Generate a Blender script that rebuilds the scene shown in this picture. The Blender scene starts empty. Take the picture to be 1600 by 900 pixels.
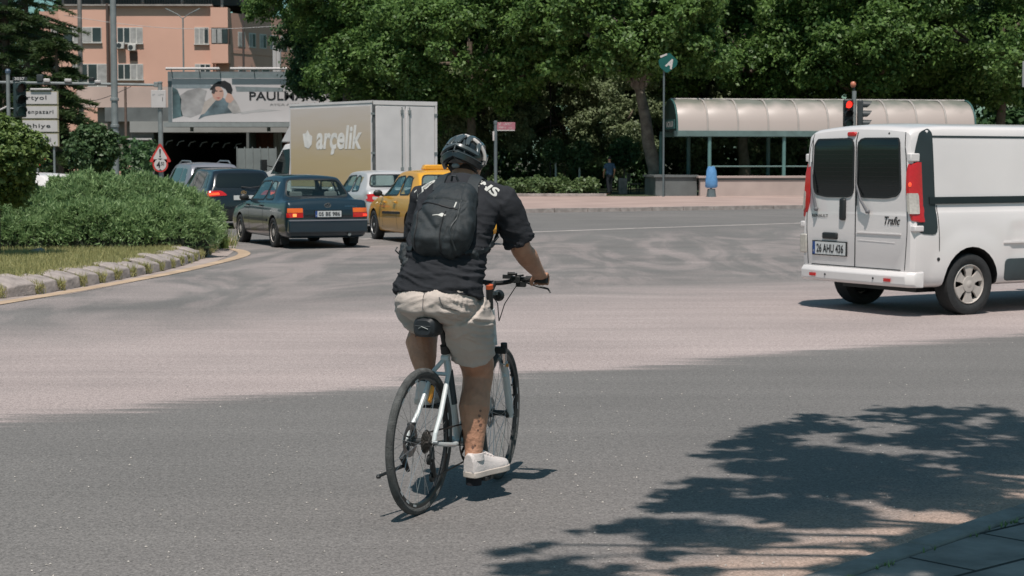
import bpy, bmesh, math, random
import numpy as np
from mathutils import Vector, Matrix, noise, geometry
from mathutils.bvhtree import BVHTree
R = math.radians
scene = bpy.context.scene
col = scene.collection

# ---------------------------------------------------------------- camera, world, sun, exposure
FPX, CAMZ, PITCH = 2800.0, 1.67, math.atan(198/2800)
cd = bpy.data.cameras.new('camera'); cam = bpy.data.objects.new('camera', cd); col.objects.link(cam)
cam.location = (0, 0, CAMZ); cam.rotation_euler = (R(90)-PITCH, 0, 0)
cd.sensor_width = 36; cd.lens = 36*FPX/1600; cd.clip_start = .1; cd.clip_end = 3000
cd.dof.use_dof = True; cd.dof.focus_distance = 8.8; cd.dof.aperture_fstop = 13
scene.camera = cam
SUNV = Vector((.05, .46, -1)).normalized()          # the way the light travels
world = bpy.data.worlds.new('World'); scene.world = world; world.use_nodes = True
wn = world.node_tree; bg = wn.nodes['Background']
sky = wn.nodes.new('ShaderNodeTexSky'); sky.sky_type = 'NISHITA'; sky.sun_disc = False
sky.sun_elevation = math.asin(-SUNV.z); sky.sun_rotation = math.atan2(-SUNV.x, -SUNV.y)
sky.air_density = 1.0; sky.dust_density = 1.2; sky.ozone_density = 1.2
tint = wn.nodes.new('ShaderNodeMix'); tint.data_type = 'RGBA'; tint.blend_type = 'MULTIPLY'
tint.inputs[0].default_value = 1; tint.inputs[7].default_value = (.68, 1.0, .90, 1)
wn.links.new(sky.outputs[0], tint.inputs[6]); wn.links.new(tint.outputs[2], bg.inputs[0])
bg.inputs[1].default_value = .068
sd = bpy.data.lights.new('sun', 'SUN'); sd.energy = 3.9; sd.angle = R(.53); sd.color = (1, .92, .86)
sun = bpy.data.objects.new('sun', sd); col.objects.link(sun); sun.location = (-20, -40, 80)
sun.rotation_euler = (-SUNV).to_track_quat('Z', 'Y').to_euler()
vs = scene.view_settings; vs.view_transform = 'Standard'; vs.look = 'None'; vs.gamma = 1; vs.exposure = 0.24
vs.use_curve_mapping = False
scene.cycles.max_bounces = 6; scene.cycles.transparent_max_bounces = 12
scene.cycles.diffuse_bounces = 3; scene.cycles.glossy_bounces = 3

FW = Vector((0, math.cos(PITCH), -math.sin(PITCH))); UP = Vector((0, math.sin(PITCH), math.cos(PITCH)))
def ray(px, py): return FW + Vector((1,0,0))*((px-800)/FPX) + UP*((450-py)/FPX)
def G(px, py, z=0.0):                                # a point on the ground seen at that pixel
    d = ray(px, py); t = (z-CAMZ)/d.z; return Vector((d.x*t, d.y*t, z))
def W(px, py, Y):                                    # a point at distance Y
    d = ray(px, py); t = Y/d.y; return Vector((d.x*t, Y, CAMZ+d.z*t))

# ---------------------------------------------------------------- tags
def link(o): col.objects.link(o); return o
def thing(name, label, cat, loc=(0,0,0), rz=0, group=None):
    o = link(bpy.data.objects.new(name, None)); o.location = loc; o.rotation_euler = (0,0,rz)
    o.empty_display_size = .2
    o['label'] = label; o['category'] = cat
    if group: o['group'] = group
    return o
def tag(o, label, cat, group=None):
    o['label'] = label; o['category'] = cat
    if group: o['group'] = group
    return o
def structure(o): o['kind'] = 'structure'; return o
def dup(root, loc, rz, label=None, scale=None):
    r = root.copy(); link(r); r.location = loc; r.rotation_euler = (0,0,rz)
    if scale: r.scale = (scale,)*3
    if label: r['label'] = label
    for ch in list(root.children):
        c = ch.copy(); link(c); c.parent = r
        for g in ch.children:
            d = g.copy(); link(d); d.parent = c
    return r

# ---------------------------------------------------------------- materials
def mat(name, rgb, rough=.6, metal=0, var=.12, scale=3, bump=0, bscale=40, coat=0, emit=0, trans=0, spec=.5):
    m = bpy.data.materials.new(name); m.use_nodes = True; nt = m.node_tree; n = nt.nodes; L = nt.links
    b = n['Principled BSDF']; b.inputs['Roughness'].default_value = rough; b.inputs['Metallic'].default_value = metal
    b.inputs['Base Color'].default_value = (*rgb, 1); b.inputs['Coat Weight'].default_value = coat
    b.inputs['Coat Roughness'].default_value = .04
    b.inputs['Specular IOR Level'].default_value = spec
    tc = n.new('ShaderNodeTexCoord')
    if var:
        t = n.new('ShaderNodeTexNoise'); t.inputs['Scale'].default_value = scale; t.inputs['Detail'].default_value = 6
        L.new(tc.outputs['Object'], t.inputs['Vector'])
        r = n.new('ShaderNodeValToRGB'); r.color_ramp.elements[0].position = .3; r.color_ramp.elements[1].position = .7
        r.color_ramp.elements[0].color = (*[c*(1-var) for c in rgb], 1)
        r.color_ramp.elements[1].color = (*[min(1, c*(1+var)) for c in rgb], 1)
        L.new(t.outputs[0], r.inputs[0]); L.new(r.outputs[0], b.inputs['Base Color'])
    if bump:
        t = n.new('ShaderNodeTexNoise'); t.inputs['Scale'].default_value = bscale; t.inputs['Detail'].default_value = 4
        L.new(tc.outputs['Object'], t.inputs['Vector'])
        k = n.new('ShaderNodeBump'); k.inputs['Strength'].default_value = bump; k.inputs['Distance'].default_value = .02
        L.new(t.outputs[0], k.inputs['Height']); L.new(k.outputs[0], b.inputs['Normal'])
    if emit: b.inputs['Emission Color'].default_value = (*rgb, 1); b.inputs['Emission Strength'].default_value = emit
    if trans: b.inputs['Transmission Weight'].default_value = trans
    return m
def glassmat(name, tintc=(.5,.58,.57), gl=.08, rough=.02):
    m = bpy.data.materials.new(name); m.use_nodes = True; nt = m.node_tree; n = nt.nodes; L = nt.links
    n.remove(n['Principled BSDF']); o = n['Material Output']
    t = n.new('ShaderNodeBsdfTransparent'); t.inputs[0].default_value = (*tintc, 1)
    g = n.new('ShaderNodeBsdfGlossy'); g.inputs[0].default_value = (.9,.95,.95,1); g.inputs[1].default_value = rough
    lw = n.new('ShaderNodeLayerWeight'); f = n.new('ShaderNodeMath'); f.operation = 'POWER'; f.inputs[1].default_value = 4.5
    L.new(lw.outputs['Facing'], f.inputs[0])
    a = n.new('ShaderNodeMath'); a.operation = 'MULTIPLY_ADD'; a.inputs[1].default_value = .7; a.inputs[2].default_value = gl
    mx = n.new('ShaderNodeMixShader'); L.new(f.outputs[0], a.inputs[0]); L.new(a.outputs[0], mx.inputs[0])
    L.new(t.outputs[0], mx.inputs[1]); L.new(g.outputs[0], mx.inputs[2]); L.new(mx.outputs[0], o.inputs[0])
    return m
def leafmat(name, c0, c1, rough=.5, tr=.3):
    m = bpy.data.materials.new(name); m.use_nodes = True; nt = m.node_tree; n = nt.nodes; L = nt.links
    b = n['Principled BSDF']; o = n['Material Output']; b.inputs['Roughness'].default_value = rough
    b.inputs['Specular IOR Level'].default_value = .4
    ge = n.new('ShaderNodeNewGeometry'); r = n.new('ShaderNodeValToRGB')
    r.color_ramp.elements[0].color = (*c0,1); r.color_ramp.elements[1].color = (*c1,1)
    tc = n.new('ShaderNodeTexCoord'); t = n.new('ShaderNodeTexNoise'); t.inputs['Scale'].default_value = .8; t.inputs['Detail'].default_value=3
    L.new(tc.outputs['Object'], t.inputs['Vector'])
    a = n.new('ShaderNodeMath'); a.operation = 'MULTIPLY_ADD'; a.inputs[1].default_value = .55
    L.new(ge.outputs['Random Per Island'], a.inputs[0])
    s = n.new('ShaderNodeMath'); s.operation = 'MULTIPLY'; s.inputs[1].default_value = .55; L.new(t.outputs[0], s.inputs[0])
    L.new(s.outputs[0], a.inputs[2]); L.new(a.outputs[0], r.inputs[0]); L.new(r.outputs[0], b.inputs['Base Color'])
    T = n.new('ShaderNodeBsdfTranslucent'); L.new(r.outputs[0], T.inputs[0])
    mx = n.new('ShaderNodeMixShader'); mx.inputs[0].default_value = tr
    L.new(b.outputs[0], mx.inputs[1]); L.new(T.outputs[0], mx.inputs[2]); L.new(mx.outputs[0], o.inputs[0])
    return m
M = dict(
 white_paint=mat('white_paint', (.70,.665,.655), .28, var=.05, scale=.9, coat=.5),
 teal_paint=mat('teal_paint', (.013,.030,.044), .3, var=.05, coat=.8, metal=.3),
 black_paint=mat('black_paint', (.008,.011,.015), .25, var=.05, coat=.8),
 silver_paint=mat('silver_paint', (.52,.51,.51), .32, var=.03, metal=.15, coat=.5),
 grey_paint=mat('grey_paint', (.25,.25,.28), .32, var=.03, metal=.35, coat=.5),
 yellow_paint=mat('yellow_paint', (.68,.34,.03), .3, var=.04, coat=.6),
 rubber=mat('rubber', (.022,.023,.024), .8, var=.25, scale=30, bump=.3, bscale=120),
 black=mat('black_plastic', (.015,.017,.018), .5, var=.15),
 darkgrey=mat('dark_grey_plastic', (.035,.042,.045), .55, var=.15),
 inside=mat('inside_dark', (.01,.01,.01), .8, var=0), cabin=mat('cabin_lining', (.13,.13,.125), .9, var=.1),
 alloy=mat('alloy', (.42,.42,.42), .35, metal=.6, var=.1, scale=20),
 beige_alloy=mat('wheel_cover_paint', (.44,.40,.37), .45, var=.12, scale=14),
 steel=mat('steel', (.34,.36,.37), .4, metal=.7, var=.1),
 galv=mat('galvanised', (.22,.24,.24), .55, metal=.2, var=.15, scale=4),
 glass=glassmat('clear_glass', (.84,.90,.89), .04),
 tint=glassmat('tinted_glass', (.16,.20,.21), .06),
 darkglass=mat('dark_window', (.006,.009,.010), .06, var=0, coat=.3),
 red=mat('red_lens', (.50,.012,.012), .15, var=.08, scale=30, coat=.6),
 orange=mat('orange_lens', (.72,.13,.015), .18, var=.08, coat=.5),
 clear=mat('clear_lens', (.45,.42,.38), .15, var=.15, scale=40, coat=.5),
 brakelit=mat('lit_brake_lens', (1,.10,.03), .2, var=0, emit=.55),
 plate=mat('plate_white', (.55,.56,.56), .45, var=.03),
 plateblue=mat('plate_blue', (.02,.06,.22), .45, var=.03),
 ink=mat('ink', (.012,.012,.014), .6, var=0),
 chrome=mat('chrome', (.6,.6,.6), .15, metal=1, var=0),
 seat=mat('car_seat_cloth', (.16,.15,.145), .9, var=.1),
 concrete=mat('concrete', (.30,.27,.25), .85, var=.18, scale=1.5, bump=.2),
 greyconc=mat('grey_concrete', (.13,.14,.14), .85, var=.2, scale=1.2),
 stone=mat('kerb_stone', (.33,.285,.265), .9, var=.28, scale=5, bump=.5, bscale=25),
 darkstone=mat('dark_kerb_stone', (.24,.235,.225), .9, var=.28, scale=6, bump=.5, bscale=30),
 bark=mat('bark', (.11,.085,.062), .9, var=.35, scale=5, bump=.8, bscale=14),
 sign_white=mat('sign_white', (.50,.47,.46), .5, var=.05),
 sign_red=mat('sign_red', (.48,.035,.03), .5, var=.05),
 sign_green=mat('sign_green', (.012,.17,.12), .5, var=.1),
 signpole=mat('sign_pole', (.13,.16,.17), .5, metal=.3, var=.1),
 green_metal=mat('green_metal', (.035,.10,.095), .5, var=.15),
)
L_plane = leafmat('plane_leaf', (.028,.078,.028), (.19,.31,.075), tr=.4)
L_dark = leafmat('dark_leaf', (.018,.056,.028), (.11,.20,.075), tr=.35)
L_light = leafmat('silver_leaf', (.075,.11,.055), (.31,.37,.19), tr=.4)
L_cedar = leafmat('cedar_needle', (.020,.050,.022), (.080,.120,.034))
L_juni = leafmat('juniper_needle', (.070,.135,.050), (.36,.50,.22), tr=.3)
L_ball = leafmat('topiary_leaf', (.035,.085,.025), (.21,.28,.075), tr=.25)
L_ball2 = leafmat('topiary_leaf_green', (.03,.07,.03), (.10,.16,.06), tr=.2)
L_grass = leafmat('grass_blade', (.14,.18,.06), (.52,.46,.21), tr=.25)

# ---------------------------------------------------------------- mesh builder
class MB:
    def __init__(s): s.v=[]; s.f=[]; s.m=[]
    def add(s, vs_, fs, m=0):
        o=len(s.v); s.v += [tuple(v) for v in vs_]; s.f += [tuple(i+o for i in f) for f in fs]; s.m += [m]*len(fs); return s
    def box(s, c, d, rot=None, m=0):
        h=[x/2 for x in d]; P=[Vector((sx*h[0],sy*h[1],sz*h[2])) for sx in(-1,1) for sy in(-1,1) for sz in(-1,1)]
        if rot is not None: P=[rot@p for p in P]
        P=[p+Vector(c) for p in P]
        return s.add(P, [(0,1,3,2),(4,6,7,5),(0,4,5,1),(2,3,7,6),(0,2,6,4),(1,5,7,3)], m)
    def b2(s, lo, hi, m=0): return s.box([(a+b)/2 for a,b in zip(lo,hi)], [abs(b-a) for a,b in zip(lo,hi)], m=m)
    def tube(s, pts, r, n=10, cap=True, m=0, flat=None):
        pts=[Vector(p) for p in pts]; N=len(pts)
        rs = r if isinstance(r,(list,tuple)) else [r]*N
        rings=[]; prev=None
        for i,p in enumerate(pts):
            t=(pts[min(i+1,N-1)]-pts[max(i-1,0)]).normalized()
            if prev is None:
                a=Vector((0,0,1)) if abs(t.z)<.9 else Vector((1,0,0)); u=t.cross(a).normalized()
            else: u=(prev-t*prev.dot(t)).normalized()
            prev=u; w=t.cross(u)
            rr=rs[i]; ru,rw = rr if isinstance(rr,(list,tuple)) else (rr,rr)
            rings.append([p+u*ru*math.cos(2*math.pi*k/n)+w*rw*math.sin(2*math.pi*k/n) for k in range(n)])
        return s.loft(rings, cap, m)
    def loft(s, rings, cap=True, m=0):
        n=len(rings[0]); V=[p for r in rings for p in r]; F=[]
        for i in range(len(rings)-1):
            for k in range(n): F.append((i*n+k, i*n+(k+1)%n, (i+1)*n+(k+1)%n, (i+1)*n+k))
        if cap: F.append(tuple(range(n-1,-1,-1))); F.append(tuple((len(rings)-1)*n+k for k in range(n)))
        return s.add(V,F,m)
    def lathe(s, prof, axis='x', c=(0,0,0), n=32, m=0, closed=False):
        c=Vector(c); rings=[]
        for a,r in prof:
            ring=[]
            for k in range(n):
                t=2*math.pi*k/n; u,w=r*math.cos(t),r*math.sin(t)
                ring.append(c+(Vector((a,u,w)) if axis=='x' else Vector((u,a,w)) if axis=='y' else Vector((u,w,a))))
            rings.append(ring)
        if closed: rings.append(rings[0])
        return s.loft(rings, not closed, m)
    def sphere(s, c, r, n=16, m=0):
        r = r if isinstance(r,(list,tuple)) else (r,r,r); rings=[]
        for i in range(1,n//2):
            t=math.pi*i/(n//2)
            rings.append([Vector(c)+Vector((r[0]*math.sin(t)*math.cos(2*math.pi*k/n), r[1]*math.sin(t)*math.sin(2*math.pi*k/n), r[2]*math.cos(t))) for k in range(n)])
        return s.loft(rings, True, m)
    def prism(s, poly, a, b, axis='y', m=0):         # polygon extruded along an axis from a to b
        f={'x':lambda p,t:(t,p[0],p[1]),'y':lambda p,t:(p[0],t,p[1]),'z':lambda p,t:(p[0],p[1],t)}[axis]
        n=len(poly); V=[f(p,a) for p in poly]+[f(p,b) for p in poly]
        return s.add(V, [tuple(range(n-1,-1,-1)), tuple(range(n,2*n))]+[(k,(k+1)%n,n+(k+1)%n,n+k) for k in range(n)], m)
    def mesh(s, name='mesh'):
        me=bpy.data.meshes.new(name); me.from_pydata(s.v,[],s.f)
        me.polygons.foreach_set('material_index', s.m)
        bm=bmesh.new(); bm.from_mesh(me); bmesh.ops.recalc_face_normals(bm, faces=bm.faces); bm.to_mesh(me); bm.free()
        return me
    def build(s, name, mats, parent=None, smooth=35, bevel=0, loc=None, seg=2):
        me=s.mesh(name)
        return finish(name, me, mats, parent, smooth, bevel, loc, seg)
def finish(name, me, mats, parent=None, smooth=35, bevel=0, loc=None, seg=2):
    for m in (mats if isinstance(mats,(list,tuple)) else [mats]): me.materials.append(m)
    if smooth:
        me.polygons.foreach_set('use_smooth', [True]*len(me.polygons)); me.set_sharp_from_angle(angle=R(smooth))
    o=link(bpy.data.objects.new(name, me))
    if bevel:
        b=o.modifiers.new('bevel','BEVEL'); b.width=bevel; b.segments=seg; b.limit_method='ANGLE'; b.angle_limit=R(30)
    if parent is not None: o.parent=parent
    if loc is not None: o.location=loc
    return o
def fastmesh(name, V, k):                            # V: (n*k) x 3 array, faces of k consecutive vertices
    me=bpy.data.meshes.new(name); n=len(V)//k
    me.vertices.add(len(V)); me.vertices.foreach_set('co', np.asarray(V,dtype=np.float32).ravel())
    me.loops.add(len(V)); me.loops.foreach_set('vertex_index', np.arange(len(V),dtype=np.int32))
    me.polygons.add(n); me.polygons.foreach_set('loop_start', np.arange(0,len(V),k,dtype=np.int32))
    me.update(calc_edges=True); me.validate(); return me
def evaluated(me, mods):                             # run modifiers on a mesh and return the result
    o=link(bpy.data.objects.new('temporary', me)); mods(o)
    dg=bpy.context.evaluated_depsgraph_get(); dg.update()
    r=bpy.data.meshes.new_from_object(o.evaluated_get(dg)); bpy.data.objects.remove(o)
    return r
def remesh(mb, vox=.008, smooth=4, f=.5):
    def mods(o):
        m=o.modifiers.new('r','REMESH'); m.mode='VOXEL'; m.voxel_size=vox
        s=o.modifiers.new('s','SMOOTH'); s.factor=f; s.iterations=smooth
    return evaluated(mb.mesh(), mods)
def boolean(me, cutter):
    c=link(bpy.data.objects.new('temporary_cutter', cutter.mesh()))
    def mods(o):
        b=o.modifiers.new('b','BOOLEAN'); b.object=c; b.operation='DIFFERENCE'; b.solver='EXACT'; b.use_self=True
    r=evaluated(me, mods); bpy.data.objects.remove(c); return r
def bvh_of(me): 
    bm=bmesh.new(); bm.from_mesh(me); t=BVHTree.FromBMesh(bm); bm.free(); return t
def chaikin(p, it=2, closed=False):
    p=[Vector(q) for q in p]
    for _ in range(it):
        q=[] if closed else [p[0]]
        n=len(p); rng=range(n) if closed else range(n-1)
        for i in rng:
            a,b=p[i],p[(i+1)%n]; q += [a*.75+b*.25, a*.25+b*.75]
        if not closed: q.append(p[-1])
        p=q
    return p
def rnd(pts, it=2):                                  # a polygon with rounded corners: corners cut only near the corner
    out=[]; n=len(pts); pts=[Vector(p) for p in pts]
    for i in range(n):
        a,b,c=pts[i-1],pts[i],pts[(i+1)%n]
        r=min(.05*it, (b-a).length*.3, (c-b).length*.3)
        p=b+(a-b).normalized()*r; q=b+(c-b).normalized()*r
        out += [p*(1-t)**2+b*2*t*(1-t)+q*t*t for t in (0,.33,.67,1)]
    return out
DIRS={'rear':(lambda a,b:Vector((a,-9,b)),Vector((0,1,0))),'front':(lambda a,b:Vector((a,20,b)),Vector((0,-1,0))),
      'left':(lambda a,b:Vector((-9,a,b)),Vector((1,0,0))),'right':(lambda a,b:Vector((9,a,b)),Vector((-1,0,0))),
      'top':(lambda a,b:Vector((a,b,9)),Vector((0,0,-1)))}
def inside(p, poly):
    c=False; n=len(poly)
    for i in range(n):
        a,b=poly[i],poly[i-1]
        if (a[1]>p[1])!=(b[1]>p[1]) and p[0]<(b[0]-a[0])*(p[1]-a[1])/(b[1]-a[1])+a[0]: c=not c
    return c
def panel(bvh, poly, side, off=.004, thick=.01, res=.06, mb=None, m=0, flat=False, dirs=None):
    """a polygon laid onto a surface as a thin panel that follows it"""
    mb=mb or MB(); O,D = dirs or DIRS[side]
    P=[]
    poly=[Vector((p[0],p[1])) for p in poly]
    for i in range(len(poly)):
        a,b=poly[i],poly[(i+1)%len(poly)]; k=max(1,int((b-a).length/res))
        P += [a+(b-a)*t/k for t in range(k)]
    nb=len(P); x0=min(p.x for p in P); x1=max(p.x for p in P); y0=min(p.y for p in P); y1=max(p.y for p in P)
    y=y0+res*.5
    while y<y1:
        x=x0+res*.5
        while x<x1:
            q=Vector((x,y))
            if inside(q,P) and min((q-p).length for p in P)>res*.45: P.append(q)
            x+=res
        y+=res
    vv,ee,ff,*_=geometry.delaunay_2d_cdt(P, [], [list(range(nb))], 1, 1e-6)
    top=[];bot=[]; last=None
    hits=[bvh.ray_cast(O(v.x,v.y),D) for v in vv]
    good=[(v,h) for v,h in zip(vv,hits) if h[0] is not None]
    for v,h in zip(vv,hits):
        if h[0] is None:
            if not good: return mb
            w,h2=min(good,key=lambda g:(g[0]-v).length); o=O(v.x,v.y); co=o+D*((h2[0]-o).dot(D)); nn=-D
        else:
            co,nn=h[0],h[1]
            if nn.dot(D)>0: nn=-nn
            if nn.dot(-D)<.25: nn=-D
        top.append(co+nn*off); bot.append(co+nn*(off-thick))
    ff=[f for f in ff]
    n=len(vv); F=[tuple(f) for f in ff]+[tuple(n+i for i in reversed(f)) for f in ff]
    from collections import Counter
    c=Counter()
    for f in ff:
        for i in range(len(f)): c[(f[i],f[(i+1)%len(f)])]+=1
    for (a,b) in list(c):
        if (b,a) not in c: F.append((b,a,n+a,n+b))
    return mb.add(top+bot,F,m)
def strip(bvh, pts, side, w=.006, off=.002, thick=.006, mb=None, res=.05, m=0, closed=False):
    """a thin line laid on a surface (a seam, a seal)"""
    mb=mb or MB(); pts=[Vector((p[0],p[1])) for p in pts]
    if closed: pts=pts+[pts[0]]
    O,D=DIRS[side]; Q=[]
    for a,b in zip(pts[:-1],pts[1:]):
        k=max(1,int((b-a).length/res)); Q += [a+(b-a)*t/k for t in range(k)]
    Q.append(pts[-1]); rings=[]
    for i,p in enumerate(Q):
        d=(Q[min(i+1,len(Q)-1)]-Q[max(i-1,0)]).normalized(); nn=Vector((-d.y,d.x))
        row=[]
        for s_ in (-1,1):
            q=p+nn*w/2*s_; h=bvh.ray_cast(O(q.x,q.y),D)
            if h[0] is None: row=None; break
            row += [h[0]-D*(off), h[0]+D*(thick-off)]
        if row: rings.append([row[0],row[2],row[3],row[1]])
    if len(rings)>1: mb.loft(rings,True,m)
    return mb
def textmesh(s, w=None, h=None, bold=0, shear=0, depth=.002, align='CENTER', space=1):
    c=bpy.data.curves.new('text','FONT'); c.body=s; c.size=1; c.offset=bold; c.shear=shear; c.extrude=0; c.space_character=space; c.resolution_u=4
    o=link(bpy.data.objects.new('text',c))
    dg=bpy.context.evaluated_depsgraph_get(); dg.update()
    me=bpy.data.meshes.new_from_object(o.evaluated_get(dg)); bpy.data.objects.remove(o)
    V=np.empty(len(me.vertices)*3); me.vertices.foreach_get('co',V); V=V.reshape(-1,3)
    F=[tuple(p.vertices) for p in me.polygons]; bpy.data.meshes.remove(me)
    lo,hi=V.min(0),V.max(0); V=V-(lo+hi)/2; sz=hi-lo
    sx = (w/sz[0]) if w else h/sz[1]; sy=(h/sz[1]) if h else sx
    V[:,0]*=sx; V[:,1]*=sy
    return V,F
def text(s, parent, origin, right=(1,0,0), up=(0,0,1), m=None, name='lettering', off=.004, **k):
    V,F=textmesh(s,**k); right=Vector(right).normalized(); up=Vector(up).normalized(); n=right.cross(up)
    o=Vector(origin)+n*off
    mb=MB(); top=[o+right*v[0]+up*v[1]+n*.002 for v in V]
    mb.add(top,F); 
    return mb.build(name, m or M['ink'], parent, smooth=0)
def text_on(bvh, s, at, side, mb=None, m=0, off=.005, flip=False, ang=0, dirs=None, **k):
    V,F=textmesh(s,**k); O,D=dirs or DIRS[side]; mb=mb or MB(); out=[]
    ca,sa=math.cos(ang),math.sin(ang)
    for v in V:
        x,y=(v[0]*ca-v[1]*sa),(v[0]*sa+v[1]*ca)
        a=at[0]+(-x if flip else x); b=at[1]+y; h=bvh.ray_cast(O(a,b),D)
        if h[0] is None: 
            h=bvh.find_nearest(O(a,b)+D*9)
        out.append(h[0]-D*off)
    return mb.add(out,F,m)
# ---------------------------------------------------------------- ground
def nodes_of(m): return m.node_tree.nodes, m.node_tree.links
def road_material():
    m=mat('asphalt',(.12,.11,.105),.85,var=0); n,L=nodes_of(m); b=n['Principled BSDF']
    tc=n.new('ShaderNodeTexCoord'); sep=n.new('ShaderNodeSeparateXYZ'); L.new(tc.outputs['Object'],sep.inputs[0])
    def math_(op,a,b_=None,c=None):
        x=n.new('ShaderNodeMath'); x.operation=op
        for i,v in enumerate((a,b_,c)):
            if v is None: continue
            if isinstance(v,(int,float)): x.inputs[i].default_value=v
            else: L.new(v,x.inputs[i])
        return x.outputs[0]
    def noise_(scale,detail=5,vec=None,dist=0,rough=.55):
        t=n.new('ShaderNodeTexNoise'); t.inputs['Scale'].default_value=scale; t.inputs['Detail'].default_value=detail
        t.inputs['Distortion'].default_value=dist; t.inputs['Roughness'].default_value=rough
        L.new(vec or tc.outputs['Object'],t.inputs['Vector']); return t.outputs[0]
    # dust band: v = Y - .72 X runs across the traffic lanes
    v=math_('SUBTRACT',sep.outputs[1],math_('MULTIPLY',sep.outputs[0],.70))
    mp=n.new('ShaderNodeMapping'); mp.inputs['Rotation'].default_value=(0,0,R(-33)); mp.inputs['Scale'].default_value=(.12,.9,1)
    L.new(tc.outputs['Object'],mp.inputs[0])
    st=noise_(1.1,7,mp.outputs[0],.6)                          # streaks along the lanes
    sw=noise_(.16,5,None,2.2)                                  # swirls left by turning wheels
    mp3=n.new('ShaderNodeMapping'); mp3.inputs['Rotation'].default_value=(0,0,R(-33)); mp3.inputs['Scale'].default_value=(.5,4,1); L.new(tc.outputs['Object'],mp3.inputs[0])
    fine=noise_(1.6,6,mp3.outputs[0],.4,.65)
    vv=math_('ADD',math_('ADD',v,math_('MULTIPLY_ADD',st,1.5,-.75)),math_('MULTIPLY_ADD',fine,1.6,-.8))
    vv2=math_('ADD',v,math_('MULTIPLY_ADD',sw,9,-4.5))
    def ramp(x,a,b_):
        r=n.new('ShaderNodeMapRange'); r.interpolation_type='SMOOTHSTEP'; L.new(x,r.inputs[0])
        r.inputs[1].default_value=a; r.inputs[2].default_value=b_; return r.outputs[0]
    lo=ramp(vv,13.45,14.5); hi=math_('SUBTRACT',1.0,ramp(vv2,18.5,25))
    band=math_('MULTIPLY',lo,hi)
    mp4=n.new('ShaderNodeMapping'); mp4.inputs['Scale'].default_value=(.55,.13,1); mp4.inputs['Rotation'].default_value=(0,0,R(14)); L.new(tc.outputs['Object'],mp4.inputs[0])
    far=math_('MULTIPLY',math_('MULTIPLY',ramp(v,19,25),math_('SUBTRACT',1.0,ramp(v,36,43))),ramp(noise_(1.0,7,mp4.outputs[0],2.6,.6),.40,.62))
    band=math_('MAXIMUM',band,math_('MULTIPLY',far,.5))
    near=math_('MULTIPLY',math_('SUBTRACT',1.0,ramp(vv,4,11)),.22)
    band=math_('MAXIMUM',band,near)
    # arcs left by turning wheels
    cx=math_('SUBTRACT',sep.outputs[0],-1.0); cy=math_('SUBTRACT',sep.outputs[1],44.0)
    rr=math_('SQRT',math_('ADD',math_('MULTIPLY',cx,cx),math_('MULTIPLY',cy,cy)))
    cv=n.new('ShaderNodeCombineXYZ'); L.new(rr,cv.inputs[0]); L.new(math_('MULTIPLY',math_('ARCTAN2',cy,cx),3.2),cv.inputs[1])
    arcs=noise_(1.25,7,cv.outputs[0],.5,.62)
    am=math_('MULTIPLY',ramp(rr,7,10),math_('SUBTRACT',1.0,ramp(rr,19,26)))
    band=math_('MULTIPLY',band,math_('MULTIPLY_ADD',fine,.7,.52))
    band=math_('ADD',band,math_('MULTIPLY',math_('MULTIPLY',am,ramp(arcs,.44,.62)),.12))
    edge=math_('MULTIPLY',math_('MULTIPLY',ramp(vv,13.7,14.1),math_('SUBTRACT',1.0,ramp(vv,14.3,15.6))),.35)
    mix=n.new('ShaderNodeMix'); mix.data_type='RGBA'; mix.clamp_factor=True
    L.new(math_('MULTIPLY',math_('ADD',band,edge),math_('MULTIPLY_ADD',noise_(60,2,None,0,.7),1.0,.5)),mix.inputs[0]); mix.inputs[6].default_value=(.146,.139,.133,1); mix.inputs[7].default_value=(.350,.293,.280,1)
    # aggregate speckle
    g=noise_(70,2,None,0,.75); g2=noise_(24,3); 
    sp=math_('ADD',math_('MULTIPLY_ADD',g,2.4,-.2),math_('MULTIPLY_ADD',g2,.9,-.45))
    big=noise_(.35,5)
    sp=math_('MULTIPLY',sp,math_('MULTIPLY_ADD',big,.5,.75))
    mp2=n.new('ShaderNodeMapping'); mp2.inputs['Rotation'].default_value=(0,0,R(-33)); mp2.inputs['Scale'].default_value=(.05,1.6,1)
    L.new(tc.outputs['Object'],mp2.inputs[0])
    sp=math_('MULTIPLY',sp,math_('MULTIPLY_ADD',noise_(1.3,4,mp2.outputs[0]),.35,.83))
    mu=n.new('ShaderNodeMix'); mu.data_type='RGBA'; mu.blend_type='MULTIPLY'; mu.inputs[0].default_value=1
    cb=n.new('ShaderNodeCombineColor'); 
    for i in range(3): L.new(sp,cb.inputs[i])
    # sandy dirt swept against the near kerb
    ka_,kb_=G(1225,905,.09),G(1600,783,.09); kd_=(kb_-ka_).normalized()
    dist=math_('SUBTRACT',math_('ADD',math_('MULTIPLY',sep.outputs[0],kd_.y),math_('MULTIPLY',sep.outputs[1],-kd_.x)),ka_.x*kd_.y-ka_.y*kd_.x)
    dn=math_('ADD',dist,math_('MULTIPLY_ADD',noise_(2.5,5),1.2,-.6))
    mk=n.new('ShaderNodeMix'); mk.data_type='RGBA'; L.new(math_('MULTIPLY',ramp(dn,-1.1,-.05),.75),mk.inputs[0]); L.new(mix.outputs[2],mk.inputs[6]); mk.inputs[7].default_value=(.44,.31,.24,1)
    L.new(mk.outputs[2],mu.inputs[6]); L.new(cb.outputs[0],mu.inputs[7]); L.new(mu.outputs[2],b.inputs['Base Color'])
    bp=n.new('ShaderNodeBump'); bp.inputs['Strength'].default_value=.5; bp.inputs['Distance'].default_value=.006
    L.new(g,bp.inputs['Height']); L.new(bp.outputs[0],b.inputs['Normal'])
    return m
road_mat=road_material()
soil=mat('park_soil',(.055,.055,.032),.95,var=.4,scale=.8)
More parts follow.
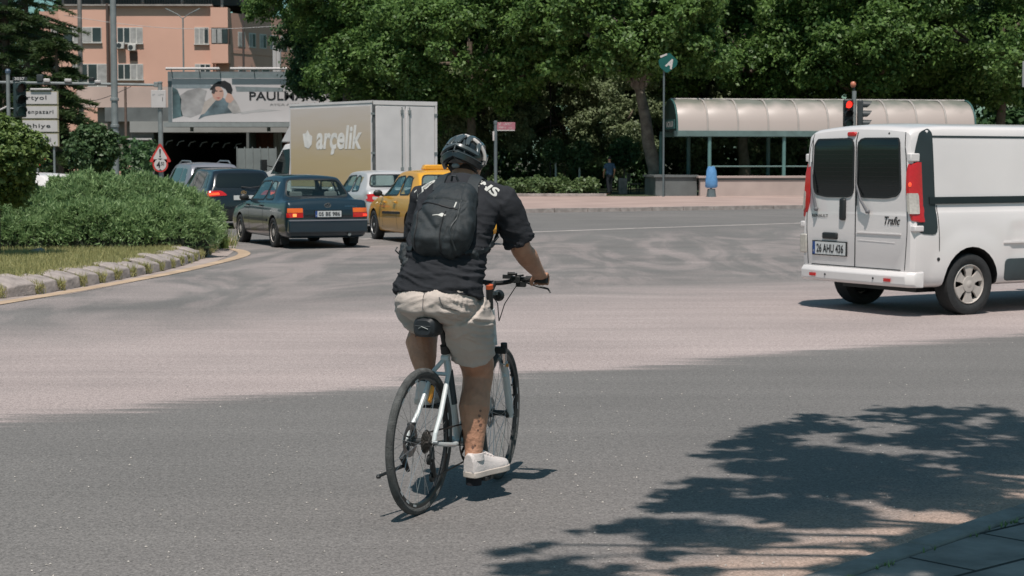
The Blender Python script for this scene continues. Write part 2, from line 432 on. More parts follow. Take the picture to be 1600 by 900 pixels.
structure(MB().add([(-1500,-300,-.02),(1500,-300,-.02),(1500,2500,-.02),(-1500,2500,-.02)],[(0,1,2,3)]).build('ground',soil,smooth=0))
structure(MB().add([(-120,-30,0),(120,-30,0),(120,110,0),(-120,110,0)],[(0,1,2,3)]).build('road',road_mat,smooth=0))
# far pavement, its kerb along the line seen behind the cyclist
kA=G(800,333); kB=G(1245,326); kd=(kB-kA).normalized(); kn=Vector((-kd.y,kd.x,0))
K0=kA-kd*6; K1=kA+kd*70
pave=mat('pink_paving',(.36,.265,.235),.9,var=.16,scale=.5,bump=.1)
mb=MB(); w=MB()
far0=K0+kn*60; far1=K1+kn*60
mb.add([(*(K0+kn*.2).xy,.12),(*(K1+kn*.2).xy,.12),(*(K1+kn*24).xy,.12),(*(K0+kn*24).xy,.12)],[(0,1,2,3)])
structure(mb.build('pavement',pave,smooth=0))
n_k=60
for i in range(n_k):
    a=K0+kd*(i*76/n_k); b=K0+kd*((i+1)*76/n_k-.04)
    j=random.Random(i).uniform(-.012,.012)
    w.add([(*a.xy,0),(*b.xy,0),(*(b+kn*.2).xy,0),(*(a+kn*.2).xy,0),(*a.xy,.13+j),(*b.xy,.13+j),(*(b+kn*.2).xy,.13+j),(*(a+kn*.2).xy,.13+j)],
          [(0,1,5,4),(1,2,6,5),(2,3,7,6),(3,0,4,7),(4,5,6,7)])
structure(w.build('pavement_kerb',M['stone'],smooth=0))
# park ground behind the pavement
gm=mat('park_ground',(.045,.06,.025),.95,var=.5,scale=.6)
p0=G(720,312,.12)
structure(MB().add([(-6,82,.135),(6,79.5,.135),(9.5,83.5,.135),(60,96,.135),(60,190,.135),(-6,190,.135)],[(0,1,2,3,4,5)]).build('park_ground',gm,smooth=0))
# white edge line
paint=mat('road_paint',(.40,.36,.34),.8,var=.25,scale=3)
lp=[G(560,374),G(700,368),G(840,362.5),G(960,358),G(1100,353.5),G(1240,349),G(1500,342),G(1800,335)]
def ribbon(pts,w0,z):
    mb=MB(); P=[Vector(p) for p in pts]; V=[]
    for i,p in enumerate(P):
        d=(P[min(i+1,len(P)-1)]-P[max(i-1,0)]).normalized(); nn=Vector((-d.y,d.x,0)); ww=w0[i] if isinstance(w0,list) else w0
        V += [(*(p-nn*ww/2).xy,z),(*(p+nn*ww/2).xy,z)]
    return mb.add(V,[(2*i,2*i+1,2*i+3,2*i+2) for i in range(len(P)-1)])
structure(ribbon(chaikin(lp,1),.28,.004).build('edge_line',paint,smooth=0))

# ---------------------------------------------------------------- traffic island on the left
edge_px=[(-260,492),(-120,480),(0,467),(60,461),(105,453),(150,445),(190,437),(225,430),(255,424),(285,416),(312,407),(332,397),(344,386),(343,376),(330,366),(305,358)]
edge=[G(*p) for p in edge_px]
edge=chaikin(edge,1)
back=[edge[-1]+Vector((-3,12,0)), edge[0]+Vector((-6,30,0))]
gr=mat('dry_turf',(.16,.145,.06),.95,var=.4,scale=2)
outer=[p.copy() for p in edge]; outer+=back
def offset_in(P,d):
    out=[]
    for i,p in enumerate(P):
        t=(P[min(i+1,len(P)-1)]-P[max(i-1,0)]).normalized(); out.append(p+Vector((-t.y,t.x,0))*d)
    return out
inn=offset_in(edge,.30)
isl=[(*p.xy,.19) for p in inn]+[(*p.xy,.19) for p in back]
structure(MB().add(isl,[tuple(range(len(isl)))]).build('island_turf',gr,smooth=0))
base=[(*p.xy,.012) for p in edge]+[(*p.xy,.012) for p in back]
cream=mat('gutter_paint',(.42,.31,.215),.85,var=.22,scale=2.5)
dustc=mat('gutter_dust',(.33,.275,.25),.9,var=.2,scale=3)
structure(ribbon(offset_in(edge,-.16),.34,.004).build('gutter_dust',dustc,smooth=0))
lpx=[(-260,506),(-100,492),(0,474),(100,458),(200,440),(280,425),(330,413),(368,404),(385,397),(374,391),(350,389)]
structure(ribbon(chaikin([G(*p) for p in lpx],2),.22,.008).build('gutter_line',cream,smooth=0))
# kerb stones, each a thing; a dark joint shows the turf between them
rng=random.Random(4)
def arc(P):
    L=[0]
    for a,b in zip(P[:-1],P[1:]): L.append(L[-1]+(b-a).length)
    return L
def at_len(P,L,s):
    s=max(0,min(L[-1]-1e-4,s))
    for i in range(len(L)-1):
        if L[i]<=s<=L[i+1]: return P[i]+(P[i+1]-P[i])*((s-L[i])/(L[i+1]-L[i]))
    return P[-1]
L_=arc(edge); s=L_[0]; k=0
while s<L_[-1]-.6:
    ln=rng.uniform(.50,.60); a=at_len(edge,L_,s); b=at_len(edge,L_,s+ln)
    d=(b-a).normalized(); nn=Vector((-d.y,d.x,0)); h=.21+rng.uniform(-.02,.025); dep=.42
    V=[];nx=6
    h*=.92; prof=[(0,0),(.015,h*.62),(.03,h*.72),(dep*.55,h*1.05),(dep,h*1.15),(dep,.02)]
    for i in range(nx+1):
        t=i/nx; c=a+(b-a)*t; pin=.02 if i in(0,nx) else 0
        V.append([Vector((*(c+nn*(x+pin+rng.uniform(-.006,.006))).xy, z*(1-.0)-(pin*.6 if z>.1 else 0)+rng.uniform(-.006,.006)*(z>0))) for x,z in prof])
    m_=MB().loft(V,True); ctr=(a+b)/2
    m_.v=[(x-ctr.x,y-ctr.y,z) for x,y,z in m_.v]
    o=m_.build('kerb_stone',M['stone'],smooth=28,bevel=.008,loc=(ctr.x,ctr.y,0)); o.rotation_euler=(rng.uniform(-.04,.04),rng.uniform(-.04,.04),rng.uniform(-.04,.04))
    o['stone_index']=k; STONES=globals().setdefault('STONES',[]); STONES.append((ctr,o)); s+=ln+rng.uniform(.09,.20); k+=1
vis=[(c,o) for c,o in STONES if 800+c.x*2800/c.y>-10 and c.y<34]
ordw=['first','second','third','fourth','fifth','sixth','seventh','eighth','ninth','tenth','eleventh','twelfth','thirteenth','fourteenth','fifteenth','sixteenth','seventeenth','eighteenth','nineteenth','twentieth']
for i,(c,o) in enumerate(STONES):
    del o['stone_index']
    if (c,o) in vis:
        j=vis.index((c,o)); tag(o,'worn pale kerb stone of the island, %s from the left picture edge'%ordw[min(j,19)],'kerb stone','kerb stones round the island')
    else: tag(o,'worn kerb stone of the island beyond the picture edge or hidden round its far end','kerb stone','kerb stones round the island')
# ---------------------------------------------------------------- near kerb and paving, bottom right
q0=G(1225,905,.09); q1=G(1600,783,.09); qd=(q1-q0).normalized(); qn=Vector((qd.y,-qd.x,0))
A=q0-qd*8; mb=MB(); z=.09
B_=q0+qd*14
def slabmat():
    m=mat('paving_slabs',(.23,.22,.21),.9,var=.3,scale=4,bump=.4,bscale=30); n,L=nodes_of(m); b=n['Principled BSDF']
    br=n.new('ShaderNodeTexBrick'); mp=n.new('ShaderNodeMapping'); tc=n.new('ShaderNodeTexCoord')
    mp.inputs['Rotation'].default_value=(0,0,-math.atan2(qd.y,qd.x)+R(8)); L.new(tc.outputs['Object'],mp.inputs[0]); L.new(mp.outputs[0],br.inputs[0])
    br.inputs['Scale'].default_value=1.0; br.inputs['Brick Width'].default_value=.62; br.inputs['Row Height'].default_value=.40
    br.inputs['Mortar Size'].default_value=.012; br.inputs['Mortar Smooth'].default_value=.3
    br.inputs['Mortar'].default_value=(.02,.02,.018,1)
    old=b.inputs['Base Color'].links[0].from_socket; L.new(old,br.inputs['Color1']); L.new(old,br.inputs['Color2'])
    L.new(br.outputs[0],b.inputs['Base Color'])
    bp=[x for x in n if x.type=='BUMP'][0]
    s2=n.new('ShaderNodeMath'); s2.operation='SUBTRACT'; src=bp.inputs['Height'].links[0].from_socket
    L.new(src,s2.inputs[0]); L.new(br.outputs['Fac'],s2.inputs[1]); L.new(s2.outputs[0],bp.inputs['Height'])
    return m
slab=slabmat()
c0=A+qn*.15; c1=B_+qn*.15
structure(MB().add([(*c0.xy,z-.012),(*c1.xy,z-.012),(*(c1+qn*12).xy,z-.012),(*(c0+qn*12).xy,z-.012)],[(0,1,2,3)]).build('near_pavement',slab,smooth=0))
i=0; s=0
rng=random.Random(9)
while s<20:
    ln=.98; a=A+qd*s; b=A+qd*(s+ln); mid=(a+b)/2
    m_=MB().box((0,0,z/2-.02),(ln,.13,z+.04),Matrix.Rotation(math.atan2(qd.y,qd.x),3,'Z'))
    px=800+mid.x*2800/max(mid.y,.1)
    o=m_.build('kerbstone',M['darkstone'],bevel=.012,loc=(mid.x+qn.x*.075,mid.y+qn.y*.075,rng.uniform(-.006,.006))); o.rotation_euler[2]=rng.uniform(-.006,.006)
    NK=globals().setdefault('NK',[]); NK.append((px,mid.y,o)); s+=ln+.012
iv=[t for t in NK if 1150<t[0]<1640 and 6.8<t[1]<9.2]
for t in NK:
    if t in iv: tag(t[2],'flat grey kerbstone edging the shaded near paving, %s from the bottom picture edge'%ordw[iv.index(t)],'kerbstone','kerbstones of the near paving')
    else: tag(t[2],'flat grey kerbstone of the near paving beyond the picture edge','kerbstone','kerbstones of the near paving')
# a moss line and small weeds in the gap behind the near kerb
W_=MB(); rng=random.Random(3)
for i in range(70):
    s=rng.uniform(6,12); c=A+qd*s+qn*(.16+rng.uniform(-.01,.02)); 
    for j in range(5):
        a=rng.uniform(0,6.28); l=rng.uniform(.008,.03); dv=Vector((math.cos(a)*.012,math.sin(a)*.012,l))
        b=Vector((*c.xy,z-.01)); u=Vector((-dv.y,dv.x,0)).normalized()*.004
        W_.add([b-u,b+u,b+dv],[(0,1,2)])
o=W_.build('moss',L_juni,smooth=0); tag(o,'thin moss and tiny weeds along the joint behind the near kerb','moss'); o['kind']='stuff'

# ---------------------------------------------------------------- foliage
def leaves(rng, C, Rr, n, size, up=.35, shell=(.7,1.05), spread=.6, aspect=1.5, sub=16):
    """n leaves over the surfaces of the clumps C (k x 3) with radii Rr"""
    C=np.asarray(C); Rr=np.asarray(Rr); p=Rr**2/np.sum(Rr**2); k=rng.choice(len(C),n,p=p)
    # sprays: each clump carries SUB twig ends and the leaves gather round them
    S=rng.normal(size=(len(C),sub,3)); S/=np.linalg.norm(S,axis=2)[:,:,None]; SR=rng.uniform(.55,1.15,(len(C),sub)); SS=rng.uniform(.10,.26,(len(C),sub))
    q=rng.integers(0,sub,n); d=S[k,q]; lo_=rng.random(n)<.22
    pos=C[k]+d*(Rr[k]*SR[k,q])[:,None]*np.array([1,1,.85])+rng.normal(size=(n,3))*(Rr[k]*SS[k,q])[:,None]*np.array([1,1,.7])
    d2=rng.normal(size=(n,3)); d2/=np.linalg.norm(d2,axis=1)[:,None]
    pos2=C[k]+d2*(Rr[k]*rng.uniform(shell[0],shell[1],n))[:,None]*np.array([1,1,.8]); pos=np.where(lo_[:,None],pos2,pos); d=np.where(lo_[:,None],d2,d)
    nr=d*(1-spread)+rng.normal(size=(n,3))*spread*.6; nr[:,2]+=up; nr/=np.linalg.norm(nr,axis=1)[:,None]
    a=rng.normal(size=(n,3)); u=np.cross(nr,a); u/=np.linalg.norm(u,axis=1)[:,None]; w=np.cross(nr,u)
    s=size*rng.uniform(.6,1.35,n)[:,None]
    V=np.stack([pos-u*s*aspect*.5, pos-w*s*.45+nr*s*.12, pos+u*s*aspect*.5-nr*s*.1, pos+w*s*.45+nr*s*.12],1)
    return V.reshape(-1,3)
def blades(rng,P,D,ln,wd):
    """thin triangles from points P along D"""
    n=len(P); a=rng.normal(size=(n,3)); u=np.cross(D,a); u/=np.linalg.norm(u,axis=1)[:,None]
    V=np.stack([P-u*wd[:,None], P+u*wd[:,None], P+D*ln[:,None]],1); return V.reshape(-1,3)
def clumps(rng,n,rad,c,rr,lump=.25):
    out=[];Rr=[]
    while len(out)<n:
        d=rng.normal(size=3); d/=np.linalg.norm(d); t=rng.uniform(.45,1.0)**.6
        k=1+lump*math.sin(d[0]*5+c[2])*math.cos(d[1]*4+d[2]*3)
        out.append([c[0]+d[0]*rad[0]*t*k, c[1]+d[1]*rad[1]*t*k, c[2]+d[2]*rad[2]*t*k]); Rr.append(rng.uniform(*rr))
    return np.array(out),np.array(Rr)
def tree(seed,name,label,cat,loc,h,rad,cz,nl,ls,lm,trunk_r,nc=60,rr=(.7,1.3),group=None,rz=0,lean=(0,0),limbs=9,spread=.6,up=.35,trunk_m=None):
    rng=np.random.default_rng(seed); t=thing(name,label,cat,loc,rz,group)
    C,Rr=clumps(rng,nc,rad,(lean[0],lean[1],cz),rr)
    V=leaves(rng,C,Rr,nl,ls,spread=spread,up=up)
    finish('crown',fastmesh('crown',V,4),lm,t,smooth=0)
    mb=MB(); top=Vector((lean[0],lean[1],cz)); p=[Vector((0,0,-.05))]
    for i in range(1,8):
        f=i/7; p.append(Vector((lean[0]*f**1.5+rng.normal()*trunk_r*.25, lean[1]*f**1.5+rng.normal()*trunk_r*.2, cz*f)))
    mb.tube(p,[trunk_r*(1.35 if i==0 else 1-.09*i) for i in range(8)],12)
    idx=rng.choice(len(C),min(limbs,len(C)),replace=False)
    for i in idx:
        a=p[int(rng.integers(4,7))]; b=Vector(C[i]); m1=(a+b)/2+Vector((0,0,.25)); mb.tube([a,m1,b],[trunk_r*.42,trunk_r*.28,trunk_r*.08],7)
    mb.build('trunk',trunk_m or M['bark'],t)
    return t
PL='trees of the park'
t1=tree(1,'plane_tree','','tree',(0,0,0),12,(5.2,4.6,4.0),7.6,88000,.140,L_plane,.30,85,(.6,1.3),PL)
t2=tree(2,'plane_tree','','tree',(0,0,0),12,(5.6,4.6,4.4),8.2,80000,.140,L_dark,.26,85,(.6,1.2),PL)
t3=tree(3,'leafy_tree','','tree',(0,0,0),8,(3.0,2.8,3.2),4.1,36000,.105,L_light,.12,55,(.4,.75),PL)
def ground_at(px,Y,z=.12): return ((px-800)*Y/2800,Y,z)
def place(proto,first,px,Y,rz,label,sc=1.0,z=.12):
    if first: proto.location=ground_at(px,Y,z); proto.rotation_euler=(0,0,rz); proto.scale=(sc,)*3; proto['label']=label; return proto
    return dup(proto,ground_at(px,Y,z),rz,label,sc)
place(t1,True,640,93,.3,'broad plane tree with sunlit yellow-green leaves above the box truck',1.0)
place(t1,False,735,88,2.1,'tall plane tree whose leaves hang low just right of the box truck roof',.97)
tree(12,'plane_tree','high-crowned plane tree overhanging the right end of the billboard','tree',ground_at(545,97),14,(5.0,4.4,4.0),11.2,80000,.14,L_plane,.3,80,(.6,1.3),PL)
place(t1,False,1160,96,4.0,'broad plane tree rising behind the left part of the arched shelter roof',1.1)
place(t1,False,1345,94,5.2,'big plane tree directly behind the red traffic light',1.12)
place(t1,False,1560,92,1.2,'plane tree behind the far end of the shelter roof, near the picture edge',1.1)
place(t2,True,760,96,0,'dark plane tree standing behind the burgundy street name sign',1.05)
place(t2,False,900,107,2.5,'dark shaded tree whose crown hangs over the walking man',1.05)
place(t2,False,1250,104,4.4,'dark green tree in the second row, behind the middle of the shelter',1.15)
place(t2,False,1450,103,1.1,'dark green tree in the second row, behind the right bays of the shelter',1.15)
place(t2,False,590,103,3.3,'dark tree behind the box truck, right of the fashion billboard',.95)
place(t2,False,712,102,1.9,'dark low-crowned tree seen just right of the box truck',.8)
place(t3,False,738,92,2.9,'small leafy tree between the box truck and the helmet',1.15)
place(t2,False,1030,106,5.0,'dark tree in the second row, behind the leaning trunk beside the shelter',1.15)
place(t3,True,880,94,.5,'pale grey-green bushy tree left of the leaning trunk, behind the clipped balls')
place(t3,False,968,93.5,2.2,'pale silvery bushy tree directly behind the walking man')
place(t3,False,1075,100,4.1,'pale bushy tree seen beneath the shelter roof at its sign end')
place(t3,False,1190,101,1.3,'pale low tree seen through the shelter between its two posts',.9)
# the leaning big tree beside the shelter
tree(11,'leaning_tree','large tree with a thick grey leaning trunk beside the arched shelter','tree',ground_at(1026,83.2),12,(5.2,4.0,3.0),8.3,95000,.145,L_plane,.36,85,(.6,1.3),None,0,(-1.7,.2),12,trunk_m=mat('grey_bark',(.15,.13,.11),.9,var=.4,scale=4,bump=.8,bscale=12))
# a dense far wood closing the view
rng=np.random.default_rng(21); C=[];Rr=[]
for i in range(420):
    C.append([rng.uniform(-10.5,48),rng.uniform(112,122),rng.uniform(.4,13)]); Rr.append(rng.uniform(1.0,2.0))
o=finish('far_wood',fastmesh('far_wood',leaves(rng,C,Rr,90000,.30),4),L_dark,None,smooth=0); tag(o,'dense dark wood closing the view behind the park trees','wood'); o['kind']='stuff'
# low dark understory
rng=np.random.default_rng(22); C=[];Rr=[]
for i in range(170):
    x=rng.uniform(-5.5,42); C.append([x,rng.uniform(101,108)+max(0,x-8)*.1,rng.uniform(.4,2.6)]); Rr.append(rng.uniform(.6,1.1))
o=finish('undergrowth',fastmesh('undergrowth',leaves(rng,C,Rr,26000,.24),4),L_dark,None,smooth=0); tag(o,'dark undergrowth beneath the park trees','undergrowth'); o['kind']='stuff'
def topiary(name,label,px,Y,py_c,rad_px,lm,trunk_px=None,n=9000,ls=.07,seed=5,z=.12,squash=1,group=None,nc=34,tr=.05,trunk_m=None):
    c=W(px,py_c,Y); r=rad_px*Y/2800; t=thing(name,label,'shrub',(c.x,Y,z),0,group); rng=np.random.default_rng(seed)
    C=[];Rr=[]; cz=c.z-z
    for i in range(nc):
        d=rng.normal(size=3); d/=np.linalg.norm(d); C.append([d[0]*r*.72,d[1]*r*.72,cz+d[2]*r*.72*squash]); Rr.append(r*rng.uniform(.2,.34))
    C.append([0,0,cz]); Rr.append(r*.8)
    finish('foliage',fastmesh('foliage',leaves(rng,C,Rr,n,ls,shell=(.6,1.1)),4),lm,t,smooth=0)
    MB().tube([(0,0,-.02),(.02,0,cz*.5),(-.02,0,cz)],[tr*1.2,tr,tr*.8],8).build('trunk',trunk_m or M['bark'],t)
    return t
CB='clipped ball trees by the walking man'
wt=mat('limewashed_bark',(.42,.40,.36),.9,var=.2)
topiary('ball_tree','dark clipped ball tree with a limewashed stem, nearest the name sign',868,88,236,20,L_ball2,seed=6,group=CB,n=4500,ls=.11,trunk_m=wt)
topiary('ball_tree','dark clipped ball tree with a limewashed stem, nearest the walking man',905,88,240,22,L_ball2,seed=7,group=CB,n=4500,ls=.11,trunk_m=wt)
topiary('ball_tree','dark clipped ball tree standing just left of the leaning trunk',975,90,238,26,L_dark,seed=8,group=CB,n=4500,ls=.11)
# low clipped hedge by the pavement
t=thing('low_hedge','low clipped hedge along the pink pavement behind the cyclist','hedge',(1.5,81.5,.12))
rng=np.random.default_rng(31); C=[];Rr=[]
for i in range(120): C.append([rng.uniform(-2.6,2.2),rng.uniform(-1.0,1.2),rng.uniform(.2,.62)]); Rr.append(rng.uniform(.22,.34))
finish('foliage',fastmesh('foliage',leaves(rng,C,Rr,15000,.10),4),leafmat('hedge_leaf',(.04,.085,.03),(.17,.23,.09)),t,smooth=0)
for i in range(6): MB().tube([(-2.4+i*.85,0,-.02),(-2.4+i*.85,.02,.4)],.025,6).build('stem',M['bark'],t)
structure(MB().b2((-1.3,79.7,.12),(4.2,79.85,.24)).build('bed_edging',M['stone'],bevel=.01))

# ---------------------------------------------------------------- island planting
t=thing('juniper_bush','large spreading juniper mound filling the traffic island','bush',(-8.0,32,.19))
rng=np.random.default_rng(41)
mounds=[]                                             # the mound as overlapping flattened domes
def md(px,Y,h,rx,ry): mounds.append(((px-800)*Y/2800,Y,h,rx,ry))
md(205,33.2,1.17,1.75,1.8); md(262,33.4,.92,1.0,1.5); md(140,32.6,1.22,1.4,1.6); md(75,32.0,.98,1.4,1.5); md(10,32.3,.82,1.4,1.5); md(276,33.0,.85,.58,1.1)
md(-60,32.8,.8,1.6,1.6); md(228,31.1,.78,1.25,.9); md(140,30.6,.74,1.5,.8); md(40,30.4,.66,1.4,.8); md(256,31.9,.7,.7,.7)
P=[];D=[]
def surf(x,y):
    z=0
    for (mx,my,h,rx,ry) in mounds:
        q=1-((x-mx)/rx)**2-((y-my)/ry)**2
        if q>0: z=max(z,h*q**.42)
    return z
tries=0
while len(P)<95000 and tries<400000:
    tries+=1; mm=mounds[int(rng.integers(len(mounds)))]
    a=rng.uniform(0,6.283); q=rng.uniform(0,1)**.5; x=mm[0]+mm[3]*q*math.cos(a); y=mm[1]+mm[4]*q*math.sin(a); z=mm[2]*(1-q*q)**.42
    if surf(x,y)>z+.05: continue
    if q>.985 : z=rng.uniform(.0,mm[2]*.3)
    nv=Vector((x,y,z*1.5)); nx=(x-mm[0])/mm[3]**2; ny=(y-mm[1])/mm[4]**2; nz=max(.1,z)/mm[2]**2*1.0
    n_=Vector((nx,ny,nz)).normalized()
    lump=noise.noise(Vector((x*2.6,y*2.6,z*2.6)))*.15+noise.noise(Vector((x*6.5,y*6.5,z*6.5)))*.15
    base=Vector((x,y,z))+n_*(lump-rng.uniform(.0,.10))
    d=(n_+Vector(rng.normal(size=3))*.75+Vector((0,0,.25))).normalized()
    P.append([base.x+8.0,base.y-32,base.z]); D.append(list(d))
P=np.array(P);D=np.array(D)
V=blades(rng,P,D,rng.uniform(.035,.10,len(P)),rng.uniform(.008,.019,len(P)))
V2=blades(rng,P,(D+rng.normal(size=D.shape)*.4),rng.uniform(.03,.09,len(P)),rng.uniform(.008,.017,len(P)))
finish('foliage',fastmesh('foliage',np.concatenate([V,V2]),3),L_juni,t,smooth=0)
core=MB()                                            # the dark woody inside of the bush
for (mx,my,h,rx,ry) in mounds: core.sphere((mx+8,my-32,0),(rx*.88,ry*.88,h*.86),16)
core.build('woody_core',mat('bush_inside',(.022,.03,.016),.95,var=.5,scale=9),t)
# weeds at the tip of the bush
def tuft(name,label,px,py,n,h,lm,seed,sp=.35,w=.008,cat='plant'):
    c=G(px,py,.0); rng=np.random.default_rng(seed); t=thing(name,label,cat,(c.x,c.y,0))
    P=rng.normal(size=(n,3))*[sp*.4,sp*.4,0]; P[:,2]=0.0; D=rng.normal(size=(n,3))*[.35,.35,.1]+[0,0,1]; D/=np.linalg.norm(D,axis=1)[:,None]
    finish('foliage',fastmesh('foliage',blades(rng,P,D,rng.uniform(h*.5,h,n),np.full(n,w)),3),lm,t,smooth=0); return t
tuft('weed_clump','wispy green weeds leaning out at the tip of the juniper',337,388,320,.62,L_ball,3,.35)
tuft('weed_clump','short dry weeds in the gutter at the island tip',350,384,160,.38,L_grass,4,.3)
# grass strip
rng=np.random.default_rng(51); n=60000; P=[]
poly=[(p.x,p.y) for p in inn]+[(b.x,b.y) for b in back]
x=rng.uniform(-13,-5,n*3); y=rng.uniform(21,33.5,n*3)
for a,b in zip(x,y):
    if inside((a,b),poly) and surf(a,b)<.15: P.append([a,b,.185])
    if len(P)>=n: break
for (c_,o_) in STONES:                                 # tufts in the joints between the stones
    dd=Vector((math.cos(o_.rotation_euler.z),math.sin(o_.rotation_euler.z),0))
    i_=min(range(len(edge)),key=lambda q:(edge[q]-c_).length); t_=(edge[min(i_+1,len(edge)-1)]-edge[max(i_-1,0)]).normalized(); nn_=Vector((-t_.y,t_.x,0))
    for q in range(260):
        p_=c_+t_*(.34+rng.normal()*.035)+nn_*rng.uniform(-.03,.22); P.append([p_.x,p_.y,rng.uniform(.0,.12)])
P=np.array(P); n=len(P); D=rng.normal(size=(n,3))*[.4,.4,.1]+[0,0,1]; D/=np.linalg.norm(D,axis=1)[:,None]
o=finish('grass',fastmesh('grass',blades(rng,P,D,rng.uniform(.04,.13,n),np.full(n,.006)),3),L_grass,None,smooth=0); tag(o,'dry yellow-green grass between the kerb and the juniper','grass'); o['kind']='stuff'
# grit on the carriageway
rng=np.random.default_rng(52); V=[]
for i in range(900):
    px_,py_=rng.uniform(-50,1650),rng.uniform(500,905)**1.0; g=G(px_,py_,.003); s_=rng.uniform(.003,.008); a=rng.uniform(0,6.28)
    c=np.array([g.x,g.y,.003]); u=np.array([math.cos(a),math.sin(a),0])*s_; w_=np.array([-math.sin(a),math.cos(a),0])*s_*rng.uniform(.5,1); h_=np.array([0,0,s_*.8])
    q=[c-u,c-w_,c+u,c+w_]; t_=c+h_
    for j in range(4): V += [q[j],q[(j+1)%4],t_]
o=finish('road_grit',fastmesh('road_grit',np.array(V),3),leafmat('grit',(.04,.04,.04),(.60,.55,.50),tr=0),None,smooth=0); tag(o,'loose grit and tiny stones scattered over the road','grit'); o['kind']='stuff'
# small rubble at the grass edge
for px,py,s_ in ((60,396,.16),(4,388,.22)):
    c=G(px,py,.2); r_=random.Random(px); mb=MB().sphere((0,0,s_*.25),(s_*.9,s_*.6,s_*.4),8); mb.v=[tuple(a+r_.uniform(-.02,.02) for a in v) for v in mb.v]
    tag(mb.build('rock',M['stone'],loc=(c.x,c.y,.19)),'small pale rock in the dry grass'+(' just below the juniper' if px>20 else ' at the picture edge'),'rock')
t=topiary('ball_tree','large yellow-green ball shrub on a bent stem at the left picture edge',-8,27.5,252,78,L_ball,seed=15,n=60000,ls=.052,z=.19,nc=60,tr=.05,squash=1.0)
topiary('ball_tree','round clipped green ball tree behind the juniper, beside the tall grey pole',143,45,232,42,L_ball2,seed=16,n=16000,ls=.07,z=0.0,nc=50)
# cedar behind the direction boards
def conifer(name,label,px,Y,h,rad,seed,nb=70,zlo=.12,lm=L_cedar):
    t=thing(name,label,'tree',ground_at(px,Y,0)); rng=np.random.default_rng(seed); mb=MB()
    mb.tube([(0,0,-.1),(.1,0,h*.5),(0,0,h)],[.28,.18,.03],10); V=[]
    for i in range(nb):
        f=rng.uniform(zlo,1)**.8; z=h*f; a=rng.uniform(0,6.283); L0=rad*(1-f*.75)*rng.uniform(.6,1.1); dr=rng.uniform(-.05,.22)
        pts=[Vector((math.cos(a)*L0*s,math.sin(a)*L0*s,z+L0*(dr*s-.28*s*s))) for s in (0,.35,.7,1)]
        mb.tube(pts,[.06,.045,.03,.012],6)
        k=300; s=rng.uniform(.15,1,k); side=rng.uniform(-1,1,k)*L0*.24*(1.15-s)
        b=np.stack([math.cos(a)*L0*s-math.sin(a)*side, math.sin(a)*L0*s+math.cos(a)*side, z+L0*(dr*s-.28*s*s)-abs(side)*.15+rng.uniform(-.05,.08,k)],1)
        d=np.stack([math.cos(a)+rng.normal(size=k)*.8,math.sin(a)+rng.normal(size=k)*.8,rng.normal(size=k)*.35],1); d/=np.linalg.norm(d,axis=1)[:,None]
        V.append(blades(rng,b,d,rng.uniform(.18,.38,k),rng.uniform(.022,.045,k)))
    finish('crown',fastmesh('crown',np.concatenate(V),3),lm,t,smooth=0); mb.build('trunk',M['bark'],t); return t
conifer('cedar_tree','tall cedar with layered drooping branches behind the direction boards',12,88,15,4.6,71,150)
conifer('cedar_tree','shorter cedar reaching right beneath the traffic signal arm',92,82,7.2,3.4,72,95)
conifer('cedar_tree','cedar filling the far left corner behind the first one',-70,100,14,5,73,120)
conifer('cedar_tree','tall cedar whose dark top shows between the others and the pink building',45,125,22,6.5,74,170)
# low scrub behind the island, under the boards
rng=np.random.default_rng(61); C=[];Rr=[]
for i in range(60): C.append([rng.uniform(-27,-17.5),rng.uniform(84,88),rng.uniform(.3,2.2)]); Rr.append(rng.uniform(.5,1.0))
t=thing('hedge_row','dark leafy hedge below the direction boards, behind the ball tree','hedge',(0,0,0)); finish('foliage',fastmesh('foliage',leaves(rng,C,Rr,11000,.2),4),L_dark,t,smooth=0)
rng=np.random.default_rng(62); C=[];Rr=[]
for i in range(260): C.append([rng.uniform(-75,-10),rng.uniform(172,182),rng.uniform(1,24)]); Rr.append(rng.uniform(1.6,3.0))
o=finish('far_wood',fastmesh('far_wood',leaves(rng,C,Rr,30000,.7),4),L_dark,None,smooth=0); tag(o,'dark tall wood behind the cedars and the pink building','wood'); o['kind']='stuff'
t=topiary('bush','small green bush growing at the foot of the bridge wall, right of the tall pole',226,96,256,9,L_ball2,seed=18,n=3000,ls=.12,z=0.0)
# trees beyond and above the near pavement: they throw the leaf shade on the road (out of frame)
def shade_tree(seed,label,loc,C,Rr,n,ls,tr):
    rng=np.random.default_rng(seed); t=thing('street_tree',label,'tree',loc,0,'street trees over the near pavement')
    finish('crown',fastmesh('crown',leaves(rng,C,Rr,n,ls,shell=(.3,1.05)),4),L_plane,t,smooth=0)
    mb=MB(); mb.tube([(0,0,-.02),(.05,.05,2),(0,0,4.6)],[.2,.16,.11],10)
    for c in C[::9]: mb.tube([(0,0,3.6),((c[0])*.5,(c[1])*.5,c[2]*.9),c],[.07,.045,.012],6)
    mb.build('trunk',M['bark'],t); return t
rngp=random.Random(77); C=[];Rr=[]
def shadow_clump(px,py,h,r,org):                     # where a clump at height h must hang for its shade to fall there
    g=G(px,py); p=g-SUNV*(h/-SUNV.z); C.append([p.x-org[0],p.y-org[1],h]); Rr.append(r)
org=(4.4,5.4)
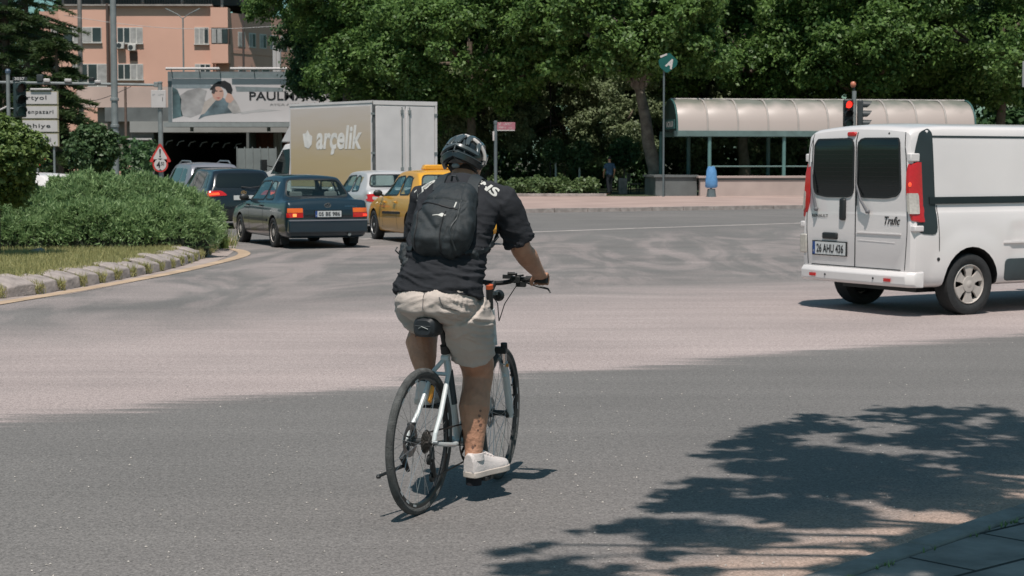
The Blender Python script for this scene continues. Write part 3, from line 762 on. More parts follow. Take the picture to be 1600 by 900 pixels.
for px,py,r in ((1235,672,.30),(1310,665,.26),(1410,655,.30),(1460,650,.2),(1530,658,.32),(1600,655,.34),(1150,700,.24),(1230,705,.34),(1320,700,.36),(1420,695,.36),(1520,695,.36),(1610,695,.4),
    (1700,680,.6),(1130,700,.1),(1180,730,.26),(1270,740,.40),(1370,735,.42),(1470,735,.42),(1570,735,.42),(1680,740,.6),(1110,760,.2),(1060,775,.16),(1200,770,.38),(1310,775,.40),(1410,775,.34),(1520,775,.36),(1640,790,.5),
    (1040,795,.14),(1120,800,.3),(1220,805,.34),(1300,815,.3),(1450,790,.24),(1010,820,.2),(960,833,.13),(1090,835,.3),(1180,840,.24),(1560,812,.3),(1650,850,.5),(1500,860,.3),(1580,895,.36),(1450,905,.3),(1380,860,.1),(1280,890,.08),(1350,915,.3),(1250,930,.2),(1420,850,.16),(1480,830,.2),(1540,850,.22),(1600,860,.3),(1400,890,.2),(1340,880,.14),(1520,925,.3),(1620,930,.3),(1440,960,.3),(1330,960,.3),(790,862,.10),(850,855,.07),(830,890,.16),(900,900,.16),(980,915,.2),(1040,870,.12),(1080,900,.14),(820,862,.07),(880,880,.11),(960,890,.10),(900,834,.05)):
    for _ in range(4):
        shadow_clump(px+rngp.uniform(-1,1)*r*150,py+rngp.uniform(-1,1)*r*50,rngp.uniform(4.5,8.5),r*rngp.uniform(.4,.68),org)
shade_tree(81,'street tree over the near pavement, just outside the picture; only its shade shows',(org[0],org[1],.08),C,Rr,30000,.072,.2)
# ---------------------------------------------------------------- vehicles (x right, y forward, rear bumper at y=0)
def pch(keys, ys):                                   # smooth interpolation of the station table
    K=np.array(keys,float); out=[]
    for y in ys:
        i=int(np.clip(np.searchsorted(K[:,0],y)-1,0,len(K)-2)); a,b=K[i],K[i+1]; h=b[0]-a[0]; t=(y-a[0])/h
        def sl(j):
            if j<=0 or j>=len(K)-1: return (K[min(j+1,len(K)-1)]-K[max(j-1,0)])/(K[min(j+1,len(K)-1)][0]-K[max(j-1,0)][0])*.8
            d0=(K[j]-K[j-1])/(K[j][0]-K[j-1][0]); d1=(K[j+1]-K[j])/(K[j+1][0]-K[j][0])
            m=np.where(d0*d1>0, 2*d0*d1/(d0+d1+1e-12), 0); return m
        m0,m1=sl(i)*h,sl(i+1)*h
        r=(2*t**3-3*t*t+1)*a+(t**3-2*t*t+t)*m0+(-2*t**3+3*t*t)*b+(t**3-t*t)*m1; out.append(r)
    return np.array(out)
def section(zb,w,zbelt,wr,zr,crown=.02,tuck=.06,sq=False):
    h=zbelt-zb; g=zr-zbelt; d=min(.07,max(.004,g*.4)) 
    P=[(0,zb),(w*.6,zb),(w*.90,zb+.01),(w*(1-tuck*.6),zb+.07),(w,zb+h*.45),(w*.995,zb+h*.75),(w*.965,zbelt-.02*(h>.2)),(w*.945,zbelt+.004)]
    P+= [(wr*1.0,max(zbelt+.008,zr-d)),(wr*.955,max(zbelt+.012,zr-d*.25)),(wr*.86,max(zbelt+.014,zr)),(wr*.45,max(zbelt+.015,zr)+crown*.75),(0,max(zbelt+.015,zr)+crown)]
    H=chaikin([Vector(p) for p in P],2); return [(p.x,p.y) for p in H]
def body_mesh(keys, L, crown=.03, wheels=None, arch_r=.36, cuts=None, wx=.8, tuck=.06):
    ys=np.unique(np.round(np.concatenate([np.linspace(0,.25,8),np.linspace(.25,L-.3,int(L/.07)),np.linspace(L-.3,L,8)]),4)); S=pch(keys,ys); rings=[]
    for y,s in zip(ys,S):
        H=section(s[1],s[2],s[3],min(s[4],s[2]*.97),s[5],crown,tuck); ring=[Vector((x,y,z)) for x,z in H]+[Vector((-x,y,z)) for x,z in H[-2:0:-1]]
        rings.append(ring)
    mb=MB().loft(rings,True); me=mb.mesh()
    if wheels:
        for yw in wheels:
            c=MB()
            for s in (-1,1): c.lathe([(s*(wx-.27),arch_r),(s*(wx+.25),arch_r)] if s>0 else [(s*(wx+.25),arch_r),(s*(wx-.27),arch_r)],'x',(0,yw,arch_r-.055),28)
            me=boolean(me,c)
    for c in (cuts or []): me=boolean(me,c)
    return me
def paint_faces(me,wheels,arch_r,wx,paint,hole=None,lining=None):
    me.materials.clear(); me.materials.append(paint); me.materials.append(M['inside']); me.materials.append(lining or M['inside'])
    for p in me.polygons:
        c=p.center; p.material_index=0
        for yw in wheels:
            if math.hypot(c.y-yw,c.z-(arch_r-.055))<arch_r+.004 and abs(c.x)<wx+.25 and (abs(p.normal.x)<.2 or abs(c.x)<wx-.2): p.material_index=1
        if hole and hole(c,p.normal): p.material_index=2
def wheel(parent,x,y,r,w,side,rimmat,style='spoke',nsp=5,rr=.66):
    """a wheel as one part with tyre and rim under it; side=+1 right, -1 left (where the rim faces)"""
    R_=r*rr; s=side
    tp=[(-w/2*.72,R_),(-w/2*.95,R_+ (r-R_)*.25),(-w/2,R_+(r-R_)*.6),(-w/2*.86,r*.985),(-w/2*.5,r),(w/2*.5,r),(w/2*.86,r*.985),(w/2,R_+(r-R_)*.6),(w/2*.95,R_+(r-R_)*.25),(w/2*.72,R_)]
    hub=MB().lathe([(-w*.4,R_*.9),(w*.0,R_*.9),(w*.02,R_*.3)],'x',(0,0,0),24).build('wheel',M['inside'],parent,loc=(x,y,r))
    MB().lathe(tp,'x',n=40,closed=True).build('tyre',M['rubber'],hub)
    m=MB(); e=s*w/2*.8
    m.lathe([(e,R_*1.01),(e+s*.008,R_*.97),(e-s*.01,R_*.93),(e-s*.05,R_*.9),(e-s*.06,R_*1.0)],'x',n=36,closed=True)
    if style=='spoke':
        for k in range(nsp):
            a=2*math.pi*k/nsp; rot=Matrix.Rotation(a,3,'X'); q=[(.10,.03),(R_*.55,.038),(R_*.95,.055)]
            V=[]
            for d in (0,-s*.035):
                for rr_,hw in q: V += [rot@Vector((e-s*(.012+.02*(1-rr_/R_))+d,-hw,rr_)), rot@Vector((e-s*(.012+.02*(1-rr_/R_))+d,hw,rr_))]
            m.add(V,[(0,1,3,2),(2,3,5,4),(6,8,9,7),(8,10,11,9),(0,2,8,6),(2,4,10,8),(1,7,9,3),(3,9,11,5)])
    elif style=='cover':                              # plastic wheel cover with windows between broad spokes
        m.lathe([(e-s*.004,R_*.42),(e-s*.0,R_*.40),(e+s*.006,R_*.1),(e+s*.004,0.002)],'x',n=28)
        for k in range(nsp):
            a=2*math.pi*k/nsp; rot=Matrix.Rotation(a,3,'X')
            V=[]
            for rr_,hw in ((R_*.34,R_*.17),(R_*.6,R_*.20),(R_*.96,R_*.36)):
                for dx in (0,-s*.025): V += [rot@Vector((e-s*.006+dx,-hw,rr_)), rot@Vector((e-s*.006+dx,hw,rr_))]
            m.add(V,[(0,1,5,4),(4,5,9,8),(2,6,7,3),(6,10,11,7),(0,4,6,2),(4,8,10,6),(1,3,7,5),(5,7,11,9)])
    m.lathe([(e-s*.03,R_*.22),(e+s*.004,R_*.2),(e+s*.01,R_*.12),(e+s*.012,.004)],'x',n=20)
    m.build('rim',rimmat,hub)
    return hub
def number_plate(parent,bvh,side,cx,cz,w,h,s,mirror=False,tx=True):
    pl=panel(bvh,[(cx-w/2,cz-h/2),(cx+w/2,cz-h/2),(cx+w/2,cz+h/2),(cx-w/2,cz+h/2)],side,off=.014,res=.2)
    # flat plate: average the surface
    ys=[v[1] for v in pl.v]; y=min(ys)-.004
    o=MB().b2((cx-w/2-.012,y,cz-h/2-.012),(cx+w/2+.012,y+.03,cz+h/2+.012)).build('number_plate',M['black'],parent)
    MB().b2((cx-w/2,y-.003,cz-h/2),(cx+w/2,y+.004,cz+h/2)).build('plate_face',M['plate'],o)
    MB().b2((cx-w/2,y-.005,cz-h/2),(cx-w/2+.042,y-.002,cz+h/2)).build('country_band',M['plateblue'],o)
    text('TR',o,(cx-w/2+.021,y-.005,cz-h*.25),m=M['plate'],w=.028,h=.022,off=.002)
    text(s,o,(cx+.02,y-.003,cz),w=w*.82,h=h*.68,off=.002,bold=.02)
    return o
def glass_rect(parent,bvh,poly,side,name='window',m=None,off=.004,res=.08,frame=None):
    o=panel(bvh,poly,side,off=off,thick=.008,res=res).build(name,m or M['glass'],parent)
    if frame: strip(bvh,poly,side,w=.028,off=off+.003,thick=.015,closed=True).build('window_seal',frame,o)
    return o
def mirror(parent,x,y,z,s,m,sz=(.20,.09,.14)):
    mb=MB().sphere((x+s*sz[0]*.5,y,z),(sz[0]*.52,sz[1]*.6,sz[2]*.52),14).tube([(x-s*.03,y+.03,z-.05),(x+s*.06,y,z-.03)],.02,8)
    return mb.build('wing_mirror',m,parent)
def seats(parent,ys,wx=.36,z=.55,top=1.02,m=None,hy=.0):
    for y in ys:
        for s in (-1,1):
            mb=MB(); rot=Matrix.Rotation(R(-12),3,'X')
            mb.box((s*wx,y,z+.12),(.46,.13,.62),rot).box((s*wx,y+.25,z-.12),(.46,.48,.14)).box((s*wx,y-.09,top),(.26,.09,.17),rot)
            mb.build('seat',m or M['seat'],parent,bevel=.035,seg=3)
def driver_wheel(parent,y,z,x=-.36):
    MB().lathe([(-.012,.175),(.0,.19),(.012,.175),(0,.165)],'y',(x,y,z),24,closed=True).build('steering_wheel',M['black'],parent)

def saloon(name,label,cat,loc,rz,paint,P,group=None):
    """a saloon car; P holds the shape numbers"""
    t=thing(name,label,cat,loc,rz,group); L=P['L']; W2=P['w']/2; H=P['h']; bz=P.get('belt',.90); tr=P.get('trunk',bz+.02)
    rg,rf,fg,fh=P['rg'],P['rf'],P['fg'],P['fh']      # y of: rear glass foot, roof rear, roof front, windscreen foot
    wr=W2*P.get('roofw',.70)
    wh=P['wheels']; ar=P['wr']+.055
    keys=[(0,.34,W2*.86,tr-.28,W2*.80,tr-.26),(.03,.27,W2*.93,tr-.14,W2*.88,tr-.12),(.09,.22,W2*.97,tr-.05,W2*.90,tr-.03),(.16,.20,W2*.985,tr-.03,W2*.90,tr),(rg-.05,.19,W2,bz,W2*.90,tr+.012),
          (rg+.01,.18,W2,bz,W2*.885,tr+.03),((rg+rf)/2,.18,W2,bz,wr+.05,(tr+H)/2+.035),(rf,.18,W2,bz,wr,H-.03),(rf+.25,.18,W2,bz,wr,H-.012),((rf+fg)/2+.1,.18,W2,bz,wr,H),
          (fg,.18,W2,bz,wr,H-.03),((fg+fh)/2,.18,W2,bz-.01,wr+.05,(bz+H)/2+.01),(fh,.18,W2,bz-.02,W2*.86,bz+.0),(fh+.1,.18,W2,bz-.04,W2*.86,bz-.02),(L-.5,.19,W2*.985,bz-.13,W2*.86,bz-.10),
          (L-.2,.21,W2*.95,bz-.22,W2*.82,bz-.18),(L-.05,.26,W2*.86,bz-.33,W2*.76,bz-.29),(L,.34,W2*.72,bz-.42,W2*.66,bz-.38)]
    sidep=P['side']                                   # list of side window polygons (y,z)
    cuts=[]
    for pg in sidep:
        c=MB().prism(rnd(pg),-1.2,1.2,'x'); cuts.append(c)
    rwin=P['rearwin']
    c=MB()                                            # a tunnel from the rear window to the windscreen
    zlo=min(p[1] for p in rwin); zhi=max(p[1] for p in rwin)
    cuts.append(MB().prism(rnd([(x*.985,z) for x,z in rwin]),rg-.15,fh+.25,'y') if P.get('through',True) else None)
    cuts.append(MB().b2((-W2*.80,rf+.05,bz-.42),(W2*.80,fg+.1,zhi-.05)))
    cuts=[c for c in cuts if c]
    me=body_mesh(keys,L,P.get('crown',.03),wh,ar,cuts,W2-.04); bv0=bvh_of(body_mesh(keys,L,P.get('crown',.03)))
    inner=lambda c,n: (abs(c.x)<W2*.97 and .4<c.z<H and rg-.1<c.y<fh+.1 and n.dot(c-Vector((0,(rg+fh)/2,bz+.18)))<-.02)
    paint_faces(me,wh,ar,W2-.04,paint,inner,M['cabin'])
    body=finish('body',me,[],t,smooth=32)
    for pg in sidep:
        for sd,fl in (('left',1),('right',-1)):
            glass_rect(t,bv0,rnd(pg),sd,'side_window',P.get('sideglass',M['glass']),frame=M['black'])
    glass_rect(t,bv0,rnd(rwin),'rear','rear_window',P.get('rearglass',M['glass']),frame=M['black'],off=.003)
    glass_rect(t,bv0,rnd([(x*1.03,z-.02) for x,z in rwin]),'front','windscreen',M['glass'],off=.003)
    seats(t,[rg+.42,fg-.55],W2*.42,.50,bz+.12,P.get('seatm')); driver_wheel(t,fh-.75,bz-.03)
    for i,yw in enumerate(wh):
        for s in (-1,1): wheel(t,s*(W2-.10),yw,P['wr'],.20,s,P.get('rimm',M['alloy']),P.get('rims','spoke'),P.get('nsp',7))
    for s in (-1,1): mirror(t,s*(W2-.02),fh-.35,bz+.07,s,P.get('mirm',paint))
    return t,bv0,body
def oval_badge(parent,bvh,side,cx,cz,a,b,letter=None):
    y=bvh.ray_cast(Vector((cx,-9,cz)),Vector((0,1,0)))[0].y
    mb=MB(); n=24; rings=[]
    for k in range(n+1):
        t_=2*math.pi*k/n; c=Vector((cx+a*math.cos(t_),y-.008,cz+b*math.sin(t_))); r=Vector((math.cos(t_),0,math.sin(t_)))*.006
        rings.append([c-r+Vector((0,.006,0)),c-r-Vector((0,.004,0)),c+r-Vector((0,.004,0)),c+r+Vector((0,.006,0))])
    mb.loft(rings,False)
    if letter=='T':
        for q in ((a*.36,b*.95),(a*.98,b*.42)):
            rings=[]
            for k in range(n+1):
                t_=2*math.pi*k/n; c=Vector((cx+q[0]*math.cos(t_),y-.008,cz+(b*.42 if q[0]>a*.5 else 0)+q[1]*math.sin(t_))); r=Vector((math.cos(t_),0,math.sin(t_)))*.004
                rings.append([c-r,c-r-Vector((0,.004,0)),c+r-Vector((0,.004,0)),c+r])
            mb.loft(rings,False)
    o=mb.build('emblem',M['chrome'],parent)
    if letter and letter!='T': text(letter,o,(cx,y-.006,cz),m=M['chrome'],w=a*1.1,h=b*1.3,shear=.3,bold=.04)
    return o

# ---- dark teal saloon
def heading(deg): return R(deg)                       # positive turns the nose to the left
a=23.5; C0=Vector((-3.88,35.15,0)); fwd=Vector((-math.sin(R(a)),math.cos(R(a)),0))
P1=dict(L=4.27,w=1.69,h=1.385,belt=.875,trunk=.93,rg=.62,rf=1.12,fg=2.38,fh=3.02,wheels=(.90,3.36),wr=.29,roofw=.69,rims='cover',nsp=8,rimm=M['beige_alloy'],
  side=[[(1.06,.93),(1.62,.925),(1.60,1.285),(1.30,1.27)],[(1.68,.92),(2.78,.90),(2.34,1.275),(1.67,1.29)]],
  rearwin=[(-.64,.985),(.64,.985),(.52,1.315),(-.52,1.315)],mirm=M['black'])
t,bv,body=saloon('parked_car','','car',C0-fwd*.90,R(a),M['teal_paint'],P1)
t.name='teal_saloon'; t['label']='dark teal saloon with orange and red tail lights and plate 05 BE 986'
for s in (-1,1):
    o=panel(bv,[(s*.50,.60),(s*.80,.60),(s*.80,.685),(s*.50,.685)],'rear',off=.012,thick=.03).build('tail_light',M['red'],t)
    panel(bv,[(s*.50,.692),(s*.79,.692),(s*.785,.775),(s*.50,.775)],'rear',off=.012,thick=.03).build('indicator_lens',M['orange'],o)
    if s<0: panel(bv,[(-.70,.615),(-.63,.615),(-.63,.67),(-.70,.67)],'rear',off=.018,thick=.02).build('lit_lamp',mat('lit_lamp',(1,.30,.08),.2,var=0,emit=.8),o)
    else: panel(bv,[(.70,.615),(.78,.615),(.78,.66),(.70,.66)],'rear',off=.018,thick=.02).build('lit_lamp',mat('lit_lamp_red',(1,.06,.03),.2,var=0,emit=.5),o)
panel(bv,[(-.48,.59),(.48,.59),(.48,.745),(-.48,.745)],'rear',off=.004,thick=.01).build('plate_panel',M['black_paint'],t)
number_plate(t,bv,'rear',0,.665,.52,.115,'05 BE 986')
oval_badge(t,bv,'rear',0,.83,.06,.04,'T')
text_on(bv,'COROLLA',(.47,.81),'rear',w=.24,h=.024).build('lettering',M['chrome'],t,smooth=0)
b=MB(); b.b2((-.79,-.05,.30),(.79,.10,.56)); o=b.build('rear_bumper',M['teal_paint'],t,bevel=.035,seg=3)
MB().b2((-.78,-.056,.535),(.78,.04,.56)).build('bumper_strip',M['grey_paint'],o)
MB().tube([(.42,-.03,.27),(.42,.35,.27)],.032,10).build('exhaust_pipe',M['galv'],t)
MB().b2((.25,.12,.20),(.62,.5,.32)).build('silencer',M['galv'],t,bevel=.04)
for s in (-1,1):
    strip(bv,[(.95,.30),(2.0,.28),(3.1,.30)] if False else [(1.62,.86),(1.62,.27)],'left' if s<0 else 'right').build('door_seam',M['ink'],t)
    strip(bv,[(2.66,.86),(2.66,.27)],'left' if s<0 else 'right').build('door_seam',M['ink'],t)
    strip(bv,[(1.3,.52),(3.0,.52)],'left' if s<0 else 'right',w=.05,off=.012).build('side_moulding',M['black'],t)
    for yy in (1.75,2.15+.6):
        MB().box((s*.845,yy,.80),(.02,.16,.03)).build('door_handle',M['black'],t,bevel=.006)
    MB().b2((s*.70-.09,.55,.07),(s*.70+.09,.565,.26)).build('mud_flap',M['rubber'],t)

# ---- taxi
a=20; fwd=Vector((-math.sin(R(a)),math.cos(R(a)),0)); C0=Vector((-1.27,36.35,0))
P2=dict(L=4.2,w=1.74,h=1.475,belt=.93,trunk=1.0,rg=.55,rf=1.15,fg=2.30,fh=3.15,wheels=(.85,3.47),wr=.31,roofw=.70,rims='spoke',nsp=7,rimm=M['alloy'],
  side=[[(1.00,1.00),(1.70,.985),(1.68,1.37),(1.28,1.35)],[(1.77,.98),(2.92,.955),(2.28,1.34),(1.76,1.375)]],
  rearwin=[(-.66,1.06),(.66,1.06),(.52,1.39),(-.52,1.39)],mirm=M['black'])
t,bv,body=saloon('taxi','yellow taxi with a roof sign partly hidden behind the cyclist','taxi',C0-fwd*.85,R(a),M['yellow_paint'],P2)
for s in (-1,1):
    o=panel(bv,[(s*.55,.68),(s*.84,.66),(s*.84,.88),(s*.58,.90)],'rear',off=.012,thick=.03).build('tail_light',M['red'],t)
    sd='left' if s<0 else 'right'
    strip(bv,[(1.72,.92),(1.72,.28)],sd).build('door_seam',M['ink'],t); strip(bv,[(2.80,.92),(2.80,.28)],sd).build('door_seam',M['ink'],t)
    strip(bv,[(1.45,.62),(2.74,.60)],sd,w=.055,off=.014,thick=.02).build('side_moulding',M['black'],t)
    strip(bv,[(1.45,.645),(2.74,.625)],sd,w=.008,off=.018,thick=.02).build('moulding_edge',M['chrome'],t)
    for yy in (1.86,2.9):
        if yy<2.5 or True: MB().box((s*.878,yy-.02 if yy<2.5 else 2.62,.83 if yy<2.5 else .82),(.03,.17,.035)).build('door_handle',M['yellow_paint'],t,bevel=.01)
number_plate(t,bv,'rear',0,.75,.52,.11,'06 T 2451') if False else None
o=MB().prism([(-.32,1.50),(.32,1.50),(.27,1.60),(-.27,1.60)],1.62,1.80,'y').build('roof_sign',M['yellow_paint'],t,bevel=.02)
MB().b2((-.80,-.05,.28),(.80,.10,.58)).build('rear_bumper',M['yellow_paint'],t,bevel=.04,seg=3)

# ---- silver saloon behind the teal one
a=20; fwd=Vector((-math.sin(R(a)),math.cos(R(a)),0)); C0=Vector((-2.55,42.0,0))
P3=dict(L=4.48,w=1.77,h=1.43,belt=.90,trunk=1.0,rg=.5,rf=1.05,fg=2.45,fh=3.25,wheels=(.93,3.6),wr=.31,roofw=.70,nsp=5,rimm=M['alloy'],
  side=[[(1.00,.97),(1.62,.955),(1.60,1.33),(1.30,1.31)],[(1.70,.95),(2.90,.93),(2.40,1.31),(1.70,1.335)]],
  rearwin=[(-.66,1.07),(.66,1.07),(.53,1.35),(-.53,1.35)],mirm=M['silver_paint'])
t,bv,body=saloon('silver_saloon','pale silver saloon between the teal saloon and the yellow taxi','car',C0,R(a),M['silver_paint'],P3)
for s in (-1,1):
    o=panel(bv,rnd([(s*.52,.70),(s*.86,.74),(s*.86,.90),(s*.60,.92)]),'rear',off=.012,thick=.03).build('tail_light',M['red'],t)
    panel(bv,rnd([(s*.60,.76),(s*.74,.78),(s*.74,.85),(s*.60,.84)]),'rear',off=.018,thick=.02).build('lens_insert',M['clear'],o)
    strip(bv,[(1.66,.90),(1.66,.28)],'left' if s<0 else 'right').build('door_seam',M['ink'],t)
MB().b2((-.80,-.05,.28),(.80,.10,.56)).build('rear_bumper',M['silver_paint'],t,bevel=.04,seg=3)
MB().b2((-.78,-.055,.40),(.78,.02,.47)).build('bumper_strip',M['black'],t)

# ---- black estate and the grey people carrier, white hatchback roof
def estate(name,label,loc,rz,paint,L,w,H,belt,wr,wh,win,red=True,rails=False):
    t=thing(name,label,'car',loc,rz); W2=w/2
    keys=[(0,.36,W2*.86,belt-.32,W2*.80,belt-.30),(.03,.27,W2*.94,belt-.15,W2*.86,belt-.12),(.08,.22,W2*.98,belt-.02,W2*.86,belt+.03),(.15,.20,W2*.99,belt,W2*.82,belt+.18),(.36,.18,W2,belt,W2*.76,H-.10),(.50,.18,W2,belt,W2*.74,H-.03),(1.1,.18,W2,belt,W2*.735,H),
      (L*.5,.18,W2,belt,W2*.73,H+.01),(L*.62,.18,W2,belt-.01,W2*.72,H-.05),(L*.70,.18,W2,belt-.02,W2*.78,(H+belt)/2+.03),(L*.80,.18,W2,belt-.03,W2*.84,belt+.01),(L-.5,.2,W2*.98,belt-.12,W2*.84,belt-.09),(L-.12,.24,W2*.9,belt-.28,W2*.8,belt-.24),(L,.34,W2*.75,belt-.4,W2*.7,belt-.36)]
    me=body_mesh(keys,L,.03,wh,wr+.06,None,W2-.04); bv=bvh_of(me); paint_faces(me,wh,wr+.06,W2-.04,paint)
    finish('body',me,[],t,smooth=32)
    rw=rnd([(-W2*.76,belt+.10),(W2*.76,belt+.10),(W2*.64,H-.10),(-W2*.64,H-.10)])
    glass_rect(t,bv,rw,'rear','rear_window',M['darkglass'],off=.006)
    for sd in ('left','right'):
        for pg in win: glass_rect(t,bv,rnd(pg),sd,'side_window',M['darkglass'],off=.005)
    for yw in wh:
        for s in (-1,1): wheel(t,s*(W2-.11),yw,wr,.22,s,M['alloy'],'spoke',5)
    for s in (-1,1): mirror(t,s*(W2-.02),L*.70,belt+.08,s,paint)
    if rails:
        for s in (-1,1):
            MB().tube([(s*W2*.62,.75,H+.0),(s*W2*.62,.95,H+.075),(s*W2*.62,2.1,H+.085),(s*W2*.62,2.45,H+.01)],.02,8).build('roof_rail',M['steel'],t)
    return t,bv
a=22; fwd=Vector((-math.sin(R(a)),math.cos(R(a)),0)); ctr=Vector(((382-800)*44.3/2800,44.3,0))
t,bv=estate('black_estate','black estate car with wraparound red tail lights at the tip of the juniper',ctr,R(a),M['black_paint'],4.5,1.86,1.47,.92,.33,(.85,3.5),
  [[(.50,1.0),(.95,.99),(.95,1.36),(.70,1.34)],[(1.02,.99),(1.85,.98),(1.85,1.38),(1.02,1.36)],[(1.92,.98),(2.95,.96),(2.6,1.36),(1.92,1.38)]])
for s in (-1,1):
    o=panel(bv,rnd([(s*.40,.83),(s*.89,.80),(s*.89,.93),(s*.55,.95)]),'rear',off=.014,thick=.03).build('tail_light',M['red'],t)
    panel(bv,rnd([(s*.60,.84),(s*.86,.83),(s*.86,.88),(s*.62,.90)]),'rear',off=.02,thick=.02).build('lit_lamp',M['brakelit'],o)
    panel(bv,rnd([(s*.62,.38),(s*.84,.38),(s*.84,.50),(s*.66,.50)]),'rear',off=.014,thick=.03).build('reflector',M['red'],t)
number_plate(t,bv,'rear',0,.76,.52,.11,'06 DAE 512') if False else None
pz=MB().b2((-.26,-.02,.72),(.26,.03,.83)).build('number_plate',M['plate'],t)
oval_badge(t,bv,'rear',0,.90,.065,.038,'H')
MB().tube([(-.05,.07,1.04),(.18,.03,1.02),(.42,.05,1.05)],.012,6).build('rear_wiper',M['ink'],t)
ctr=Vector(((340-800)*51/2800,51,0)); a=22
t,bv=estate('grey_people_carrier','silver grey people carrier with roof rails beyond the black estate',ctr,R(a),M['grey_paint'],4.5,1.80,1.60,1.0,.32,(.85,3.5),[[(.50,1.1),(1.2,1.09),(1.2,1.47),(.70,1.45)],[(1.3,1.08),(2.9,1.06),(2.6,1.46),(1.3,1.48)]],rails=True)
ctr=Vector(((118-800)*43/2800,43,0)); a=62
t,bv=estate('white_hatchback','white hatchback of which the roof shows above the juniper beside the ball tree',ctr,R(a),M['white_paint'],3.9,1.68,1.37,.90,.29,(.7,3.1),[[(.50,1.0),(1.3,.99),(1.3,1.28),(.70,1.26)],[(1.4,.98),(2.6,.96),(2.3,1.27),(1.4,1.28)]])

# ---- box truck
a=38; t=thing('box_truck','tall white box truck whose faded tan side carries white lower-case lettering','truck',(0,0,0),R(a))
BL,BW,bz0,bz1=4.5,2.20,.85,3.36
rl=Vector(((583-800)*50.4/2800,50.4,0)); rt=Vector((math.cos(R(a)),math.sin(R(a)),0)); t.location=rl+rt*(BW/2)
def ad_material():
    m=mat('faded_side',(.40,.32,.2),.55,var=0); n,L=nodes_of(m); b=n['Principled BSDF']; tc=n.new('ShaderNodeTexCoord'); sp=n.new('ShaderNodeSeparateXYZ'); L.new(tc.outputs['Object'],sp.inputs[0])
    mp=n.new('ShaderNodeMapping'); mp.inputs['Scale'].default_value=(1,.5,3.5); L.new(tc.outputs['Object'],mp.inputs[0])
    t_=n.new('ShaderNodeTexNoise'); t_.inputs['Scale'].default_value=1.6; t_.inputs['Detail'].default_value=6; L.new(mp.outputs[0],t_.inputs[0])
    a1=n.new('ShaderNodeMath'); a1.operation='MULTIPLY_ADD'; a1.inputs[1].default_value=.55; L.new(t_.outputs[0],a1.inputs[0]); L.new(sp.outputs[2],a1.inputs[2])
    r=n.new('ShaderNodeValToRGB'); mr=n.new('ShaderNodeMapRange'); mr.inputs[1].default_value=1.1; mr.inputs[2].default_value=3.7; L.new(a1.outputs[0],mr.inputs[0]); L.new(mr.outputs[0],r.inputs[0])
    e=r.color_ramp.elements; e[0].position=0; e[0].color=(.50,.37,.19,1); e[1].position=1; e[1].color=(.60,.53,.50,1)
    x=e.new(.36); x.color=(.52,.40,.24,1); x=e.new(.6); x.color=(.54,.44,.34,1)
    L.new(r.outputs[0],b.inputs['Base Color']); return m
dull=mat('dull_white',(.66,.62,.61),.5,var=.08,scale=1.5)
box=MB().b2((-BW/2,0,bz0),(BW/2,BL,bz1)).build('box_body',dull,t,bevel=.02)
MB().b2((-BW/2-.006,.10,bz0+.08),(-BW/2+.01,BL-.08,bz1-.14)).build('side_panel',ad_material(),t)
for s in (-1,1):
    d=MB().b2((min(s*.02,s*(BW/2-.09)),-.03,bz0+.12),(max(s*.02,s*(BW/2-.09)),.01,bz1-.14)).build('rear_door',dull,t,bevel=.008)
    MB().tube([(s*.13,-.05,bz0+.15),(s*.13,-.05,bz1-.16)],.018,8).b2((s*.13-.04,-.07,1.4),(s*.13+.04,-.02,1.5)).b2((s*.13-.04,-.07,bz1-.35),(s*.13+.04,-.02,bz1-.24)).build('lock_bar',M['galv'],d)
    for z in (1.1,1.9,3.0): MB().b2((s*(BW/2-.02)-.09,-.055,z-.03),(s*(BW/2-.02)+.02,-.02,z+.03)).build('hinge',M['galv'],d)
    MB().b2((s*(BW/2-.035)-.035,-.035,bz0),(s*(BW/2-.035)+.035,.02,bz1+.01)).build('corner_post',mat('dirty_post',(.10,.10,.10),.6,var=.4) if s<0 else dull,t)
MB().b2((-BW/2,-.04,bz1-.10),(BW/2,.02,bz1+.012)).build('top_rail',dull,t)
MB().b2((-BW/2-.015,0,bz1-.05),(-BW/2+.02,BL,bz1+.015)).b2((BW/2-.02,0,bz1-.05),(BW/2+.015,BL,bz1+.015)).build('roof_rail',dull,t)
MB().b2((-.9,.2,.55),(.9,BL+1.2,.80)).build('chassis',M['black'],t)
V,F=textmesh('arçelik',w=2.45,h=.84,bold=.03,shear=.18)
# lettering on the left side: the reading direction runs towards the rear
mb=MB(); mb.add([(-BW/2-.012,BL*.39-v[0],2.28+v[1]) for v in V],F); faded=mat('faded_letters',(.78,.74,.70),.6,var=.12,scale=6); mb.build('lettering',faded,t,smooth=0)
tp=[(BL*.76+x,2.30+z) for x,z in ((.30,.18),(.12,.20),(.02,.30),(-.10,.16),(-.24,.10),(-.20,-.14),(-.02,-.26),(.20,-.20),(.26,.0))]
MB().add([(-BW/2-.012,y,z) for y,z in tp],[tuple(range(len(tp)))]).build('logo_shape',faded,t,smooth=0)
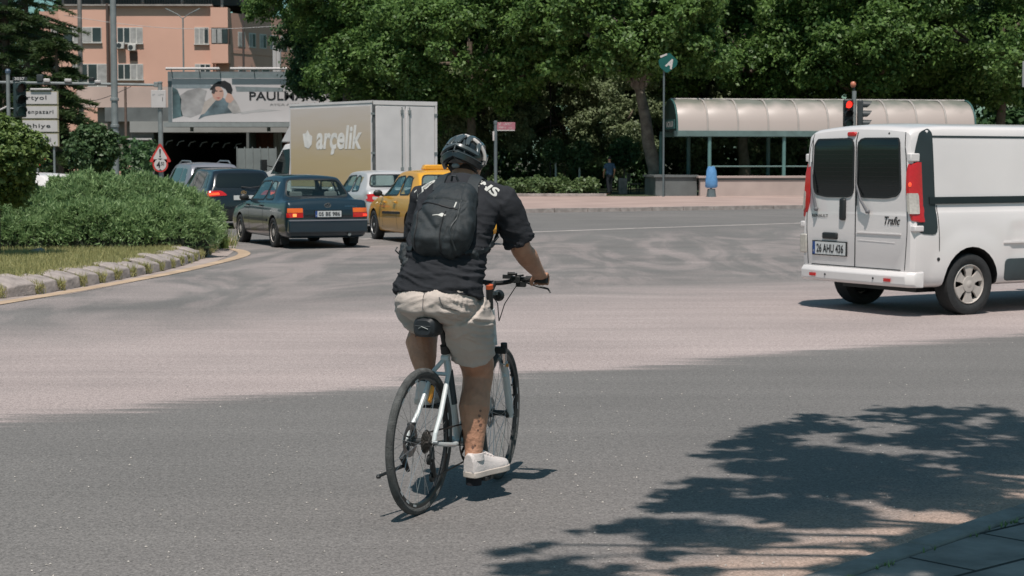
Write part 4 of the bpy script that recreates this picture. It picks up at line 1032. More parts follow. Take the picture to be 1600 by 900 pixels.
# cab
CW=1.0; y0=BL+.08
pr=[(y0,.55),(y0+2.0,.55),(y0+2.08,.95),(y0+1.95,1.22),(y0+1.35,1.42),(y0+.55,2.20),(y0,2.24)]
cab=MB(); rings=[]
for x,sc in ((-CW,.93),(-CW*.96,.985),(-CW*.8,1),(CW*.8,1),(CW*.96,.985),(CW,.93)):
    cy,cz=y0+.9,1.2; rings.append([Vector((x*(1 if z<1.4 else .90),cy+(y-cy)*sc,cz+(z-cz)*sc)) for y,z in pr])
cab.loft(rings,True); cabo=cab.build('cab',M['white_paint'],t,bevel=.05,seg=3)
for s in (-1,1):
    MB().add([(s*(CW+.004),y0+.16,1.30),(s*(CW+.004),y0+1.22,1.28),(s*(CW+.004)*.93,y0+.58,2.02),(s*(CW+.004)*.92,y0+.16,2.05)],[(0,1,2,3)]).build('cab_window',M['darkglass'],t,smooth=0)
    MB().tube([(s*CW,y0+1.1,1.5),(s*(CW+.22),y0+1.2,1.55)],.02,8).box((s*(CW+.25),y0+1.2,1.55),(.20,.09,.34)).build('wing_mirror',M['black'],t,bevel=.03)
MB().add([(-.8,y0+1.36,1.44),(.8,y0+1.36,1.44),(.75,y0+.62,2.17),(-.75,y0+.62,2.17)],[(0,1,2,3)]).build('windscreen',M['darkglass'],t,smooth=0)
MB().prism([(y0+.02,2.25),(y0+.85,2.25),(y0+.1,2.98),(y0+.02,2.98)],-.85,.85,'x').build('wind_deflector',dull,t,bevel=.03)
for y in (1.0,y0+1.35):
    for s in (-1,1): wheel(t,s*.88,y,.35,.22,s,M['steel'],'cover',6)

# ---- the white van
VA=math.atan2(.55,.835); a=-(math.pi/2-VA); a0=a; a=a-R(3.2)             # heading: nose to the right and away
t=thing('white_van','white panel van with tall red tail lights and rear plate 26 AHU 436','van',(0,0,0),a)
fwd=Vector((-math.sin(a),math.cos(a),0)); rgt=Vector((math.cos(a),math.sin(a),0))
axle=Vector((4.58,20.38,0)); f0=Vector((-math.sin(a0),math.cos(a0),0)); r0=Vector((math.cos(a0),math.sin(a0),0)); t.location=axle-f0*.98+r0*.95-rgt*.95
L=4.80; W2=.95; H=2.06
keys=[(0,.40,W2*.93,1.10,W2*.86,1.85),(.015,.36,W2*.965,1.13,W2*.875,1.95),(.05,.33,W2*.985,1.14,W2*.88,2.0),(.12,.31,W2*.995,1.14,W2*.88,2.03),(.25,.30,W2,1.14,W2*.88,2.045),(.6,.30,W2,1.14,W2*.88,H),(2.6,.30,W2,1.14,W2*.88,H),(3.3,.30,W2,1.14,W2*.81,H-.04),
      (3.55,.30,W2,1.12,W2*.80,H-.15),(4.2,.30,W2*.98,1.02,W2*.82,1.25),(4.35,.30,W2*.96,1.0,W2*.85,1.08),(4.65,.32,W2*.90,.85,W2*.80,.90),(4.8,.38,W2*.75,.65,W2*.7,.70)]
wh=(.82,4.0)
me=body_mesh(keys,L,.035,wh,.40,None,W2-.04,tuck=.03); bv=bvh_of(body_mesh(keys,L,.035,tuck=.03)); paint_faces(me,wh,.40,W2-.04,M['white_paint'])
# the flared rear wheel arch and the side hollow of this van
for v in me.vertices:
    x,y,z=v.co
    if abs(x)>.80 and .2<z<1.2:
        d=math.hypot(y-.82,z-.345)
        if .37<d<.60: v.co.x += math.copysign(.022*math.sin(math.pi*min(1,max(0,(.60-d)/.23))*.5),x)
        elif y>1.45 and .62<z<.98 and y<3.6: v.co.x -= math.copysign(.012,x)
body=finish('body',me,[],t,smooth=32)
# pillar panels, black, on both rear corners
pillar=mat('pillar_plastic',(.022,.032,.034),.45,var=.12)
for s in (-1,1):
    sd='right' if s>0 else 'left'
    panel(bv,rnd([(.055,.90),(.33,.88),(.33,1.97),(.29,2.02),(.15,1.98),(.08,1.80),(.055,1.66)]),sd,off=.006,thick=.012).build('pillar_panel',pillar,t)
# tail lights: upright, wrapping round the corner
cor=W2*.955
def lamp(s):
    rings=[]
    for z,yo,wd in ((1.02,.05,.03),(1.04,.01,.05),(1.2,-.012,.062),(1.38,-.016,.062),(1.54,-.01,.055),(1.64,.01,.045),(1.66,.06,.03)):
        h=bv.ray_cast(Vector((s*9,.14,z)),Vector((-s,0,0)))[0]; xo=abs(h.x)+.004; wd=wd*(1 if s>0 else 1.9)
        rings.append([Vector((s*(xo),.17,z)),Vector((s*(xo+.012),.11,z)),Vector((s*(xo+.004),.04+yo,z)),Vector((s*(xo-.02),.0+yo,z)),Vector((s*(xo-wd),-.005+yo,z)),Vector((s*(xo-wd),.1,z)),Vector((s*(xo-.05),.17,z))])
    o=MB().loft(rings,True).build('tail_light',M['red'],t,bevel=.008)
    # reversing lamp window
    q=[]
    for z in (1.11,1.14,1.30,1.33):
        h=bv.ray_cast(Vector((s*9,.14,z)),Vector((-s,0,0)))[0]; xo=abs(h.x)+.004; k=.012 if z in(1.11,1.33) else 0
        q.append([Vector((s*(xo+.018),.09-k,z)),Vector((s*(xo+.014),.035,z)),Vector((s*(xo-.018),-.019,z)),Vector((s*(xo-.054+k),-.024,z)),Vector((s*(xo-.05),.05,z))])
    MB().loft(q,True).build('reversing_lens',M['clear'],o)
    if s>0:
        MB().sphere((s*(xo-.022),-.002,1.42),(.018,.020,.030),10).build('lit_lamp',mat('lit_tail_lamp',(1,.10,.04),.2,var=0,emit=.45),o)
    for z0,z1 in ((1.665,1.755),(.92,.985)):
        h=bv.ray_cast(Vector((s*9,.14,z0)),Vector((-s,0,0)))[0]; xo=abs(h.x)
        MB().b2((s*(xo-.065),-.0,z0),(s*(xo+.014),.13,z1)).build('lamp_cap',M['white_paint'],o,bevel=.012)
for s in (-1,1): lamp(s)
# rear doors: windows, seams, handles, wipers
for s in (-1,1):
    w0=[(s*.035,1.28),(s*.50,1.275),(s*.66,1.30),(s*.725,1.36),(s*.695,1.86),(s*.66,1.915),(s*.035,1.92)]
    o=panel(bv,rnd(w0),'rear',off=.008,thick=.02).build('rear_window',M['darkglass'],t)
    strip(bv,rnd(w0),'rear',w=.02,off=.010,thick=.02,closed=True).build('window_seal',M['black'],o)
    hm=MB()
    for k in range(11):
        z=1.36+k*.048; strip(bv,[(s*.06,z),(s*.67,z)],'rear',w=.003,off=.0095,thick=.003,mb=hm)
    hm.build('heating_wires',mat('heating_wire',(.018,.016,.016),.5,var=0),o)
strip(bv,[(.0,.50),(.0,1.99)],'rear',w=.014,off=.003).build('door_gap',M['ink'],t)
strip(bv,[(-.74,.50),(.74,.50)],'rear',w=.010,off=.003).build('door_gap',M['ink'],t)
for s in (-1,1): strip(bv,[(s*.80,.50),(s*.83,.9),(s*.83,1.3),(s*.795,1.75),(s*.75,1.98)],'rear',w=.009,off=.003).build('door_gap',M['ink'],t)
yr=lambda x,z: bv.ray_cast(Vector((x,-9,z)),Vector((0,1,0)))[0].y
# the pressed hollow across the doors
strip(bv,[(.03,.885),(.74,.885)],'rear',w=.010,off=.012,thick=.02).build('pressing',M['white_paint'],t)
strip(bv,[(.05,.80),(.64,.79)],'rear',w=.006,off=.004,thick=.01).build('pressing',M['white_paint'],t)
MB().b2((-.25,yr(-.2,1.14)-.035,1.01),(-.155,yr(-.2,1.14)+.02,1.26)).build('door_handle',M['black'],t,bevel=.03,seg=3)
MB().b2((-.54,yr(-.4,.83)-.03,.795),(-.29,yr(-.4,.83)+.02,.87)).build('plate_handle',M['black'],t,bevel=.02,seg=3)
number_plate(t,bv,'rear',-.42,.69,.56,.14,'26 AHU 436')
MB().b2((-.15,yr(-.08,1.96)-.03,1.945),(-.02,yr(-.08,1.96)+.05,1.995)).build('high_brake_light',M['red'],t,bevel=.015)
for s,(x0,z0,x1,z1) in ((-1,(-.64,1.13,-.74,1.66)),(1,(.23,1.12,.03,1.42))):
    y_=yr(x0,z0)-.03
    wp=MB().tube([(x0,y_,z0),(x0*.5+x1*.5,y_-.02,(z0+z1)/2-.02),(x1,yr(x1,z1)-.02,z1)],[.02,.014,.008],8).sphere((x0,y_,z0),.028,10)
    o=wp.build('rear_wiper',mat('wiper_grey',(.14,.14,.15),.5,var=.1),t)
    MB().tube([(x1-s*.0,yr(x1,z1)-.016,z1-.24),(x1+.02,yr(x1,z1)-.012,z1+.26)],.006,6).build('wiper_blade',M['ink'],o)
text_on(bv,'RENAULT',(-.60,1.055),'rear',w=.28,h=.035,bold=.01).build('lettering',M['ink'],t,smooth=0)
text_on(bv,'Trafic',(.60,1.03),'rear',w=.25,h=.09,bold=.02,shear=.35).build('lettering',M['ink'],t,smooth=0)
MB().lathe([(-.004,.012),(.004,.012)],'y',(.50,yr(.5,1.97),1.97),10).build('screen_washer',M['black'],t)
# bumper
rings=[]
for x in (-.95,-.93,-.86,-.5,0,.5,.86,.93,.95):
    k=abs(x); yo=-.085 if k<.8 else (-.05 if k<.9 else 0.02)
    if k>=.95: yo=.10
    rings.append([Vector((x,yo+.03,.32)),Vector((x,yo,.35)),Vector((x,yo-.004,.44)),Vector((x,yo+.03,.485)),Vector((x,.14,.49)),Vector((x,.14,.32))])
bp=MB().loft(rings,True).build('rear_bumper',M['white_paint'],t,bevel=.01)
for s in (-1,1):
    MB().b2((s*.62-.05,-.094,.375),(s*.62+.05,-.08,.410)).build('reflector',M['red'],bp)
    MB().lathe([(-.003,.012),(.01,.012)],'y',(s*.40,-.091,.40),10).build('parking_sensor',M['black'],bp)
    (MB().b2((s*.88-.065,-.012,.62),(s*.88+.055,.03,.84)).build('corner_lamp',M['clear'],t,bevel=.015) if s<0 else None)
MB().b2((-.60,.35,.24),(.60,.9,.33)).build('underbody',M['black'],t)
# sliding-door rail and seams
for s in (-1,1):
    sd='right' if s>0 else 'left'
    strip(bv,[(.24,1.25),(3.3,1.25)],sd,w=.075,off=.018,thick=.03).build('side_rail',mat('rail_black',(.010,.016,.017),.4,var=.1),t)
    strip(bv,[(.33,1.935),(3.3,1.935)],sd,w=.022,off=.004,thick=.02).build('roof_groove',pillar,t)
    strip(bv,[(1.98,1.93),(1.98,.40)],sd,w=.010,off=.003).build('door_gap',M['ink'],t)
    strip(bv,[(3.28,1.93),(3.28,.40)],sd,w=.010,off=.003).build('door_gap',M['ink'],t)
    strip(bv,[(.35,1.20),(.355,.62),(.38,.55),(.44,.53)],sd,w=.009,off=.003).build('door_gap',M['ink'],t)
    MB().lathe([(.0,.02),(.012*s,.02)],'x',(s*(W2*.995),.34,.62),12).build('fuel_lock',M['black'],t)
    panel(bv,rnd([(1.32,.36),(3.5,.36),(3.5,.60),(1.32,.60)]),sd,off=.016,thick=.02).build('side_protector',mat('worn_protector',(.045,.062,.068),.6,var=.3,scale=2.5),t)
    strip(bv,[(1.30,.78),(3.4,.78)],sd,w=.016,off=.012,thick=.02).build('side_crease',M['white_paint'],t)
    panel(bv,rnd([(3.45,1.25),(3.95,1.25),(3.62,1.74),(3.45,1.76)]),sd,off=.006).build('cab_window',M['darkglass'],t)
    mirror(t,s*(W2-.02),3.85,1.30,s,M['black'],(.24,.14,.32))
panel(bv,rnd([(-.75,1.22),(.75,1.22),(.66,1.72),(-.66,1.72)]),'front',off=.006).build('windscreen',M['darkglass'],t)
for s in (-1,1): panel(bv,rnd([(s*.45,.62),(s*.8,.66),(s*.8,.82),(s*.5,.80)]),'front',off=.01).build('headlight',M['clear'],t)
strip(bv,[(.35,.30),(.45,.30)],'right')
for yw in wh:
    for s in (-1,1): wheel(t,s*(W2-.115),yw,.335,.225,s,M['beige_alloy'],'cover',6,rr=.645)
# ---------------------------------------------------------------- apartment building
Yb=160; sc=2800/Yb
def bx(px): return (px-800)*Yb/2800
def bz(py): return CAMZ+(252-py)*Yb/2800*1.0
t=thing('apartment_building','salmon pink apartment block with white framed windows beyond the billboard','building',(bx(260),Yb,0))
ox,oy=bx(260),Yb
pink=mat('pink_render',(.66,.385,.295),.9,var=.07,scale=.25); pinkd=mat('pink_render_dull',(.54,.32,.25),.9,var=.07,scale=.25)
frame_m=mat('window_frame',(.55,.53,.50),.6,var=.05); pane_m=mat('window_pane',(.035,.045,.05),.08,var=.3,scale=.7); curtain=mat('curtain',(.34,.33,.32),.8,var=.2,scale=3)
def bb(n,x0,x1,z0,z1,y0,y1,m,par=t,**k): return MB().b2((bx(x0)-ox,y0,bz(z1)),(bx(x1)-ox,y1,bz(z0))).build(n,m,par,**k)
gb=252+CAMZ*sc
def wallz(n,x0,x1,ztop,y0,y1,m): return MB().b2((bx(x0)-ox,y0,0),(bx(x1)-ox,y1,bz(ztop))).build(n,m,t)
wallz('wall',97,171,11,0,10,pink); wallz('wall',171.3,335,12,.25,10,pink); wallz('wall',60,96.7,18,1.6,10,pinkd)
bb('bay',336.5,363,72,101,-1.3,.2,pink); bb('bay',336.5,363,16,47,-1.3,.2,pink); bb('bay_window_core',337,362.5,47,72,-1.2,.2,pane_m)
# the right wing turns away
def wing(x,z0,z1,n,m,w=.3):
    pass
dv=Vector((.50,.866,0)); w0=Vector((bx(363)-ox,.3,0)); nrm=Vector((dv.y,-dv.x,0))
def wq(n,s0,s1,z0,z1,off,m,th=.4,par=None):
    a=w0+dv*s0+nrm*off; b=w0+dv*s1+nrm*off; c=b-nrm*th; d=a-nrm*th
    mb=MB(); P=[a,b,c,d]; mb.add([(*p.xy,z) for z in (z0,z1) for p in P],[(0,1,2,3),(4,5,6,7),(0,1,5,4),(1,2,6,5),(2,3,7,6),(3,0,4,7)])
    return mb.build(n,m,par or t)
wq('wall',-.3,22,0,bz(22),0,pinkd,6)
for k in range(7): 
    z0,z1=bz(73)+0,bz(50)
    o=wq('window',1.0+k*1.55,2.0+k*1.55,z0,z1,.03,frame_m,.1)
    wq('pane',1.1+k*1.55,1.45+k*1.55,z0+.1,z1-.1,.05,curtain,.1,o); wq('pane',1.55+k*1.55,1.9+k*1.55,z0+.1,z1-.1,.05,pane_m,.1,o)
wq('wall_band',-.3,22,bz(84),bz(78),.04,pinkd,.1)
for k in range(6):
    z0,z1=bz(128),bz(104); o=wq('window',1.0+k*1.7,2.1+k*1.7,z0,z1,.03,frame_m,.1); wq('pane',1.1+k*1.7,2.0+k*1.7,z0+.1,z1-.1,.05,pane_m,.1,o)
def window(x0,x1,y0,y1,n,y=0,pat=''):
    o=bb('window',x0,x1,y0,y1,y-.06,y+.1,frame_m); w=(x1-x0)/n
    for i in range(n):
        bb('pane',x0+i*w+.9,x0+(i+1)*w-.9,y0+1.2,y1-1.2,y-.09,y+.0,curtain if i<len(pat) and pat[i]=='c' else pane_m,o)
    bb('sill',x0-1,x1+1,y1,y1+1.6,y-.22,y+.05,frame_m,o); return o
window(104.5,163.5,44.5,68,4,0,' cc '); window(187,226.5,44.5,69,4,.25,'  cc'); window(307,329,44.5,70,3,.25,'cc')
window(118,141,101,130,2,0,'c'); window(141.5,171,101,136,2,0,' c'); window(187,226.5,101,125,4,.25,'  cc'); window(307,331,101,125,3,.25,'c')
window(78,95,46,68,2,1.6,'c '); window(78,95,101,125,2,1.6)
for i in range(3): bb('bay_window',338+i*8.5,345+i*8.5,48.5,70.5,-1.3,-1.2,curtain if i<2 else pane_m)
for px,py in ((211,76),(193,73)):
    o=MB().b2((bx(px-6)-ox,-.35,bz(py+5)),(bx(px+6)-ox,.1,bz(py-5))).build('air_conditioner',frame_m,t,bevel=.03); MB().lathe([(-.37,.20),(-.355,.21)],'y',(bx(px-1.5)-ox,0,bz(py)),18).build('fan_grille',M['darkgrey'],o)
MB().b2((bx(206)-ox,.18,bz(96)),(bx(218)-ox,.26,bz(82))).build('painted_ac_shadow',mat('ac_shadow_brown',(.16,.09,.07),.8),t)  # brown patch painted as the shadow under the air conditioner
MB().tube([(bx(173)-ox,-.1,0),(bx(173)-ox,-.1,bz(8))],.12,8).build('drain_pipe',mat('pipe_brown',(.09,.06,.05),.6),t)
MB().tube([(bx(384)-ox,-.3,0),(bx(384)-ox,-.3,bz(0)+1)],.10,8).build('drain_pipe',mat('pipe_brown2',(.08,.06,.055),.6),t)
bb('parapet',97,336,9.5,12,-.15,.3,M['concrete'])
# roof terrace: railing and dark penthouse
bb('penthouse',90,410,-45,6,3.5,10,mat('penthouse_dark',(.05,.055,.055),.6,var=.4,scale=.6))
rl=MB()
for i in range(60):
    x=bx(98+i*4)-ox; rl.tube([(x,.1,bz(10)),(x,.1,bz(0))],.035,5)
rl.tube([(bx(98)-ox,.1,bz(0)),(bx(336)-ox,.1,bz(0))],.05,6); rl.build('terrace_railing',M['black'],t)
for i in range(5): MB().tube([(bx(100+i*62)-ox,1.0,bz(12)),(bx(100+i*62)-ox,1.0,bz(-40))],.14,8).build('terrace_post',M['galv'],t)
bb('awning',90,410,-47,-43,-.5,3.6,mat('awning',(.10,.10,.09),.8))
# pale tower blocks behind, right of the wing (seen in the gap)
t=thing('grey_block','grey-white block with a tree-hidden corner behind the right wing of the pink building','building',(bx(440),185,0))
MB().b2((-5,0,0),(6,9,14)).build('wall',mat('pale_render',(.36,.33,.31),.9,var=.1),t)
for z in (7,10):
    for x in (-4,-2.2): MB().b2((x,-.1,z),(x+1,.05,z+1.5)).build('window',pane_m,t)
# white posts right of the building
for px in (432,438): 
    o=MB().tube([(0,0,0),(0,0,9.6)],.16,8).build('white_post',M['sign_white'],loc=((px-800)*124/2800,124,0)); tag(o,'white post rising beside the billboard, '+('the left one of a pair' if px<435 else 'the right one of a pair'),'post','white posts beside the billboard')

# ---------------------------------------------------------------- road bridge with its underpass
Yd=122
def dx(px,Y=Yd): return (px-800)*Y/2800
def dz(py,Y=Yd): return CAMZ+(252-py)*Y/2800
t=thing('road_bridge','concrete road bridge with a dark underpass behind the cars','bridge',(dx(300),Yd,0)); ox=dx(300)
def db(n,x0,x1,y0,y1,a,b,m,par=t,**k): return MB().b2((dx(x0)-ox,a,dz(y1)),(dx(x1)-ox,b,dz(y0))).build(n,m,par,**k)
db('deck_beam',205,470,190,207,0,16,mat('beam_grey',(.30,.30,.29),.85,var=.15,scale=.5)); db('parapet_wall',165,520,168,190,.3,1.2,M['greyconc']); db('parapet_coping',120,280,136,168,.5,1.3,mat('pink_concrete',(.52,.39,.34),.85,var=.12,scale=.5))
db('abutment',150,203,160,256,1.0,16,mat('buff_concrete',(.28,.23,.20),.85,var=.15,scale=.6))
MB().b2((dx(205)-ox,.5,0),(dx(240)-ox,16,dz(207))).build('wing_wall',mat('wing_grey',(.17,.18,.17),.85,var=.15,scale=.6),t)
MB().b2((dx(388)-ox,-.5,0),(dx(392)-ox,16,dz(207))).build('pier',M['greyconc'],t)
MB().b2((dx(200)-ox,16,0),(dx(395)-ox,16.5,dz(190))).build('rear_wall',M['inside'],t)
MB().b2((dx(201)-ox,-.2,dz(219)),(dx(240)-ox,.4,dz(216))).build('pipe_rail',M['sign_white'],t)
MB().b2((dx(207)-ox,-.3,0),(dx(209.5)-ox,-.1,dz(216))).build('pale_post',M['sign_white'],t)
# curved wall lamps
for i in range(8):
    x=dx(256+i*18)-ox; y=1.0+0*i; z=dz(219+i*.8)
    MB().tube([(x,y,z-.35),(x+.15,y,z-.08),(x+.5,y,z)],.05,6).build('underpass_bracket',mat('bracket_pale_%d'%i,(.20,.20,.19),.6,var=0) if i==0 else bpy.data.materials['bracket_pale_0'],t)
for px,py,Y_ in ((0,0,0),):
    pass
# corrugated brown fence and pale screen right of the underpass
t=thing('corrugated_fence','rust brown corrugated fence at the right mouth of the underpass','fence',(dx(392),Yd+3,0)); mb=MB()
for i in range(14): mb.b2((i*.155,(i%2)*.06,2.3),(i*.155+.15,(i%2)*.06+.05,3.7))
mb.build('corrugated_sheet',mat('rust_sheet',(.22,.075,.045),.7,var=.3,scale=2),t); MB().b2((0,.12,0),(2.2,.2,2.3)).build('fence_base',mat('pale_base',(.17,.185,.18),.8),t)
t=thing('screen_fence','pale grey panel fence with thin posts between the underpass and the truck','fence',(dx(392),Yd-6,0))
MB().b2((0,0,.3),(2.6,.04,2.5)).build('screen_panel',mat('screen_grey',(.19,.21,.21),.6,var=.15,scale=1),t)
for i in range(6): MB().b2((i*.5,-.06,0),(i*.5+.06,0,2.6)).build('fence_post',M['galv'],t)
t=thing('striped_wall','pale ribbed wall standing right of the rust brown fence','wall',(dx(425),Yd+4,0))
mb=MB()
for i in range(7): mb.b2((i*.22,0,0),(i*.22+.15,.2,3.9))
mb.build('rib',mat('pale_rib',(.34,.31,.30),.8),t)
# fashion billboard: a flat printed poster in a frame
Yk=118
def kx(px): return (px-800)*Yk/2800
def kz(py): return CAMZ+(252-py)*Yk/2800
t=thing('billboard','long billboard poster of a reclining woman in a dark cap, beside big black lettering','billboard',(kx(266),Yk,0)); ox=kx(266)
def kb(n,x0,x1,y0,y1,a,b,m,par=t,**k): return MB().b2((kx(x0)-ox,a,kz(y1)),(kx(x1)-ox,b,kz(y0))).build(n,m,par,**k)
fr=kb('frame',265,520,113,199,.05,.5,mat('billboard_frame',(.14,.165,.175),.6,var=.1)); 
poster=kb('poster',271.5,518,116,191,-.02,.06,mat('poster_paper',(.50,.47,.47),.7,var=.06,scale=.4))
kb('lower_ledge',262,520,192,199,-.9,.5,mat('ledge_grey',(.25,.27,.27),.7,var=.1))
def flat(n,pts,off,m): 
    return MB().add([(kx(x)-ox,-.02-off,kz(y)) for x,y in pts],[tuple(range(len(pts)))]).build(n,m,poster,smooth=0)
pm=lambda n,c,v=.2,s=3: mat('print_'+n,c,.7,var=v,scale=s)
flat('printed_band',[(272,116),(518,116),(518,123),(272,123)],.004,pm('band',(.16,.20,.21),.1))
flat('printed_sea',[(272,133),(330,133),(338,139),(272,139)],.006,pm('sea',(.20,.24,.26)))
flat('printed_sea',[(370,136),(444,138),(444,144),(372,144)],.006,pm('sea2',(.19,.22,.23)))
flat('printed_rock',[(272,137),(280,141),(286,156),(285,170),(288,182),(272,186)],.008,pm('rock',(.07,.12,.13),.6,1.2))
flat('printed_rock',[(284,150),(296,142),(314,138),(326,143),(322,156),(327,166),(316,178),(300,184),(286,181)],.008,pm('rock2',(.30,.29,.29),.35,1.2))
flat('printed_coat',[(312,187),(322,170),(334,157),(350,153),(362,160),(368,168),(376,176),(352,178),(334,180),(322,182)],.010,pm('coat',(.10,.14,.16),.6,1.5))
flat('printed_sleeve',[(322,160),(334,152),(340,157),(330,168),(322,178),(316,180)],.012,pm('sleeve',(.42,.37,.34),.15,2))
flat('printed_sleeve',[(360,158),(366,152),(374,164),(379,176),(366,178),(358,168)],.012,pm('sleeve2',(.34,.32,.31),.3,2))
n_=14
flat('printed_face',[(343+9*math.cos(k/n_*6.283)+.0*k,147+11*math.sin(k/n_*6.283)) for k in range(n_)],.014,pm('skin',(.50,.30,.24),.08))
flat('printed_hand',[(354,156),(358,146),(364,148),(368,156),(362,162),(356,160)],.016,pm('skin2',(.50,.31,.25),.08))
flat('printed_cap',[(330,141),(336,133),(344,128),(354,127),(363,132),(366,141),(364,148),(358,146),(355,140),(348,136),(340,136),(335,141)],.018,M['ink'])
flat('printed_hair',[(334,140),(338,136),(340,142),(337,148),(333,146)],.017,pm('hair',(.05,.04,.04)))
for (x,y,w_) in ((340,143,2.4),(348,143,2.4)): flat('printed_brow',[(x-w_,y),(x+w_,y-.6),(x+w_,y+.6),(x-w_,y+1)],.019,M['ink'])
flat('printed_lips',[(340,153.5),(344,152.8),(347,153.5),(344,155)],.019,pm('lip',(.40,.10,.09)))
flat('printed_shadow',[(376,176),(410,171),(440,173),(400,176),(380,179)],.006,pm('soft',(.40,.39,.39),.05))
def ktext(s,cx,cy,w,h,m,**k):
    V,F=textmesh(s,w=w*Yk/2800,h=h*Yk/2800,**k); c=W(cx,cy,Yk)
    return MB().add([(c.x-ox+v[0],-.045,c.z+v[1]) for v in V],F).build('lettering',m,poster,smooth=0)
ktext('PAULMARK',448,150,116,13,M['ink'],bold=.015); ktext('AYÇA AYŞİN TURAN',464,163,84,4.5,pm('greytext',(.14,.14,.14),0))
for x0,x1 in ((264,347),(364,452)): MB().tube([(kx(x0)-ox,-.4,kz(109)),(kx(x1)-ox,-.4,kz(109))],.09,8).build('light_rail',M['sign_white'],t)
for x in (272,315,347,400,450): MB().tube([(kx(x)-ox,-.4,kz(109)),(kx(x)-ox,.2,kz(118))],.035,6).build('rail_bracket',M['galv'],t)
for x in (300,420): MB().tube([(kx(x)-ox,.4,kz(199)),(kx(x)-ox,.4,kz(206)+.02)],.12,8).build('support',M['galv'],t)

# ---------------------------------------------------------------- poles, gantry, signs on the left
def pole(name,label,cat,px,Y,pytop,r0,r1,m,bands=(),z0=0):
    z=CAMZ+(252-pytop)*Y/2800; t=thing(name,label,cat,((px-800)*Y/2800,Y,0))
    MB().tube([(0,0,z0),(0,0,z*.5),(0,0,z)],[r0,(r0+r1)/2,r1],14).build('shaft',m,t)
    for b in bands: 
        zb=CAMZ+(252-b)*Y/2800; MB().lathe([(zb-.05,r0*1.12),(zb-.04,r0*1.2),(zb+.04,r0*1.2),(zb+.05,r0*1.12)],'z',n=16).build('clamp_band',m,t)
    return t
pole('lighting_mast','tall thick grey steel mast rising out of the picture above the round shrub','pole',182,62,-40,.125,.10,M['galv'],(156,197,208))
pole('utility_pole','slim grey utility pole in front of the pink building','pole',130,130,-60,.20,.14,mat('weathered_pole',(.20,.19,.18),.8,var=.2),())
pole('wooden_post','thin brown post just right of the thick steel mast','post',199,108,136,.085,.075,mat('brown_post',(.15,.105,.085),.8,var=.2))
t=pole('double_street_lamp','slender double-armed street lamp against the pink facade','street lamp',290,148,30,.09,.06,M['galv'])
zt=CAMZ+(252-30)*148/2800
MB().tube([(-1.0,0,zt+.55),(-.4,0,zt+.25),(0,0,zt-.1),(.4,0,zt+.25),(1.0,0,zt+.55)],.04,6).build('arm',M['galv'],t)
for s in (-1,1): MB().box((s*1.15,0,zt+.62),(.55,.16,.09),Matrix.Rotation(-s*R(25),3,'Y')).build('lamp_head',M['galv'],t,bevel=.02)
# overhead cables
for i,(a_,b_) in enumerate((((100,24,128),(470,38,118)),((60,150,96),(205,135,108)))):
    A_=W(*a_); B2=W(*b_); pts=[A_.lerp(B2,s/10)-Vector((0,0,.6*math.sin(math.pi*s/10))) for s in range(11)]
    tag(MB().tube(pts,.018,5).build('overhead_cable',M['sign_white'] if i==0 else M['black']),['pale cable strung across the pink facade','dark cable sagging from the trees to the thin brown post'][i],'cable')
def bars(par,x0,x1,y,z,h,n,m,name='lettering',seed=3):   # a line of writing too small to read
    rg=random.Random(seed); mb=MB(); w=(x1-x0)/n
    for i in range(n):
        if i and rg.random()<.12: continue
        a=x0+i*w+w*.12; b=x0+(i+1)*w-w*.12; k=rg.random()
        mb.b2((a,y-.002,z-h/2),(a+w*.18,y,z+h/2)).b2((a,y-.002,z+h*.3*(1 if k>.5 else -1)),(b,y,z+h*.5*(1 if k>.5 else -1)))
        if rg.random()>.4: mb.b2((b-w*.18,y-.0025,z-h/2),(b,y,z+h/2))
    return mb.build(name,m,par,smooth=0)
# signal gantry
Yg=70
gx=lambda px:(px-800)*Yg/2800; gz=lambda py: CAMZ+(252-py)*Yg/2800
t=thing('sign_gantry','grey gantry pole with a long horizontal arm of cameras beside the billboard','gantry',(gx(253),Yg,0)); o0=gx(253)
MB().tube([(0,0,0),(0,0,gz(130))],[.10,.085],14).build('post',M['galv'],t)
arm=MB().tube([(gx(-30)-o0,0,gz(129)),(gx(120)-o0,0,gz(131.5)),(0,0,gz(134))],.055,10).build('arm',M['galv'],t)
MB().box((gx(247)-o0,0,gz(133)),(.16,.16,.20)).build('arm_joint',M['galv'],t,bevel=.02)
MB().lathe([(gz(131),.10),(gz(129),.10),(gz(128),.03)],'z',n=12).build('post_cap',M['galv'],t)
for px,py,w_,h_ in ((78,127,.24,.14),(111,127,.26,.13),(157,129,.22,.12)):
    c=MB().box((gx(px)-o0,-.1,gz(py)),(w_,.30,h_),Matrix.Rotation(R(18),3,'Z')).build('traffic_camera',M['sign_white'],arm,bevel=.03)
MB().box((gx(67)-o0,0,gz(123)),(.24,.2,.26)).build('signal_box',M['darkgrey'],arm,bevel=.02)
MB().box((gx(147)-o0,0,gz(125)),(.20,.2,.14)).build('detector_box',M['black'],arm,bevel=.02)
wb=MB().b2((gx(240)-o0,-.16,gz(169)),(gx(263)-o0,-.10,gz(142))).build('white_sign',M['sign_white'],t,bevel=.01)
text('ANKARA',wb,(gx(251.5)-o0,-.16,gz(148)),w=.36,h=.06) if False else bars(wb,gx(242)-o0,gx(260)-o0,-.163,gz(149),.05,8,mat('sign_grey_text',(.25,.25,.25),.6,var=0)); text('1',wb,(gx(258)-o0,-.16,gz(156)),w=.02,h=.16)
def tri(cx,cz,s): return [(cx-s/2,cz-s*.38),(cx+s/2,cz-s*.38),(cx,cz+s*.49)]
zt=gz(240)
r_=MB().prism(rnd(tri(0,zt,.88)),-.16,-.13,'y').build('warning_sign',M['sign_red'],t)
